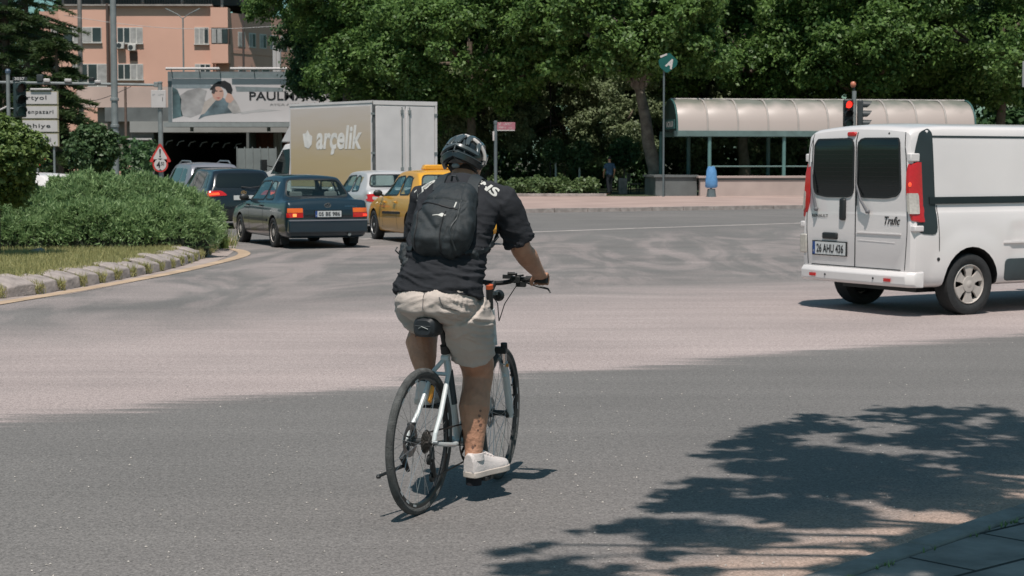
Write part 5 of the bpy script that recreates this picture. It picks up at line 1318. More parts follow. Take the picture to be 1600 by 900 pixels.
MB().prism(rnd(tri(0,zt+.005,.60)),-.168,-.159,'y').build('warning_face',M['sign_white'],r_)
MB().prism([(-.035,zt+.17),(.035,zt+.17),(.02,zt-.05),(-.02,zt-.05)],-.176,-.167,'y').prism([(-.03,zt-.08),(.03,zt-.08),(.03,zt-.14),(-.03,zt-.14)],-.176,-.167,'y').build('exclamation_mark',M['ink'],r_)
zc=gz(257); r_=MB().lathe([(-.16,.30),(-.13,.30)],'y',(0,0,zc),28).build('height_limit_sign',M['sign_red'],t)
MB().lathe([(-.168,.235),(-.155,.235)],'y',(0,0,zc),28).build('height_limit_face',M['sign_white'],r_)
text('4',r_,(-.07,-.168,zc-.01),w=.15,h=.26,bold=.03); text('50',r_,(.09,-.168,zc+.03),w=.12,h=.14,bold=.02)
MB().prism([(-.05,zc+.22),(.05,zc+.22),(0,zc+.17)],-.175,-.167,'y').prism([(-.05,zc-.22),(.05,zc-.22),(0,zc-.17)],-.175,-.167,'y').build('clearance_arrows',M['ink'],r_)
# direction boards on posts
Ys=58; sx=lambda px:(px-800)*Ys/2800; sz=lambda py: CAMZ+(252-py)*Ys/2800
t=thing('direction_boards','stack of four white direction boards reading rtyol, enpazari, hhiye, lu Meydani','sign',(sx(68),Ys,0)); o0=sx(68)
for px in (50,86): MB().tube([(sx(px)-o0,.06,0),(sx(px)-o0,.06,sz(142))],.035,8).build('post',M['galv'],t)
for i,(y0_,y1_,s_,w_,sh) in enumerate(((143.5,164,'rtyol',30,-3.5),(165.5,186,'enpazari',40,2),(187.5,207,'hhiye',36,-1),(208.5,229,'lu Meydani',33,1))):
    b=MB().b2((sx(38)-o0,-.02,sz(y1_)),(sx(95)-o0,.02,sz(y0_))).build('board',mat('board_edge_%d'%i,(.30,.27,.18),.6,var=.1),t)
    MB().b2((sx(39)-o0,-.028,sz(y1_-1)),(sx(92.8)-o0,-.018,sz(y0_+1.2))).build('board_face',M['sign_white'],b)
    text(s_,b,(sx(65+sh)-o0,-.028,sz((y0_+y1_)/2+.6)),w=w_*Ys/2800,h=(8.5 if 'y' in s_ or 'M' in s_ else 8)*Ys/2800,bold=.012,space=1.15 if i!=3 else 1)
MB().b2((sx(52)-o0,-.1,sz(142)),(sx(84)-o0,.12,sz(139))).build('top_rail',M['sign_white'],t,bevel=.02)
# near traffic light on the left
def signal_head(par,x,y,ztop,face=-1,lit=None,s=1.0,mat_=None,rotz=0):
    """three lamps, hoods towards -y (rotz turns the head)"""
    rt=Matrix.Rotation(rotz,3,'Z'); c=Vector((x,y,ztop-.45*s))
    def T(mb): mb.v=[tuple(c+rt@(Vector(v)*s)) for v in mb.v]; return mb
    h=T(MB().b2((-.15,-.09,-.45),(.15,.09,.45))).build('signal_head',mat_ or M['black'],par,bevel=.03)
    for i in range(3):
        z=.29-.29*i; m=M['inside']
        if lit==i: m=mat('lit_signal_red',(1,.035,.02),.3,var=0,emit=1.3)
        elif i==0: m=mat('dark_red_lens_%s'%par.name,(.06,.012,.012),.3,var=0)
        elif i==2: m=mat('dark_green_lens_%s'%par.name,(.01,.05,.05),.3,var=0)
        T(MB().lathe([(-.095,.11),(-.088,.115)],'y',(0,0,z),20)).build('lens',m,h)
        rings=[]
        for yy,k in ((-.09,1),(-.30,.92)):
            ring=[]
            for a_ in np.linspace(R(-35),R(215),14): ring.append(Vector((.13*k*math.cos(a_),yy-(.0 if yy>-.2 else .0)-(.06*max(0,math.sin(a_)) if yy<-.2 else 0)+(.08 if (yy<-.2 and math.sin(a_)<-.2) else 0),z+.13*k*math.sin(a_))))
            for a_ in np.linspace(R(215),R(-35),14): ring.append(Vector((.118*k*math.cos(a_),yy-(.06*max(0,math.sin(a_)) if yy<-.2 else 0)+(.08 if (yy<-.2 and math.sin(a_)<-.2) else 0),z+.118*k*math.sin(a_))))
            rings.append(ring)
        T(MB().loft(rings,True)).build('hood',mat_ or M['black'],h)
    return h
Yt=46; t=thing('traffic_light','dark traffic light numbered 3037 on a grey pole at the far left','traffic light',((17-800)*Yt/2800,Yt,0))
zt=CAMZ+(252-112)*Yt/2800
MB().tube([(0,0,0),(0,0,zt)],.052,12).build('pole',M['galv'],t); MB().lathe([(zt-.06,.07),(zt+.0,.075),(zt+.05,.04)],'z',n=12).build('pole_cap',mat('blue_cap',(.05,.08,.12),.5),t)
hx=(35-17)*Yt/2800
h=signal_head(t,hx,-.02,CAMZ+(252-129)*Yt/2800,rotz=R(28),mat_=mat('green_black_plastic',(.018,.035,.036),.5,var=.15),s=1.0)
MB().b2((hx-.17,-.0,CAMZ+(252-184)*Yt/2800),(hx-.15,.04,CAMZ+(252-124)*Yt/2800)).build('back_plate',M['darkgrey'],h)
nb=MB().b2((hx-.17,-.04,CAMZ+(252-127)*Yt/2800),(hx+.20,-.01,CAMZ+(252-121.5)*Yt/2800)).build('number_strip',M['darkgrey'],h)
V,F=textmesh('3037',w=.26,h=.075,bold=.03); MB().add([(hx+.01+v[0],-.045,CAMZ+(252-124.2)*Yt/2800+v[1]) for v in V],F).build('lettering',M['sign_white'],h,smooth=0)
for z in (128,170): MB().tube([(0,0,CAMZ+(252-z)*Yt/2800),(hx,0,CAMZ+(252-z)*Yt/2800)],.015,6).build('bracket',M['galv'],t)
MB().tube([(-.9,.0,CAMZ+(252-176)*Yt/2800-.25),(0,0,CAMZ+(252-160)*Yt/2800-.1)],.025,6).build('stay',M['sign_white'],t)
# round red sign half hidden by the ball tree
Yr=50; zc=CAMZ+(252-247)*Yr/2800; t=thing('round_sign','round red-rimmed sign peeking out from behind the yellow-green ball shrub','sign',((61-800)*Yr/2800,Yr,0))
MB().tube([(0,0,0),(0,0,zc)],.03,8).build('post',M['galv'],t); r_=MB().lathe([(-.05,.22),(-.03,.22)],'y',(0,0,zc),26).build('rim',M['sign_red'],t); MB().lathe([(-.056,.165),(-.04,.165)],'y',(0,0,zc),26).build('face',M['sign_white'],r_)
# thin fence behind the island
t=thing('low_railing','low dark railing behind the ball tree on the island side','railing',((100-800)*60/2800,60,0)); mb=MB()
for i in range(18): mb.tube([(-1.4+i*.15,0,.0),(-1.4+i*.15,0,1.05)],.012,5)
mb.tube([(-1.45,0,1.02),(1.25,0,1.02)],.02,6); mb.build('rails',M['galv'],t)

# ---------------------------------------------------------------- street name sign
Yn=79; t=thing('street_name_sign','burgundy street name sign on a grey post behind the cyclist','sign',((774.5-800)*Yn/2800,Yn,.12)); z0=.12
nz=lambda py: CAMZ+(252-py)*Yn/2800-z0
MB().tube([(0,0,0),(0,0,nz(192))],.075,12).build('post',M['signpole'],t); MB().lathe([(nz(194),.09),(nz(190),.09),(nz(189),.05)],'z',n=12).build('post_cap',M['signpole'],t)
b=MB().b2((.06,-.04,nz(203)),(.86,.0,nz(191.5))).build('name_plate',mat('burgundy',(.34,.13,.16),.5,var=.05),t,bevel=.01)
bars(b,.12,.76,-.042,nz(194.3),.09,11,M['sign_white']); bars(b,.12,.45,-.042,nz(199.3),.08,6,M['sign_white'],seed=5); bars(b,.58,.72,-.042,nz(200),.05,3,M['sign_white'],seed=6)
MB().b2((.07,-.045,nz(204.6)),(.84,.0,nz(203.1))).build('lower_strip',M['sign_white'],t)
MB().box((-.09,-.05,nz(213)),(.08,.12,.42)).build('junction_box',M['sign_white'],t,bevel=.02)
# thin dark lamp post in the park
t=pole('park_lamp','thin black park lamp post left of the pale bushes','lamp post',860,93,125,.05,.04,M['black'])
MB().sphere((0,0,CAMZ+(252-125)*93/2800),(.12,.12,.18),10).build('lantern',M['black'],t)
# ---------------------------------------------------------------- arched shelter
t=thing('arched_shelter','long station shelter with a ribbed translucent arched roof on green posts','shelter',(7.35,80,.12),R(9))
LEN=14.0; nb=10; DEP=2.6
zE,zT=2.86,4.30
def arcp(k,n=14,s=1.0,dz_=0): 
    # quarter-like arch in (y,z): rises from the front eave to the top and down at the back
    a=math.pi*k/n; y=DEP/2-DEP/2*math.cos(a)*s; z=zE+(zT-zE)*math.sin(a)**.8*s+dz_; return y,z
rm=mat('dusty_polycarbonate',(.43,.37,.34),.35,var=0); n,L_n=nodes_of(rm); b_=n['Principled BSDF']
tc=n.new('ShaderNodeTexCoord'); sp=n.new('ShaderNodeSeparateXYZ'); L_n.new(tc.outputs['Object'],sp.inputs[0])
t_=n.new('ShaderNodeTexNoise'); t_.inputs['Scale'].default_value=1.1; t_.inputs['Detail'].default_value=5; L_n.new(tc.outputs['Object'],t_.inputs[0])
ad=n.new('ShaderNodeMath'); ad.operation='MULTIPLY_ADD'; ad.inputs[1].default_value=.9; L_n.new(t_.outputs[0],ad.inputs[0]); L_n.new(sp.outputs[2],ad.inputs[2])
mr=n.new('ShaderNodeMapRange'); mr.inputs[1].default_value=4.25; mr.inputs[2].default_value=4.7; L_n.new(ad.outputs[0],mr.inputs[0])
cr=n.new('ShaderNodeValToRGB'); cr.color_ramp.elements[0].color=(.43,.37,.34,1); cr.color_ramp.elements[1].color=(.17,.175,.15,1); L_n.new(mr.outputs[0],cr.inputs[0]); L_n.new(cr.outputs[0],b_.inputs['Base Color'])
for i in range(nb):
    x0=i*LEN/nb; x1=(i+1)*LEN/nb; rings=[]
    for k in range(15):
        y,z=arcp(k); ring=[]
        bul=[0,.05,.075,.075,.05,0]
        for j,bu in enumerate(bul):
            nx=x0+(x1-x0)*j/5; ny=(y-DEP/2)/(DEP/2); ring.append(Vector((nx,y+bu*ny*.6,z+bu*math.sin(math.pi*k/14))))
        for j,bu in list(enumerate(bul))[::-1]:
            nx=x0+(x1-x0)*j/5; ny=(y-DEP/2)/(DEP/2); ring.append(Vector((nx,y+bu*ny*.6+(.03 if y<DEP/2 else -.03),z+bu*math.sin(math.pi*k/14)-.02)))
        rings.append(ring)
    MB().loft(rings,True).build('roof_bay',rm,t)
ribm=mat('rib_pale',(.36,.33,.31),.5,var=.1)
for i in range(nb+1):
    x=i*LEN/nb; pts=[(x,*arcp(k,14,1.0,.035)) for k in range(15)]
    MB().tube(pts,.045,6).build('rib',ribm if 0<i<nb else M['green_metal'],t)
for (y,z,r_) in ((.0,zE,.0),):
    MB().b2((-.15,-.12,zE-.20),(LEN+.1,.05,zE+.05)).build('gutter',mat('gutter_green',(.11,.17,.165),.5,var=.15),t)
    MB().b2((-.15,DEP-.05,zE-.20),(LEN+.1,DEP+.1,zE+.05)).build('gutter',M['green_metal'],t)
MB().tube([(0,DEP/2,zT+.05),(LEN,DEP/2,zT+.05)],.05,6).build('ridge_pipe',ribm,t)
# end panel with its small sign
pts=[arcp(k) for k in range(15)]
MB().prism(pts,-.04,.02,'x').build('end_panel',mat('end_green',(.012,.035,.032),.3,var=.3,coat=.3),t)
MB().prism(pts,LEN-.02,LEN+.04,'x').build('end_panel',mat('end_green2',(.02,.05,.045),.4,var=.3),t)
eb=MB().b2((-.09,.25,3.0),(-.05,1.9,3.42)).build('end_sign',M['green_metal'],t)
V,F=textmesh('IIOUI',w=1.25,h=.26,bold=.03); MB().add([(-.095,1.07-v[0],3.21+v[1]) for v in V],F).build('lettering',M['sign_white'],eb,smooth=0)
for i,x in enumerate((1.5,4.95,8.4,11.9)):
    MB().tube([(x,.05,.0),(x,.05,zE-.15)],.085,12).build('post',mat('post_green_%d'%i,(.10,.20,.19),.5,var=.1) if i==0 else bpy.data.materials['post_green_0'],t)
for x in (-.1,1.2,5,9,13): MB().tube([(x,DEP,.0),(x,DEP,zE-.1)],.09,10).build('rear_post',M['green_metal'],t)
wallm=mat('shelter_wall',(.42,.34,.31),.85,var=.1,scale=1)
MB().b2((-.05+1.1,-.1,.0),(LEN,.15,.80)).build('low_wall',wallm,t)
MB().b2((.95,-.18,.801),(LEN,.22,.90)).build('wall_coping',wallm,t,bevel=.01)
MB().b2((.98,-.12,.70),(LEN,-.09,.798)).build('wall_groove',M['greyconc'],t)
MB().b2((-.9,.3,.0),(1.0,2.4,.84)).build('side_planter',M['greyconc'],t); MB().b2((-1.0,.22,.842),(1.05,2.45,.94)).build('planter_coping',M['greyconc'],t)
for z in (1.32,): MB().tube([(1.5,.05,z),(LEN,.05,z)],.035,8).build('handrail',mat('rail_green',(.10,.17,.16),.5),t)
st=MB()
for i in range(5): st.b2((-1.6+i*.0,-.25+i*.12,.0),(.95,-.13+i*.12,.0+.0001+.05*(5-i)*.5))
# litter bin with its blue bag
t=thing('litter_bin','small street bin with a bright blue plastic bag in front of the shelter post','bin',(*ground_at(1111,78.4)[:2],.12))
MB().tube([(0,0,0),(0,0,.35)],[.22,.17],10).build('foot',M['signpole'],t); MB().tube([(0,.05,.3),(0,.05,1.35)],.04,8).build('post',M['signpole'],t)
rg=random.Random(5); rings=[]
for z,r_ in ((.40,.24),(.46,.28),(.7,.27),(.95,.24),(1.15,.21),(1.25,.17),(1.32,.15)):
    rings.append([Vector((r_*math.cos(k/14*6.283)*(1+rg.uniform(-.06,.06)),r_*.8*math.sin(k/14*6.283),z+rg.uniform(-.015,.015))) for k in range(14)])
MB().loft(rings,True).build('bag',mat('blue_bag',(.10,.26,.50),.5,var=.15,scale=6,bump=.5,bscale=12),t)
# green diamond sign
Yq=78.6; t=thing('metro_sign','green diamond-shaped sign with a white letter A on a tall pole by the leaning tree','sign',((1036-800)*Yq/2800,Yq,.12)); qz=lambda py: CAMZ+(252-py)*Yq/2800-.12
MB().tube([(0,0,0),(0,0,qz(100))],.042,10).build('pole',M['signpole'],t)
s_=.37; cz=qz(100); cx=(1042-1036)*Yq/2800
dm=[(cx-s_*1.15,cz+s_*.35),(cx+.05,cz+s_*1.25),(cx+s_*1.15,cz+s_*.25),(cx+s_*1.0,cz-s_*.35),(cx-s_*.15,cz-s_*1.2),(cx-s_*1.0,cz-s_*.45)]
d_=MB().prism(rnd(dm),-.14,-.06,'y').build('sign_panel',mat('deep_green',(.006,.085,.075),.4,var=.1),t)
V,F=textmesh('A',w=.34,h=.42,bold=.05); ca,sa=math.cos(R(-28)),math.sin(R(-28))
MB().add([(cx+.10+v[0]*ca-v[1]*sa,-.15,cz-.02+v[0]*sa+v[1]*ca) for v in V],F).build('lettering',M['sign_white'],d_,smooth=0)
MB().prism([(cx-.36,cz+.30),(cx-.05,cz+.42),(cx-.05,cz+.34),(cx-.33,cz+.22)],-.155,-.142,'y').build('arrow_mark',M['sign_white'],d_)
# traffic light behind the van
Yv=46; t=thing('traffic_light','traffic light showing red on a grey pole behind the white van','traffic light',((1332-800)*Yv/2800,Yv,0)); vz=lambda py: CAMZ+(252-py)*Yv/2800
MB().tube([(0,0,0),(0,0,vz(143))],.055,12).build('pole',M['galv'],t)
signal_head(t,-.155,-.02,vz(156),lit=0,s=.82)
signal_head(t,.155,.0,vz(157),rotz=R(80),s=.82,mat_=M['darkgrey'])
MB().sphere((-.03,0,vz(133)),(.075,.075,.085),12).build('amber_beacon',mat('amber_beacon',(.50,.17,.10),.4),t); MB().tube([(0,0,vz(146)),(-.02,0,vz(137))],.03,8).build('beacon_stem',M['black'],t)
# grey sign plate cut by the right edge
t=thing('grey_sign','plain pale grey sign plate on a post at the right picture edge','sign',((1606-800)*66/2800,66,0))
MB().b2((-.32,-.04,CAMZ+(252-137)*66/2800),(.5,0,CAMZ+(252-97)*66/2800)).build('plate',mat('plate_grey',(.26,.26,.27),.6,var=.05),t,bevel=.01); MB().tube([(.1,.05,0),(.1,.05,CAMZ+(252-97)*66/2800)],.05,8).build('post',M['galv'],t)
# ---------------------------------------------------------------- bicycle (x right, y forward, origin where the rear tyre touches)
B0=G(655,803); HD=-R(22.3); LEAN=R(.8)
bike=thing('bicycle','white city bicycle with black tyres ridden by the cyclist','bicycle',B0,HD); bike.rotation_euler=(0,LEAN,HD)
bw=mat('bike_white',(.56,.60,.60),.35,var=.06,coat=.4); bk=M['black']; met=M['steel']
RW=.348; WB=1.03; spoke_m=mat('spoke_steel',(.5,.5,.5),.3,metal=.8,var=0); tyre_m=mat('bike_tyre',(.085,.088,.086),.85,var=.35,scale=25,bump=.6,bscale=160)
rim_m=mat('rim_black',(.015,.017,.018),.35,var=.1); rotor_m=mat('rotor_steel',(.30,.30,.30),.35,metal=.9,var=.1)
def bikewheel(y,front,rot=0):
    hub=MB().lathe([(-.055,.012),(-.05,.026),(-.035,.026),(-.032,.015),(.032,.015),(.035,.024),(.05,.024),(.055,.012)],'x',n=18).tube([(-.075,0,0),(.075,0,0)],.008,8)
    o=hub.build('front_wheel' if front else 'rear_wheel',mat('hub_metal_%d'%front,(.07,.07,.07),.4,metal=.5),bike,loc=(0,y,RW)); o.rotation_euler=(0,0,rot)
    tr=.0185; Rt=RW-tr
    ring=[(tr*math.cos(a)*1.0,Rt+tr*math.sin(a)) for a in np.linspace(0,2*math.pi,14)[:-1]]
    MB().lathe(ring,'x',n=96,closed=True).build('tyre',tyre_m,o)
    q=[(-.011,Rt-.013),(.011,Rt-.013),(.012,Rt-.026),(.008,Rt-.036),(-.008,Rt-.036),(-.012,Rt-.026)]
    MB().lathe(q,'x',n=96,closed=True).build('rim',rim_m,o)
    s=MB()
    for k in range(32):
        a=2*math.pi*k/32; sd=1 if k%2 else -1; da=(.38 if (k//2)%2 else -.38)
        s.tube([(sd*.036,.022*math.cos(a+da*3),.022*math.sin(a+da*3)),(sd*.002,(Rt-.034)*math.cos(a),(Rt-.034)*math.sin(a))],.0012,4)
    s.build('spokes',spoke_m,o)
    d=MB().lathe([(-.052,.052),(-.050,.052),(-.050,.08),(-.052,.08)],'x',n=40,closed=True)
    for k in range(6):
        a=k*math.pi/3; d.tube([(-.051,.02*math.cos(a),.02*math.sin(a)),(-.051,.056*math.cos(a+.5),.056*math.sin(a+.5))],.0045,5)
    d.build('brake_disc',rotor_m,o)
    # rim marks: pale lettering strip near the rim on the right side
    V,F=textmesh('- - -',w=.20,h=.010,bold=.01)
    for c in (0,math.pi*.66,math.pi*1.33):
        P=[]
        for v in V:
            th=c+v[0]/(Rt-.03); r_=Rt-.025+v[1]; P.append((.0135,r_*math.cos(th),r_*math.sin(th)))
        MB().add(P,F).build('rim_marks',M['plate'],o,smooth=0)
    return o
rw_=bikewheel(0,False); fw_=bikewheel(WB,True,R(7)); fw_.location=(-.019,WB,RW)
# reflector in the spokes of the rear wheel
MB().box((.0,.12,.21),(.012,.035,.085),Matrix.Rotation(R(-30),3,'X')).build('spoke_reflector',mat('amber_reflector',(.75,.30,.03),.3,var=.05),rw_,bevel=.006)
cs=MB()
for k,r_ in enumerate((.055,.050,.044,.038,.032,.027)): 
    x=.030+k*.0045; ring=[]
    n_=int(r_*420)
    P1_=[];P2_=[]
    for j in range(n_*2):
        rr=r_+(.0035 if j%2 else -.0015); a=math.pi*j/n_; P1_.append(Vector((x,rr*math.cos(a),rr*math.sin(a)))); P2_.append(Vector((x+.0022,rr*math.cos(a),rr*math.sin(a))))
    cs.loft([P1_,P2_],True)
cs.build('cassette',mat('cassette_steel',(.12,.11,.10),.4,metal=.7,var=.3,scale=60),rw_)
Z=RW; BBp=Vector((0,.445,.285)); ST=Vector((0,.285,.755)); HT=Vector((0,.835,.90)); HB=Vector((0,.872,.735))
STEER=R(7)
def rs(p):
    p=Vector(p); q=Matrix.Rotation(STEER,3,'Z')@(p-Vector((0,.87,0))); return q+Vector((0,.87,0))
def RSM(mb): mb.v=[tuple(rs(v)) for v in mb.v]; return mb
f=MB()
f.tube([BBp,ST+(ST-BBp).normalized()*.02],.0185,14)
f.tube([ST-Vector((0,0,.03)),HT-Vector((0,-.005,.035))],[.017,.019],14)
f.tube([BBp,HB+Vector((0,-.012,.02))],.022,14)
f.tube([HB-Vector((0,-.004,.01)),HT+Vector((0,-.002,.012))],.024,14)
f.tube([BBp-Vector((.036,0,0)),BBp+Vector((.036,0,0))],.024,14)
f.tube([ST-Vector((.02,0,.04)),ST-Vector((-.02,0,.04))],.016,10)
for s in (-1,1):
    f.tube([BBp+Vector((s*.02,-.02,0)),Vector((s*.052,.27,.295)),Vector((s*.068,.03,RW-.012))],[.013,.012,.010],10)
    f.tube([ST+Vector((s*.012,.0,-.05)),Vector((s*.040,.235,.655)),Vector((s*.060,.10,.46)),Vector((s*.070,.015,RW+.03))],[.011,.0115,.0125,.0105],10)
    f.tube([Vector((s*.07,.02,RW+.04)),Vector((s*.072,.0,RW)),Vector((s*.068,.035,RW-.015))],.011,8)
f.tube([(-.043,.225,.645),(.043,.225,.645)],.010,8)
f.build('frame',bw,bike)
# black lettering band on the down tube is hidden by the leg; a dark panel marks the seat tube
MB().tube([BBp.lerp(ST,.42)+Vector((.004,0,0)),BBp.lerp(ST,.78)+Vector((.004,0,0))],.0188,12).build('tube_decal',mat('decal_dark',(.03,.05,.06),.4),bike)
MB().tube([ST+Vector((0,.002,-.015)),ST+Vector((0,-.01,.025))],.024,14).build('seat_clamp',bk,bike)
sp=MB().tube([ST,Vector((0,.215,.915))],.0145,12).build('seat_post',bk,bike)
# saddle
rings=[]
for y,w,z,th in ((.055,.03,.985,.02),(.065,.075,.990,.035),(.11,.088,.990,.042),(.17,.066,.980,.04),(.24,.034,.966,.036),(.31,.024,.952,.034),(.355,.017,.946,.028),(.365,.006,.94,.015)):
    rings.append([Vector((w*math.cos(a),y,z+(th*.35*math.sin(a) if math.sin(a)>0 else th*math.sin(a)))) for a in np.linspace(0,2*math.pi,17)[:-1]])
sa=MB().loft(rings,True).build('saddle',mat('saddle_black',(.012,.013,.014),.45,var=.15),bike)
MB().tube([(-.022,.11,.925),(-.022,.28,.925)],.004,6).tube([(.022,.11,.925),(.022,.28,.925)],.004,6).build('saddle_rails',met,sa)
# saddle bag
bagm=mat('bag_black',(.012,.016,.02),.55,var=.2,scale=20)
rings=[]
for y,sx_,sz_ in ((.02,.040,.034),(.035,.055,.046),(.09,.058,.050),(.15,.048,.046),(.18,.03,.035)):
    rings.append([Vector((sx_*(abs(math.cos(a))**.6)*math.copysign(1,math.cos(a)),y,.886+sz_*(abs(math.sin(a))**.6)*math.copysign(1,math.sin(a)))) for a in np.linspace(0,2*math.pi,25)[:-1]])
sbag=MB().loft(rings,True).build('saddle_bag',bagm,bike)
MB().tube([(-.02,.016,.882),(-.004,.014,.892),(.02,.016,.884),(.028,.017,.880)],.0018,5).build('bag_mark',M['galv'],sbag)
MB().tube([(-.04,.02,.893),(.04,.02,.893)],.0025,6).build('bag_zip',M['darkgrey'],sbag)
# drivetrain
ch=MB().lathe([(.045,.088),(.048,.092),(.051,.088),(.048,.078)],'x',(0,BBp.y,BBp.z),44,closed=True)
for k in range(5):
    a=2*math.pi*k/5; ch.tube([(.048,BBp.y,BBp.z),(.048,BBp.y+.08*math.cos(a),BBp.z+.08*math.sin(a))],.007,6)
ch.lathe([(.052,.098),(.055,.104),(.058,.098),(.055,.090)],'x',(0,BBp.y,BBp.z),44,closed=True)
cr_=ch.build('chainring',bk,bike)
CA=.17
MB().tube([(.062,BBp.y,BBp.z),(.078,BBp.y,BBp.z-CA)],[.015,.011],10).build('crank',bk,bike)
MB().tube([(-.062,BBp.y,BBp.z),(-.078,BBp.y,BBp.z+CA)],[.015,.011],10).build('crank',bk,bike)
for s,z in ((1,BBp.z-CA),(-1,BBp.z+CA)):
    MB().b2((s*.085,BBp.y-.045,z-.010),(s*.175,BBp.y+.045,z+.010)).tube([(s*.07,BBp.y,z),(s*.18,BBp.y,z)],.007,8).build('pedal',bk,bike,bevel=.004)
# pedals: reflectors
cp=[]
mb=MB()
up=[(.046,BBp.y,BBp.z+.093),(.044,0.0,RW+.046)]; lo=[(.046,BBp.y,BBp.z-.093),(.044,.055,.165)]
mb.tube(up,.004,6).tube(lo,.004,6).tube([(.046,BBp.y+.093*math.sin(a),BBp.z+.093*math.cos(a)) for a in np.linspace(0,math.pi,12)],.004,6).build('chain',mat('chain_dark',(.05,.045,.04),.5,metal=.5),bike)
dr=MB().tube([(.062,.0,RW-.02),(.070,-.012,RW-.075),(.060,.01,.215)],[.012,.014,.010],8)
dr.lathe([(.040,.026),(.052,.026)],'x',(0,.012,.262),12).lathe([(.040,.026),(.052,.026)],'x',(0,.045,.175),12).tube([(.058,.012,.262),(.058,.045,.175)],.012,6)
dr.build('rear_derailleur',bk,bike)
dr2=MB().tube([(.070,.02,RW-.01),(.075,-.05,RW-.03),(.072,-.035,RW-.11),(.062,.03,.30)],.0028,6).build('gear_cable',bk,bike)
# rear brake caliper left, kickstand
MB().box((-.066,.045,RW+.045),(.03,.045,.07)).box((-.075,.02,RW-.02),(.018,.03,.12)).build('brake_caliper',bk,bike,bevel=.006)
MB().tube([(-.062,.0,RW-.03),(-.075,-.03,RW-.08),(-.07,.02,RW-.15)],[.013,.018,.010],8).build('kickstand_mount',bk,bike)
MB().tube([(-.082,.01,.225),(-.10,-.09,.215),(-.115,-.19,.205)],[.010,.008,.008],8).sphere((-.116,-.20,.203),(.012,.018,.012),8).build('kickstand',bk,bike)
MB().lathe([(-.0,.014),(.012,.014)],'x',(-.085,0,RW),12).lathe([(-.01,.012),(.012,.010)],'x',(.082,0,RW),12).build('axle_nut',met,bike)
# fork with suspension
fk=MB(); FH=Vector((0,WB,RW)); CRN=Vector((0,.885,.675))
for s in (-1,1):
    fk.tube([CRN+Vector((s*.058,.004,-.04)),FH+Vector((s*.058,.0,.0))],[.0195,.018],12).tube([FH+Vector((s*.058,-.0,.02)),FH+Vector((s*.058,.002,-.02))],[.016,.014],10)
fk.tube([CRN+Vector((-.058,.018,-.12)),CRN+Vector((-.03,.04,-.03)),CRN+Vector((.03,.04,-.03)),CRN+Vector((.058,.018,-.12))],.013,8)
fo=RSM(fk).build('fork',bw,bike)
for s in (-1,1): RSM(MB().tube([CRN+Vector((s*.058,.0,.02)),CRN+Vector((s*.058,.004,-.06))],.014,10)).build('stanchion',M['chrome'],fo)
RSM(MB().box((0,CRN.y,CRN.z+.022),(.145,.045,.035)).tube([CRN+Vector((.058,0,.03)),CRN+Vector((.058,-.002,.062))],.018,12).tube([CRN+Vector((-.058,0,.03)),CRN+Vector((-.058,-.002,.062))],.018,12)).build('fork_crown',bk,fo,bevel=.008)
RSM(MB().sphere((.078,CRN.y+.0,CRN.z-.055),(.008,.012,.012),8)).build('fork_reflector',mat('fork_orange',(.8,.3,.05),.3),fo)
MB().tube([CRN+Vector((-.056,.01,-.02)),Vector((-.07,1.0,.50)),Vector((-.07,1.02,.40))],.003,6).build('brake_cable',bk,bike)
RSM(MB().box((-.07,WB-.05,RW+.05),(.03,.045,.07))).build('front_caliper',bk,bike,bevel=.006)
for i in range(3): RSM(MB().tube([(.078,WB-.035-i*.024,RW+.10+i*.055),(.0785,WB-.038-i*.024,RW+.108+i*.055)],.0035,6)).build('fork_stud',bk,fo)
# stem, bars, levers, grips
MB().tube([HT+Vector((0,-.002,.0)),HT+Vector((0,-.015,.115))],.018,12).tube([HT+Vector((0,-.013,.10)),Vector((0,.88,1.045))],.017,12).build('stem',bk,bike)
MB().tube([HT+Vector((.0,-.012,.118)),HT+Vector((.0,-.016,.138))],.020,14).build('stem_spacer',mat('orange_spacer',(.62,.12,.035),.4),bike)
bars=[rs(q) for q in [(-.29,.835,1.072),(-.20,.850,1.072),(-.13,.865,1.068),(-.06,.880,1.047),(0,.882,1.043),(.06,.880,1.047),(.13,.865,1.068),(.20,.850,1.072),(.29,.835,1.072)]]
hb=MB().tube(chaikin(bars,2),.0125,10).build('handlebar',bk,bike)
for s in (-1,1):
    RSM(MB().tube([(s*.18,.853,1.072),(s*.295,.834,1.072)],.0165,12)).build('grip',mat('grip_%d'%(s+1),(.03,.032,.034),.8,bump=.5,bscale=200),hb)
    RSM(MB().tube([(s*.13,.875,1.066),(s*.17,.90,1.052),(s*.23,.905,1.032),(s*.285,.895,1.022),(s*.30,.885,1.004)],[.010,.007,.006,.005,.004],8)).build('brake_lever',bk,hb)
    RSM(MB().box((s*.125,.858,1.067),(.05,.035,.035)).box((s*.15,.865,1.045),(.05,.03,.03)).tube([(s*.13,.85,1.085),(s*.17,.84,1.092)],.006,6)).build('shifter',bk,hb,bevel=.006)
    MB().tube([(s*.14,.885,1.06),(s*.09,.97,1.03),(s*.02,.98,.93),(0,.955,.84)],.0028,6).build('control_cable',bk,hb)
RSM(MB().tube([(.125,.835,1.098),(.09,.82,1.10)],.008,8).tube([(.13,.85,1.072),(.13,.84,1.10)],.006,6).box((.08,.86,1.08),(.05,.02,.02))).build('bell',bk,hb)
MB().lathe([(-.03,.005),(-.022,.024),(.0,.030),(.012,.030)],'y',(.0,.94,.975),18).build('headlamp',bk,bike)
MB().box((.0,.915,.99),(.02,.05,.02)).build('lamp_bracket',M['steel'],bike)
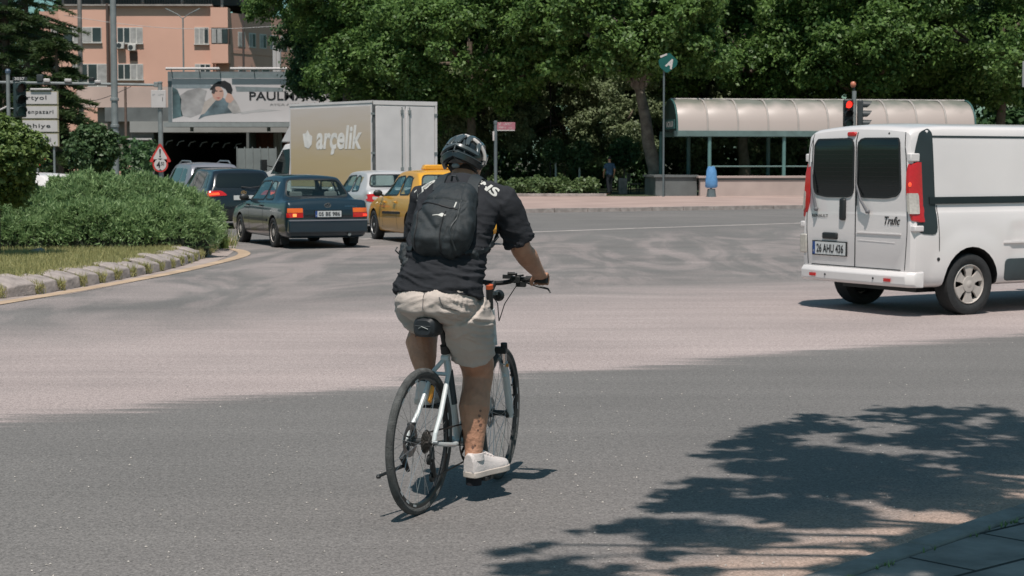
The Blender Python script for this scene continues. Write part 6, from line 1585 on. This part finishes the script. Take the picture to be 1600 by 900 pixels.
# bottle-cage loop on the down tube
MB().tube([(.03,.60,.54),(.05,.57,.60),(.045,.60,.65),(.0,.63,.66),(-.045,.60,.65),(-.03,.60,.54)],.004,6).tube([(.03,.55,.50),(.05,.52,.56),(.045,.555,.60),(.0,.58,.62)],.004,6).build('bottle_cage',bk,bike)

# ---------------------------------------------------------------- the rider
rider=thing('person','cyclist seen from behind in black T-shirt, beige shorts, helmet and white shoes','person',B0,HD); rider.rotation_euler=(0,LEAN,HD)
skin=mat('skin',(.45,.235,.15),.5,var=.16,scale=14,bump=.35,bscale=45)
def ell(mb,rows,n=20):                                # rows: centre, half-width x, half-depth, tilt (rotation about x)
    rings=[]
    for c,a,b,t in rows:
        rot=Matrix.Rotation(t,3,'X'); rings.append([Vector(c)+rot@Vector((a*math.cos(k/n*6.2832),b*math.sin(k/n*6.2832),0)) for k in range(n)])
    mb.loft(rings,True); return mb
V_=Vector
# joints
hipR,kneeR,ankR=V_((.105,.25,.97)),V_((.084,.49,.60)),V_((.110,.385,.205))
hipL,kneeL,ankL=V_((-.105,.25,.97)),V_((-.255,.60,.86)),V_((-.155,.385,.575))
wrR=rs((.262,.775,1.115)); wrL=rs((-.262,.775,1.115))
shR,elR=V_((.205,.49,1.49)),V_((.265,.60,1.235))
shL,elL=V_((-.205,.49,1.49)),V_((-.275,.56,1.24))
b=MB()
ell(b,[((0,.16,.90),.10,.07,0),((0,.19,.98),.185,.13,-.35),((0,.25,1.12),.175,.12,-.5),((0,.34,1.29),.175,.115,-.55),((0,.43,1.44),.185,.105,-.5),((0,.485,1.52),.14,.08,-.45),((0,.505,1.545),.075,.062,-.5),((-.025,.535,1.58),.060,.060,-.5),((-.042,.57,1.63),.058,.062,-.3)])
hd=V_((-.042,.60,1.665))
b.sphere(hd+V_((0,-.01,.02)),(.076,.098,.105),18)
ell(b,[(hd+V_((0,.03,-.115)),.028,.03,0),(hd+V_((0,.035,-.09)),.048,.055,0),(hd+V_((0,.025,-.04)),.066,.075,0),(hd+V_((0,.02,.02)),.070,.082,0)],16)
b.tube([hd+V_((0,.098,.0)),hd+V_((0,.118,-.025)),hd+V_((0,.112,-.04))],[.010,.014,.012],8)   # nose
for s in (-1,1):
    b.sphere(hd+V_((s*.080,-.005,-.012)),(.012,.020,.032),10)                                  # ears
    b.tube([hd+V_((s*.015,.102,.022)),hd+V_((s*.045,.090,.022))],.009,6)                       # brow
b.tube([hd+V_((-.022,.094,-.062)),hd+V_((0,.100,-.062)),hd+V_((.022,.094,-.062))],.008,6)     # mouth
def limb(mb,P,Rr,n=16): return mb.tube(P,Rr,n)
limb(b,[hipR,hipR.lerp(kneeR,.5),kneeR+V_((0,-.005,.06)),kneeR,kneeR.lerp(ankR,.15)+V_((.0,-.012,0)),kneeR.lerp(ankR,.35)+V_((.002,-.03,0)),kneeR.lerp(ankR,.6)+V_((0,-.014,0)),kneeR.lerp(ankR,.85),ankR],[.105,.096,.084,.076,.072,.078,.062,.046,.043])
limb(b,[hipL,hipL.lerp(kneeL,.5),kneeL,kneeL.lerp(ankL,.12)+V_((0,-.01,0)),kneeL.lerp(ankL,.35)+V_((-.005,-.04,0)),kneeL.lerp(ankL,.6)+V_((0,-.022,0)),kneeL.lerp(ankL,.85),ankL],[.100,.092,.076,.072,.080,.066,.046,.042])
for s,ank in ((1,ankR),(-1,ankL)):
    b.tube([ank,ank+V_((s*.01,.03,-.05)),ank+V_((s*.03,.13,-.075))],[.038,.036,.026],10)
for sh,el,wr,s in ((shR,elR,wrR,1),(shL,elL,wrL,-1)):
    limb(b,[sh,sh.lerp(el,.5)+V_((s*.004,0,0)),el,el.lerp(wr,.3)+V_((s*.004,0,0)),el.lerp(wr,.7),wr,wr+V_((s*.002,.025,-.012))],[.064,.058,.051,.054,.043,.033,.031])
    # palm over the grip, fingers curling round it, thumb below inside
    w0_=V_((s*.262,.775,1.115)); wr_=wr; wr=w0_; sub=MB()
    pc=wr+V_((s*-.002,.035,-.022))
    sub.tube([wr,pc,pc+V_((-s*.002,.028,-.008))],[(.030,.024),(.040,.020),(.040,.016)],12)
    for k in range(4):
        x0=pc.x+s*(.032-.021*k); L0=(.9,1.06,1.0,.88)[k]*.9; yb,zb=.838,1.072
        pts=[V_((x0,yb-.015,zb+.030))]
        for a_,rr in ((R(75),.031),(R(35),.031),(R(-5),.030),(R(-50),.028),(R(-95)*L0,.027)):
            pts.append(V_((x0,yb+rr*math.cos(a_),zb+rr*math.sin(a_))))
        sub.tube(pts,[.0100,.0100,.0095,.009,.0085,.007],8)
    x0=pc.x-s*.040
    sub.tube([wr+V_((-s*.015,.02,-.018)),V_((x0,.814,1.068)),V_((x0-s*.004,.824,1.048)),V_((x0-s*.006,.840,1.043))],[.013,.0115,.010,.007],8)
    RSM(sub); b.add(sub.v,sub.f)
bm_=remesh(b,.0055,3,.5)
finish('body',bm_,skin,rider,smooth=180)
bvB=bvh_of(bm_)
# tattoo patches and face details
tat=mat('tattoo',(.17,.095,.07),.6,var=.3,scale=60)
def patch(bvh,at,side,r,seed,m=tat,off=.0012):
    rg=random.Random(seed); pts=[(at[0]+r*(.6+.5*rg.random())*math.cos(a),at[1]+r*1.4*(.6+.5*rg.random())*math.sin(a)) for a in np.linspace(0,6.28,13)[:-1]]
    return panel(bvh,pts,side,off=off,thick=.003,res=.02,m=0)
tm=MB()
for q in ((.145,.43,.006),(.150,.455,.005),(.143,.405,.005),(.148,.385,.006),(.140,.36,.004),(.118,.275,.007),(.128,.285,.004),(-.225,.80,.005)): v=patch(bvB,q[:2],'rear',q[2],int(q[0]*1000)); v.build('tattoo',tat,rider)
eye=mat('eye_dark',(.02,.015,.012),.2,var=0)
for s in (-1,1): MB().sphere(hd+V_((s*.030,.092,.006)),(.012,.007,.007),10).build('eye',eye,rider)
hair=mat('dark_hair',(.02,.016,.014),.8,var=.3,scale=60,bump=.6,bscale=120)
h_=MB(); rings=[]
for z,a_,bb_,y in ((-.055,.060,.055,-.030),(-.03,.073,.072,-.028),(.0,.078,.080,-.022),(.04,.078,.092,-.012),(.08,.066,.085,-.01),(.115,.035,.05,-.01)):
    rings.append([hd+V_((a_*math.cos(k/16*6.2832),y+bb_*math.sin(k/16*6.2832),z)) for k in range(16)])
h_.loft(rings,True).build('hair',hair,rider,smooth=80)
# ---- clothes: closed shells larger than the body, remeshed and creased with noise
def crease(me,amp,scale,seed=0,stretch=(1,1,1),ridge=None,folds=None):
    me.calc_loop_triangles if False else None
    N=[v.normal.copy() for v in me.vertices]
    for v,nn in zip(me.vertices,N):
        p=Vector((v.co.x*stretch[0],v.co.y*stretch[1],v.co.z*stretch[2]))*scale+Vector((seed,seed*2,0))
        d=noise.fractal(p,1.0,2.0,3)*amp
        if ridge: d+=ridge(v.co)
        if folds:
            for (fu,fv,su,sv,am,wgt) in folds:
                w_=wgt(v.co) if wgt else 1
                if w_>0:
                    q=Vector((v.co.dot(fu)*su,v.co.dot(fv)*sv,seed+su*.1)); nz_=noise.noise(q)+.35*noise.noise(q*2.3)
                    d+=am*w_*(max(0,1-abs(nz_)*3.2)**1.6-.3)
        v.co+=nn*d
    me.update()
sh=MB()
ell(sh,[((.0,.185,1.025),.222,.158,-.18),((.0,.20,1.07),.222,.158,-.28),((.0,.26,1.20),.208,.155,-.45),((-.0,.335,1.33),.205,.152,-.5),((-.0,.405,1.44),.215,.142,-.5),((0,.450,1.51),.212,.115,-.5),((0,.475,1.555),.160,.095,-.45),((0,.490,1.578),.105,.075,-.4),((-.01,.505,1.594),.082,.066,-.4)],28)
for shd,el,s in ((shR,elR,1),(shL,elL,-1)):
    m1=shd.lerp(el,.78); sh.tube([shd+V_((-s*.08,-.03,.01)),shd+V_((s*.000,-.0,-.010)),shd.lerp(el,.45)+V_((s*.008,-.005,0)),m1+V_((s*.010,-.005,0)),m1.lerp(el,.25)+V_((s*.010,-.005,0))],[.085,.084,.080,.080,.081],18)
shm=remesh(sh,.0075,5,.5)
def shirt_ridge(c):
    d=0
    if c.z<1.12: d+=.006*math.sin(c.z*95+c.x*6)*max(0,1-abs(c.z-1.06)/.08)
    if 1.12<c.z<1.40: d+=.005*math.sin(c.z*60+abs(c.x)*22+noise.noise(c*7)*3)*min(1,abs(c.x)/.12)
    return d
crease(shm,.008,8,1,(1,1,1.6),None,[(V_((.2,0,1)).normalized(),V_((1,0,-.2)),26,5,.011,lambda c:min(1,max(0,(1.42-c.z)/.15))*min(1,max(.15,(c.z-1.03)/.07))),(V_((.7,0,.7)),V_((.7,0,-.7)),22,6,.006,lambda c:min(1,max(0,(abs(c.x)-.10)/.08))*min(1,max(0,(.27-abs(c.x))/.04)))])
cloth=lambda n,c,v=.18: mat(n,c,.88,var=v,scale=9,bump=.35,bscale=260,spec=.25)
shirt=finish('t_shirt',shm,cloth('shirt_cloth',(.026,.028,.033)),rider,smooth=180); bvS=bvh_of(shm)
pr_=mat('shirt_print',(.55,.55,.52),.8,var=.08,scale=30)
def rmat(ax,ang): return Matrix.Rotation(ang,3,ax)
# print across the shoulders, seen from behind and above: project along a direction tilted down
dv_=Vector((0,.80,-.60)).normalized(); upv=Vector((0,.60,.80)).normalized()
def PO(a_,b_): return Vector((a_,.40,1.45))+upv*b_-dv_*1.5
ml=MB(); text_on(bvS,'LES',(-.172,.072),None,mb=ml,dirs=(PO,dv_),w=.13,h=.06,bold=.045,ang=R(28),off=.003)
ml.build('shirt_lettering',pr_,shirt,smooth=0)
ml=MB(); text_on(bvS,'INS',(.160,.078),None,mb=ml,dirs=(PO,dv_),w=.105,h=.052,bold=.035,ang=R(-16),off=.003)
ml.build('shirt_lettering',pr_,shirt,smooth=0)
so=MB()
ell(so,[((0,.165,.905),.13,.085,0),((.0,.160,.95),.19,.150,-.05),((.0,.17,1.0),.206,.158,-.15),((.0,.185,1.045),.198,.146,-.2),((.0,.20,1.075),.188,.135,-.25)],28)
so.tube([hipR+V_((0,-.03,0)),hipR.lerp(kneeR,.2)+V_((.018,-.010,0)),hipR.lerp(kneeR,.4)+V_((.010,-.01,0)),hipR.lerp(kneeR,.58)+V_((.004,-.006,0)),hipR.lerp(kneeR,.65)+V_((.003,-.006,0))],[(.130,.130),(.128,.128),(.122,.122),(.112,.112),(.110,.110)],22)
so.tube([hipL+V_((0,-.03,0)),hipL.lerp(kneeL,.3),hipL.lerp(kneeL,.55),hipL.lerp(kneeL,.74)],[.130,.120,.112,.108],22)
som=remesh(so,.0075,5,.5)
def short_ridge(c):
    d=0
    if c.x>0 and c.z<.97: d+=.0045*math.sin((c.z*1.0-c.x*.55)*75+noise.noise(c*9)*2.5)*min(1,max(0,(c.x-.0)/.06))
    if c.z>1.0: d+=.0012*math.sin(c.x*420)
    if abs(c.x)<.018 and c.y<.12: d-=.008*(1-abs(c.x)/.018)
    return d
crease(som,.007,8,4,(1,1,1.4),lambda c: .0012*math.sin(c.x*420)*(c.z>1.0)-(.008*(1-abs(c.x)/.018) if abs(c.x)<.018 and c.y<.12 else 0),[(V_((.45,0,1)).normalized(),V_((1,0,-.45)).normalized(),24,4.5,.011,lambda c:min(1,max(0,(c.x-.02)/.07))*min(1,max(.25,(c.z-.72)/.12))),(V_((-.3,0,1)).normalized(),V_((1,0,.3)),18,5,.006,None)])
shorts=finish('shorts',som,cloth('shorts_cloth',(.52,.455,.41),.06),rider,smooth=180); bvP=bvh_of(som)
strip(bvP,[(.085,1.035),(.10,.985),(.16,.97)],'rear',w=.005,off=.004,thick=.006,res=.01).build('pocket_seam',M['seat'],shorts)
strip(bvP,[(.0,1.06),(.003,.97)],'rear',w=.004,off=.003,thick=.006,res=.01).build('back_seam',M['seat'],shorts)
# shoes
shoe_m=mat('shoe_white',(.62,.57,.55),.6,var=.05,scale=12,bump=.15,bscale=90); sole_m=mat('shoe_sole',(.52,.46,.41),.7,var=.12,scale=20); sock=cloth('sock_black',(.02,.02,.024))
def shoe(ank,zs,yaw,pitch,name_l=None):
    """zs: sole level; origin at the heel"""
    prof=[(-.055,.034,.075,.02),(-.035,.042,.098,.0),(.0,.043,.100,.0),(.05,.041,.088,.0),(.10,.045,.066,.0),(.15,.050,.052,.0),(.19,.047,.042,.0),(.215,.036,.032,.003),(.226,.018,.018,.008)]
    rings=[]; n=20
    for y,w,h,z0 in prof:
        ring=[]
        for k in range(n):
            a=k/n*6.2832; c_,s_=math.cos(a),math.sin(a); zz=.024+z0+h*(s_ if s_>0 else 0); 
            ring.append(V_((w*math.copysign(abs(c_)**.75,c_),y,zz if s_>0 else .024)))
        rings.append(ring)
    m=remesh(MB().loft(rings,True),.005,3)
    up=finish('shoe',m,shoe_m,rider,smooth=180); up.location=V_((ank.x,ank.y,zs)); up.rotation_euler=(pitch,0,yaw)
    outl=[]
    for y,w,h,z0 in prof: outl.append((w*1.07,y*1.03))
    outl=outl+[(-x,y) for x,y in outl[::-1]]
    outl=[(p.x,p.y) for p in chaikin([(x,y,0) for x,y in outl],1,True)]
    MB().prism(outl,0,.030,'z').build('sole',sole_m,up,bevel=.004)
    MB().tube([V_((.0,.03,.118)),V_((0,.06,.108)),V_((0,.10,.088))],.013,8).build('shoe_tongue',shoe_m,up)
    la=MB()
    for i in range(4): y=.045+i*.022; z=.116-i*.009; la.tube([(-.024,y,z-.006),(0,y+.004,z+.004),(.024,y,z-.006)],.0032,6)
    la.build('laces',shoe_m,up)
    ct=MB().lathe([(.085,.046),(.118,.042),(.120,.038),(.085,.036)],'z',(0,-.003,0),20,closed=True); ct.build('shoe_collar',shoe_m,up)
    return up
shoe(ankR+V_((.012,.005,0)),BBp.z-.17+.012,R(-17),R(2)); shoe(ankL+V_((-.0,.0,0)),BBp.z+.17+.012,R(8),R(-4))
for ank in (ankR,ankL):
    MB().lathe([(-.12,.038),(-.06,.041),(-.0,.042),(.028,.042),(.028,.034),(-.12,.03)],'z',ank+V_((.004,.0,0)),20,closed=True).build('sock',sock,rider)
# helmet
hm_=mat('helmet_black',(.010,.014,.016),.30,var=.1,coat=.5); hs=mat('helmet_shell_grey',(.055,.07,.075),.25,var=.1,coat=.6); hw=mat('helmet_white',(.55,.52,.50),.3,var=.05,coat=.5)
hc=hd+V_((-.0,-.012,.020)); ha,hb_,hh=.104,.136,.110
def hp(az,el,k=1.0): # az: 0 = front, pi = rear
    return hc+V_((ha*k*math.sin(az)*math.cos(el),hb_*k*math.cos(az)*math.cos(el),hh*k*math.sin(el)))
t=MB(); rings=[]
for i in range(9):
    el=R(-13)+ (R(90)-R(-13))*i/8*.995; rings.append([hp(2*math.pi*k/32,el if not (i==0 and 0) else el,.93) for k in range(32)])
t.loft(rings,True)
hel=t.build('helmet',hm_,rider,smooth=50)
def ribpath(azs,els,w,m,nm='helmet_rib',k=1.0,th=.010):
    pts=[]; N=len(azs)
    mb=MB(); rings=[]
    P=[hp(a_,e_,k) for a_,e_ in zip(azs,els)]; P=chaikin(P,2)
    for i,p in enumerate(P):
        d=(P[min(i+1,len(P)-1)]-P[max(i-1,0)]).normalized(); nn=V_(((p-hc).x/ha**2,(p-hc).y/hb_**2,(p-hc).z/hh**2)).normalized(); sd_=d.cross(nn).normalized(); ww=w*(.5+.5*math.sin(math.pi*min(1,max(0,(i+.8)/(len(P)+.6)))))
        rings.append([p-sd_*ww+nn*.0,p-sd_*ww*.7+nn*th,p+sd_*ww*.7+nn*th,p+sd_*ww,p-nn*.012])
    return mb.loft(rings,True).build(nm,m,hel,smooth=40,bevel=.002)
for s in (-1,1):
    # ridges front to back; rim light painted in, lit right white, shaded left grey
    ribpath([math.pi-s*.10,math.pi-s*.16,math.pi-s*.5,s*.9,s*.35],[R(42),R(60),R(80),R(60),R(15)],.013,hs)
    ribpath([math.pi-s*.62,math.pi-s*.78,s*1.8,s*.9,s*.40],[R(34),R(54),R(66),R(52),R(14)],.016,hs,th=.012)
    ribpath([math.pi-s*1.12,math.pi-s*1.28,s*1.45,s*1.0,s*.5],[R(12),R(32),R(40),R(34),R(8)],.015,hs,th=.010)
    ribpath([math.pi-s*.5,math.pi-s*1.2,math.pi-s*1.5,math.pi-s*1.62,math.pi-s*1.62],[R(84),R(62),R(36),R(8),R(-16)],.012,hw if s>0 else mat('helmet_white_shaded',(.16,.17,.17),.3,var=.1),k=1.015,th=.010)
    ribpath([math.pi-s*1.45,math.pi-s*1.6,s*1.3,s*.8,s*.2],[R(-20),R(-10),R(4),R(2),R(0)],.014,hm_,th=.010)
    # chevrons across the back
    ribpath([math.pi-s*.0,math.pi-s*.30,math.pi-s*.70,math.pi-s*1.10],[R(36),R(31),R(22),R(8)],.013,hs,k=1.01,th=.012)
    ribpath([math.pi,math.pi-s*.35,math.pi-s*.8,math.pi-s*1.35],[R(10),R(6),R(-5),R(-24)],.024,hm_,k=1.0,th=.014)
    ribpath([math.pi,math.pi-s*.35,math.pi-s*.8,math.pi-s*1.3],[R(18),R(13),R(2),R(-12)],.0035,hs,k=1.03,th=.013)
    ribpath([math.pi-s*.44,math.pi-s*.46,math.pi-s*.50],[R(56),R(36),R(6)],.004,hs,k=.985,th=.006)
ribpath([math.pi]*4,[R(16),R(40),R(62),R(84)],.0045,hs,k=1.0,th=.012)
MB().sphere(hp(math.pi,R(-22),.90),(.022,.014,.014),12).build('fit_dial',M['galv'],hel)
for s in (-1,1): MB().tube([hp(math.pi-s*.8,R(-20),.9),hd+V_((s*.070,-.02,-.05)),hd+V_((s*.045,.03,-.115)),hd+V_((0,.035,-.128))],.004,6).build('chin_strap',M['darkgrey'],hel)
# ---- backpack: its own thing, worn on the back
pack=thing('backpack','black backpack with a small white diamond mark, worn by the cyclist','backpack',B0,HD); pack.rotation_euler=(0,LEAN,HD)
pk=MB(); n=28; rows=[]
ax=Vector((0,.50,.86)).normalized(); tilt=-math.atan2(.50,.86)
def pc_(s,out): return Vector((.034+s*.02,.085+.0,1.155))+Vector((0,.50,.86)).normalized()*s+Vector((0,-.86,.50))*out
for s,wd,th,o_ in ((.065,.070,.040,.010),(.08,.105,.065,.015),(.115,.136,.09,.025),(.17,.150,.102,.032),(.24,.150,.100,.032),(.31,.138,.088,.026),(.37,.122,.072,.016),(.42,.105,.058,.006),(.455,.085,.040,.0),(.475,.05,.02,-.005)):
    c=pc_(s,o_); rot=Matrix.Rotation(tilt,3,'X'); ring=[]
    for k in range(n):
        a=k/n*6.2832; cx_,cy_=math.cos(a),math.sin(a); ring.append(c+rot@Vector((wd*math.copysign(abs(cx_)**.62,cx_),th*math.copysign(abs(cy_)**.75,cy_),0)))
    rows.append(ring)
pk.loft(rows,True)
pkm=remesh(pk,.006,4)
ctr_=pc_(.22,.0)
def pk_ridge(c):
    s=(c-pc_(0,0)).dot(ax); x=c.x-.022; d=0
    d-=.010*math.exp(-((s-(.335-.10*x))/.007)**2)*(1 if abs(x)<.13 else 0)
    d-=.006*math.exp(-((abs(x+.01)-.095-.03*math.sin(s*8))/.006)**2)
    d+=.006*math.sin(s*26+x*17+noise.noise(c*8)*3)*max(0,1-abs(s-.14)/.16)
    d-=.008*math.exp(-(((s-.24)+1.1*(x+.06))/.02)**2)*(1 if -.12<x<.02 and s<.32 else 0)
    d-=.006*math.exp(-(((s-.22)-1.4*(x-.07))/.014)**2)*(1 if .02<x<.13 and s<.33 else 0)
    d-=.007*math.exp(-(((s-.17)-2.2*(x-.09))/.012)**2)*(1 if .03<x<.14 and s<.30 else 0)
    return d
crease(pkm,.013,10,7,(1,1,1),pk_ridge)
pkmat=mat('pack_fabric',(.021,.028,.032),.60,var=.2,scale=7,bump=.35,bscale=300)
pko=finish('main_compartment',pkm,pkmat,pack,smooth=180); bvK=bvh_of(pkm)
dk=Vector((0,.93,-.36)).normalized(); uk=Vector((0,.36,.93))
def PK(a_,b_): return Vector((.022+a_,.10,1.33))+uk*b_-dk*1.0
lg=MB(); panel(bvK,[(.020,.075),(.040,.088),(.062,.078),(.045,.066)],None,off=.003,thick=.004,res=.02,mb=lg,dirs=(PK,dk)); panel(bvK,[(-.005,.076),(.022,.079),(.022,.074),(-.005,.073)],None,off=.003,thick=.004,res=.02,mb=lg,dirs=(PK,dk))
lg.build('white_mark',pr_,pack,smooth=0)
lg=MB(); panel(bvK,[(.083,.125),(.089,.125),(.090,.155),(.084,.157)],None,off=.003,thick=.004,res=.02,mb=lg,dirs=(PK,dk)); lg.build('zip_pull',pr_,pack,smooth=0)
def dstrip(pts,w,nm,m=pkmat,off=.003):
    mb=MB(); Q=[]
    for a_,b_ in zip(pts[:-1],pts[1:]):
        for i in range(8): Q.append((a_[0]+(b_[0]-a_[0])*i/8,a_[1]+(b_[1]-a_[1])*i/8))
    Q.append(pts[-1]); P=[]
    for q in Q:
        h=bvK.ray_cast(PK(*q),dk)
        if h[0] is not None: P.append(h[0]-dk*off)
    if len(P)>2: mb.tube(P,w,6).build(nm,m,pack)
dstrip([(-.118,.155),(-.06,.150),(.03,.128),(.10,.118)],.0035,'lid_seam',M['ink'])
dstrip([(.105,.17),(.118,.09),(.098,.0),(.118,-.08)],.004,'side_zip',M['darkgrey'])
dstrip([(-.10,.13),(-.085,.02),(-.09,-.10)],.003,'front_seam',M['ink'])
dstrip([(.055,.10),(.045,.0),(.050,-.12)],.0025,'front_seam',M['ink'])
# straps over the shoulders and under the arms
for s in (-1,1):
    P=[]
    for x,y,z in ((.028+s*.08,.335,1.50),(.015+s*.085,.36,1.565),(.01+s*.085,.44,1.605),(s*.105,.53,1.57),(s*.15,.58,1.46),(s*.19,.50,1.33),(s*.215,.36,1.27),(s*.205,.22,1.24),(.022+s*.13,.14,1.25)):
        h=bvS.find_nearest(Vector((x,y,z))); n_=h[1]; P.append(h[0]+n_*.008)
    P=chaikin(P,2); mb=MB(); rings=[]
    for i,p in enumerate(P):
        d=(P[min(i+1,len(P)-1)]-P[max(i-1,0)]).normalized(); n_=bvS.find_nearest(p)[1]; sd_=d.cross(n_).normalized(); w=.028 if i<len(P)*.6 else .012
        rings.append([p-sd_*w-n_*.003,p-sd_*w+n_*.006,p+sd_*w+n_*.006,p+sd_*w-n_*.003])
    mb.loft(rings,True).build('shoulder_strap',pkmat,pack,smooth=60)
MB().tube([(.022-.018,.325,1.575),(.022-.010,.315,1.60),(.022+.010,.315,1.60),(.022+.018,.325,1.575)],.006,8).build('haul_loop',pkmat,pack)
# side pouch bulge with its drawstring on the left, under the arm
pu=MB().sphere((-.175,.20,1.215),(.035,.05,.055),14).sphere((-.150,.165,1.165),(.032,.04,.045),14).sphere((-.19,.225,1.245),(.024,.03,.03),12); pm_=remesh(pu,.005,3); crease(pm_,.014,22,3)
finish('side_pouch',pm_,pkmat,pack,smooth=180)
pu=MB().sphere((.175,.215,1.20),(.022,.04,.075),14); pm_=remesh(pu,.005,3); crease(pm_,.012,22,5); finish('side_pouch',pm_,pkmat,pack,smooth=180)
MB().tube([(-.19,.155,1.22),(-.205,.14,1.24),(-.20,.15,1.255)],.004,6).build('buckle',M['darkgrey'],pack)

# ---------------------------------------------------------------- the man walking in the park
wl=thing('person','man in a blue shirt and dark trousers walking away under the trees','person',ground_at(952,82,.13),R(20))
b=MB()
ell(b,[((0,0,.86),.13,.10,0),((0,0,.98),.155,.11,0),((0,0,1.15),.15,.105,0),((0,0,1.32),.175,.11,0),((0,0,1.42),.16,.09,0),((0,0,1.48),.06,.06,0),((0,.01,1.55),.052,.055,0)],16)
b.sphere((0,.02,1.65),(.075,.095,.115),14)
b.tube([(0,.11,1.66),(0,.13,1.64)],.014,6)
for s in (-1,1):
    b.tube([(s*.09,0,.90),(s*.10,s*.08,.50),(s*.09,s*.12-.04,.09)],[.085,.06,.042],12); b.tube([(s*.09,s*.12-.05,.06),(s*.10,s*.12+.12,.04)],[.045,.035],10)
    b.tube([(s*.18,0,1.40),(s*.235,-s*.06,1.13),(s*.22,-s*.06+.10,.90)],[.055,.042,.030],10)
    b.tube([(s*.22,-s*.06+.10,.90),(s*.218,-s*.06+.12,.82)],[.034,.028],8)
    for k in range(4): b.tube([(s*.218,-s*.06+.095+k*.017,.83),(s*.214,-s*.06+.10+k*.017,.755+abs(k-1.5)*.008)],.0095,6)
    b.tube([(s*.21,-s*.06+.14,.86),(s*.205,-s*.06+.17,.80)],.0105,6)
finish('body',remesh(b,.009,2),skin,wl,smooth=180)
c=MB(); ell(c,[((0,0,.92),.165,.12,0),((0,0,1.0),.17,.125,0),((0,0,1.15),.165,.12,0),((0,0,1.32),.19,.125,0),((0,0,1.42),.175,.10,0),((0,0,1.475),.08,.075,0)],18)
for s in (-1,1): c.tube([(s*.13,0,1.40),(s*.19,0,1.36),(s*.225,-s*.03,1.20)],[.075,.07,.065],12)
cm=remesh(c,.012,3); crease(cm,.01,8,2); finish('blue_shirt',cm,cloth('blue_cloth',(.045,.085,.14)),wl,smooth=180)
c=MB(); ell(c,[((0,0,.84),.16,.115,0),((0,0,.95),.165,.12,0)],18)
for s in (-1,1): c.tube([(s*.08,0,.93),(s*.10,s*.08,.50),(s*.09,s*.12-.04,.10)],[.105,.08,.066],12)
cm=remesh(c,.012,3); finish('trousers',cm,cloth('dark_trousers',(.015,.018,.022)),wl,smooth=180)
MB().sphere((0,.0,1.69),(.082,.095,.095),12).build('hair',hair,wl)
for s in (-1,1): MB().sphere((s*.09,s*.12-.0,.04),(.045,.12,.045),10).build('shoe',M['black'],wl)
# pale stone and dark bench legs beside him
t=thing('stone_block','pale squared stone standing in the shade right of the walking man','stone',(*ground_at(973,84)[:2],.13)); MB().b2((-.2,-.15,0),(.2,.15,.75)).build('stone',mat('pale_stone',(.25,.21,.19),.9,var=.3,scale=5),t,bevel=.03)
t=thing('park_bench','dark bench beneath the leaning tree','bench',(*ground_at(990,85)[:2],.13),R(80))
for x in (-.5,.5): MB().tube([(x,-.2,0),(x,-.2,.45),(x,.2,.45),(x,.2,.0)],.03,6).build('leg',M['black'],t)
MB().b2((-.7,-.25,.45),(.7,.25,.50)).build('seat',M['bark'],t); MB().b2((-.7,.22,.60),(.7,.27,.95)).build('backrest',M['bark'],t)
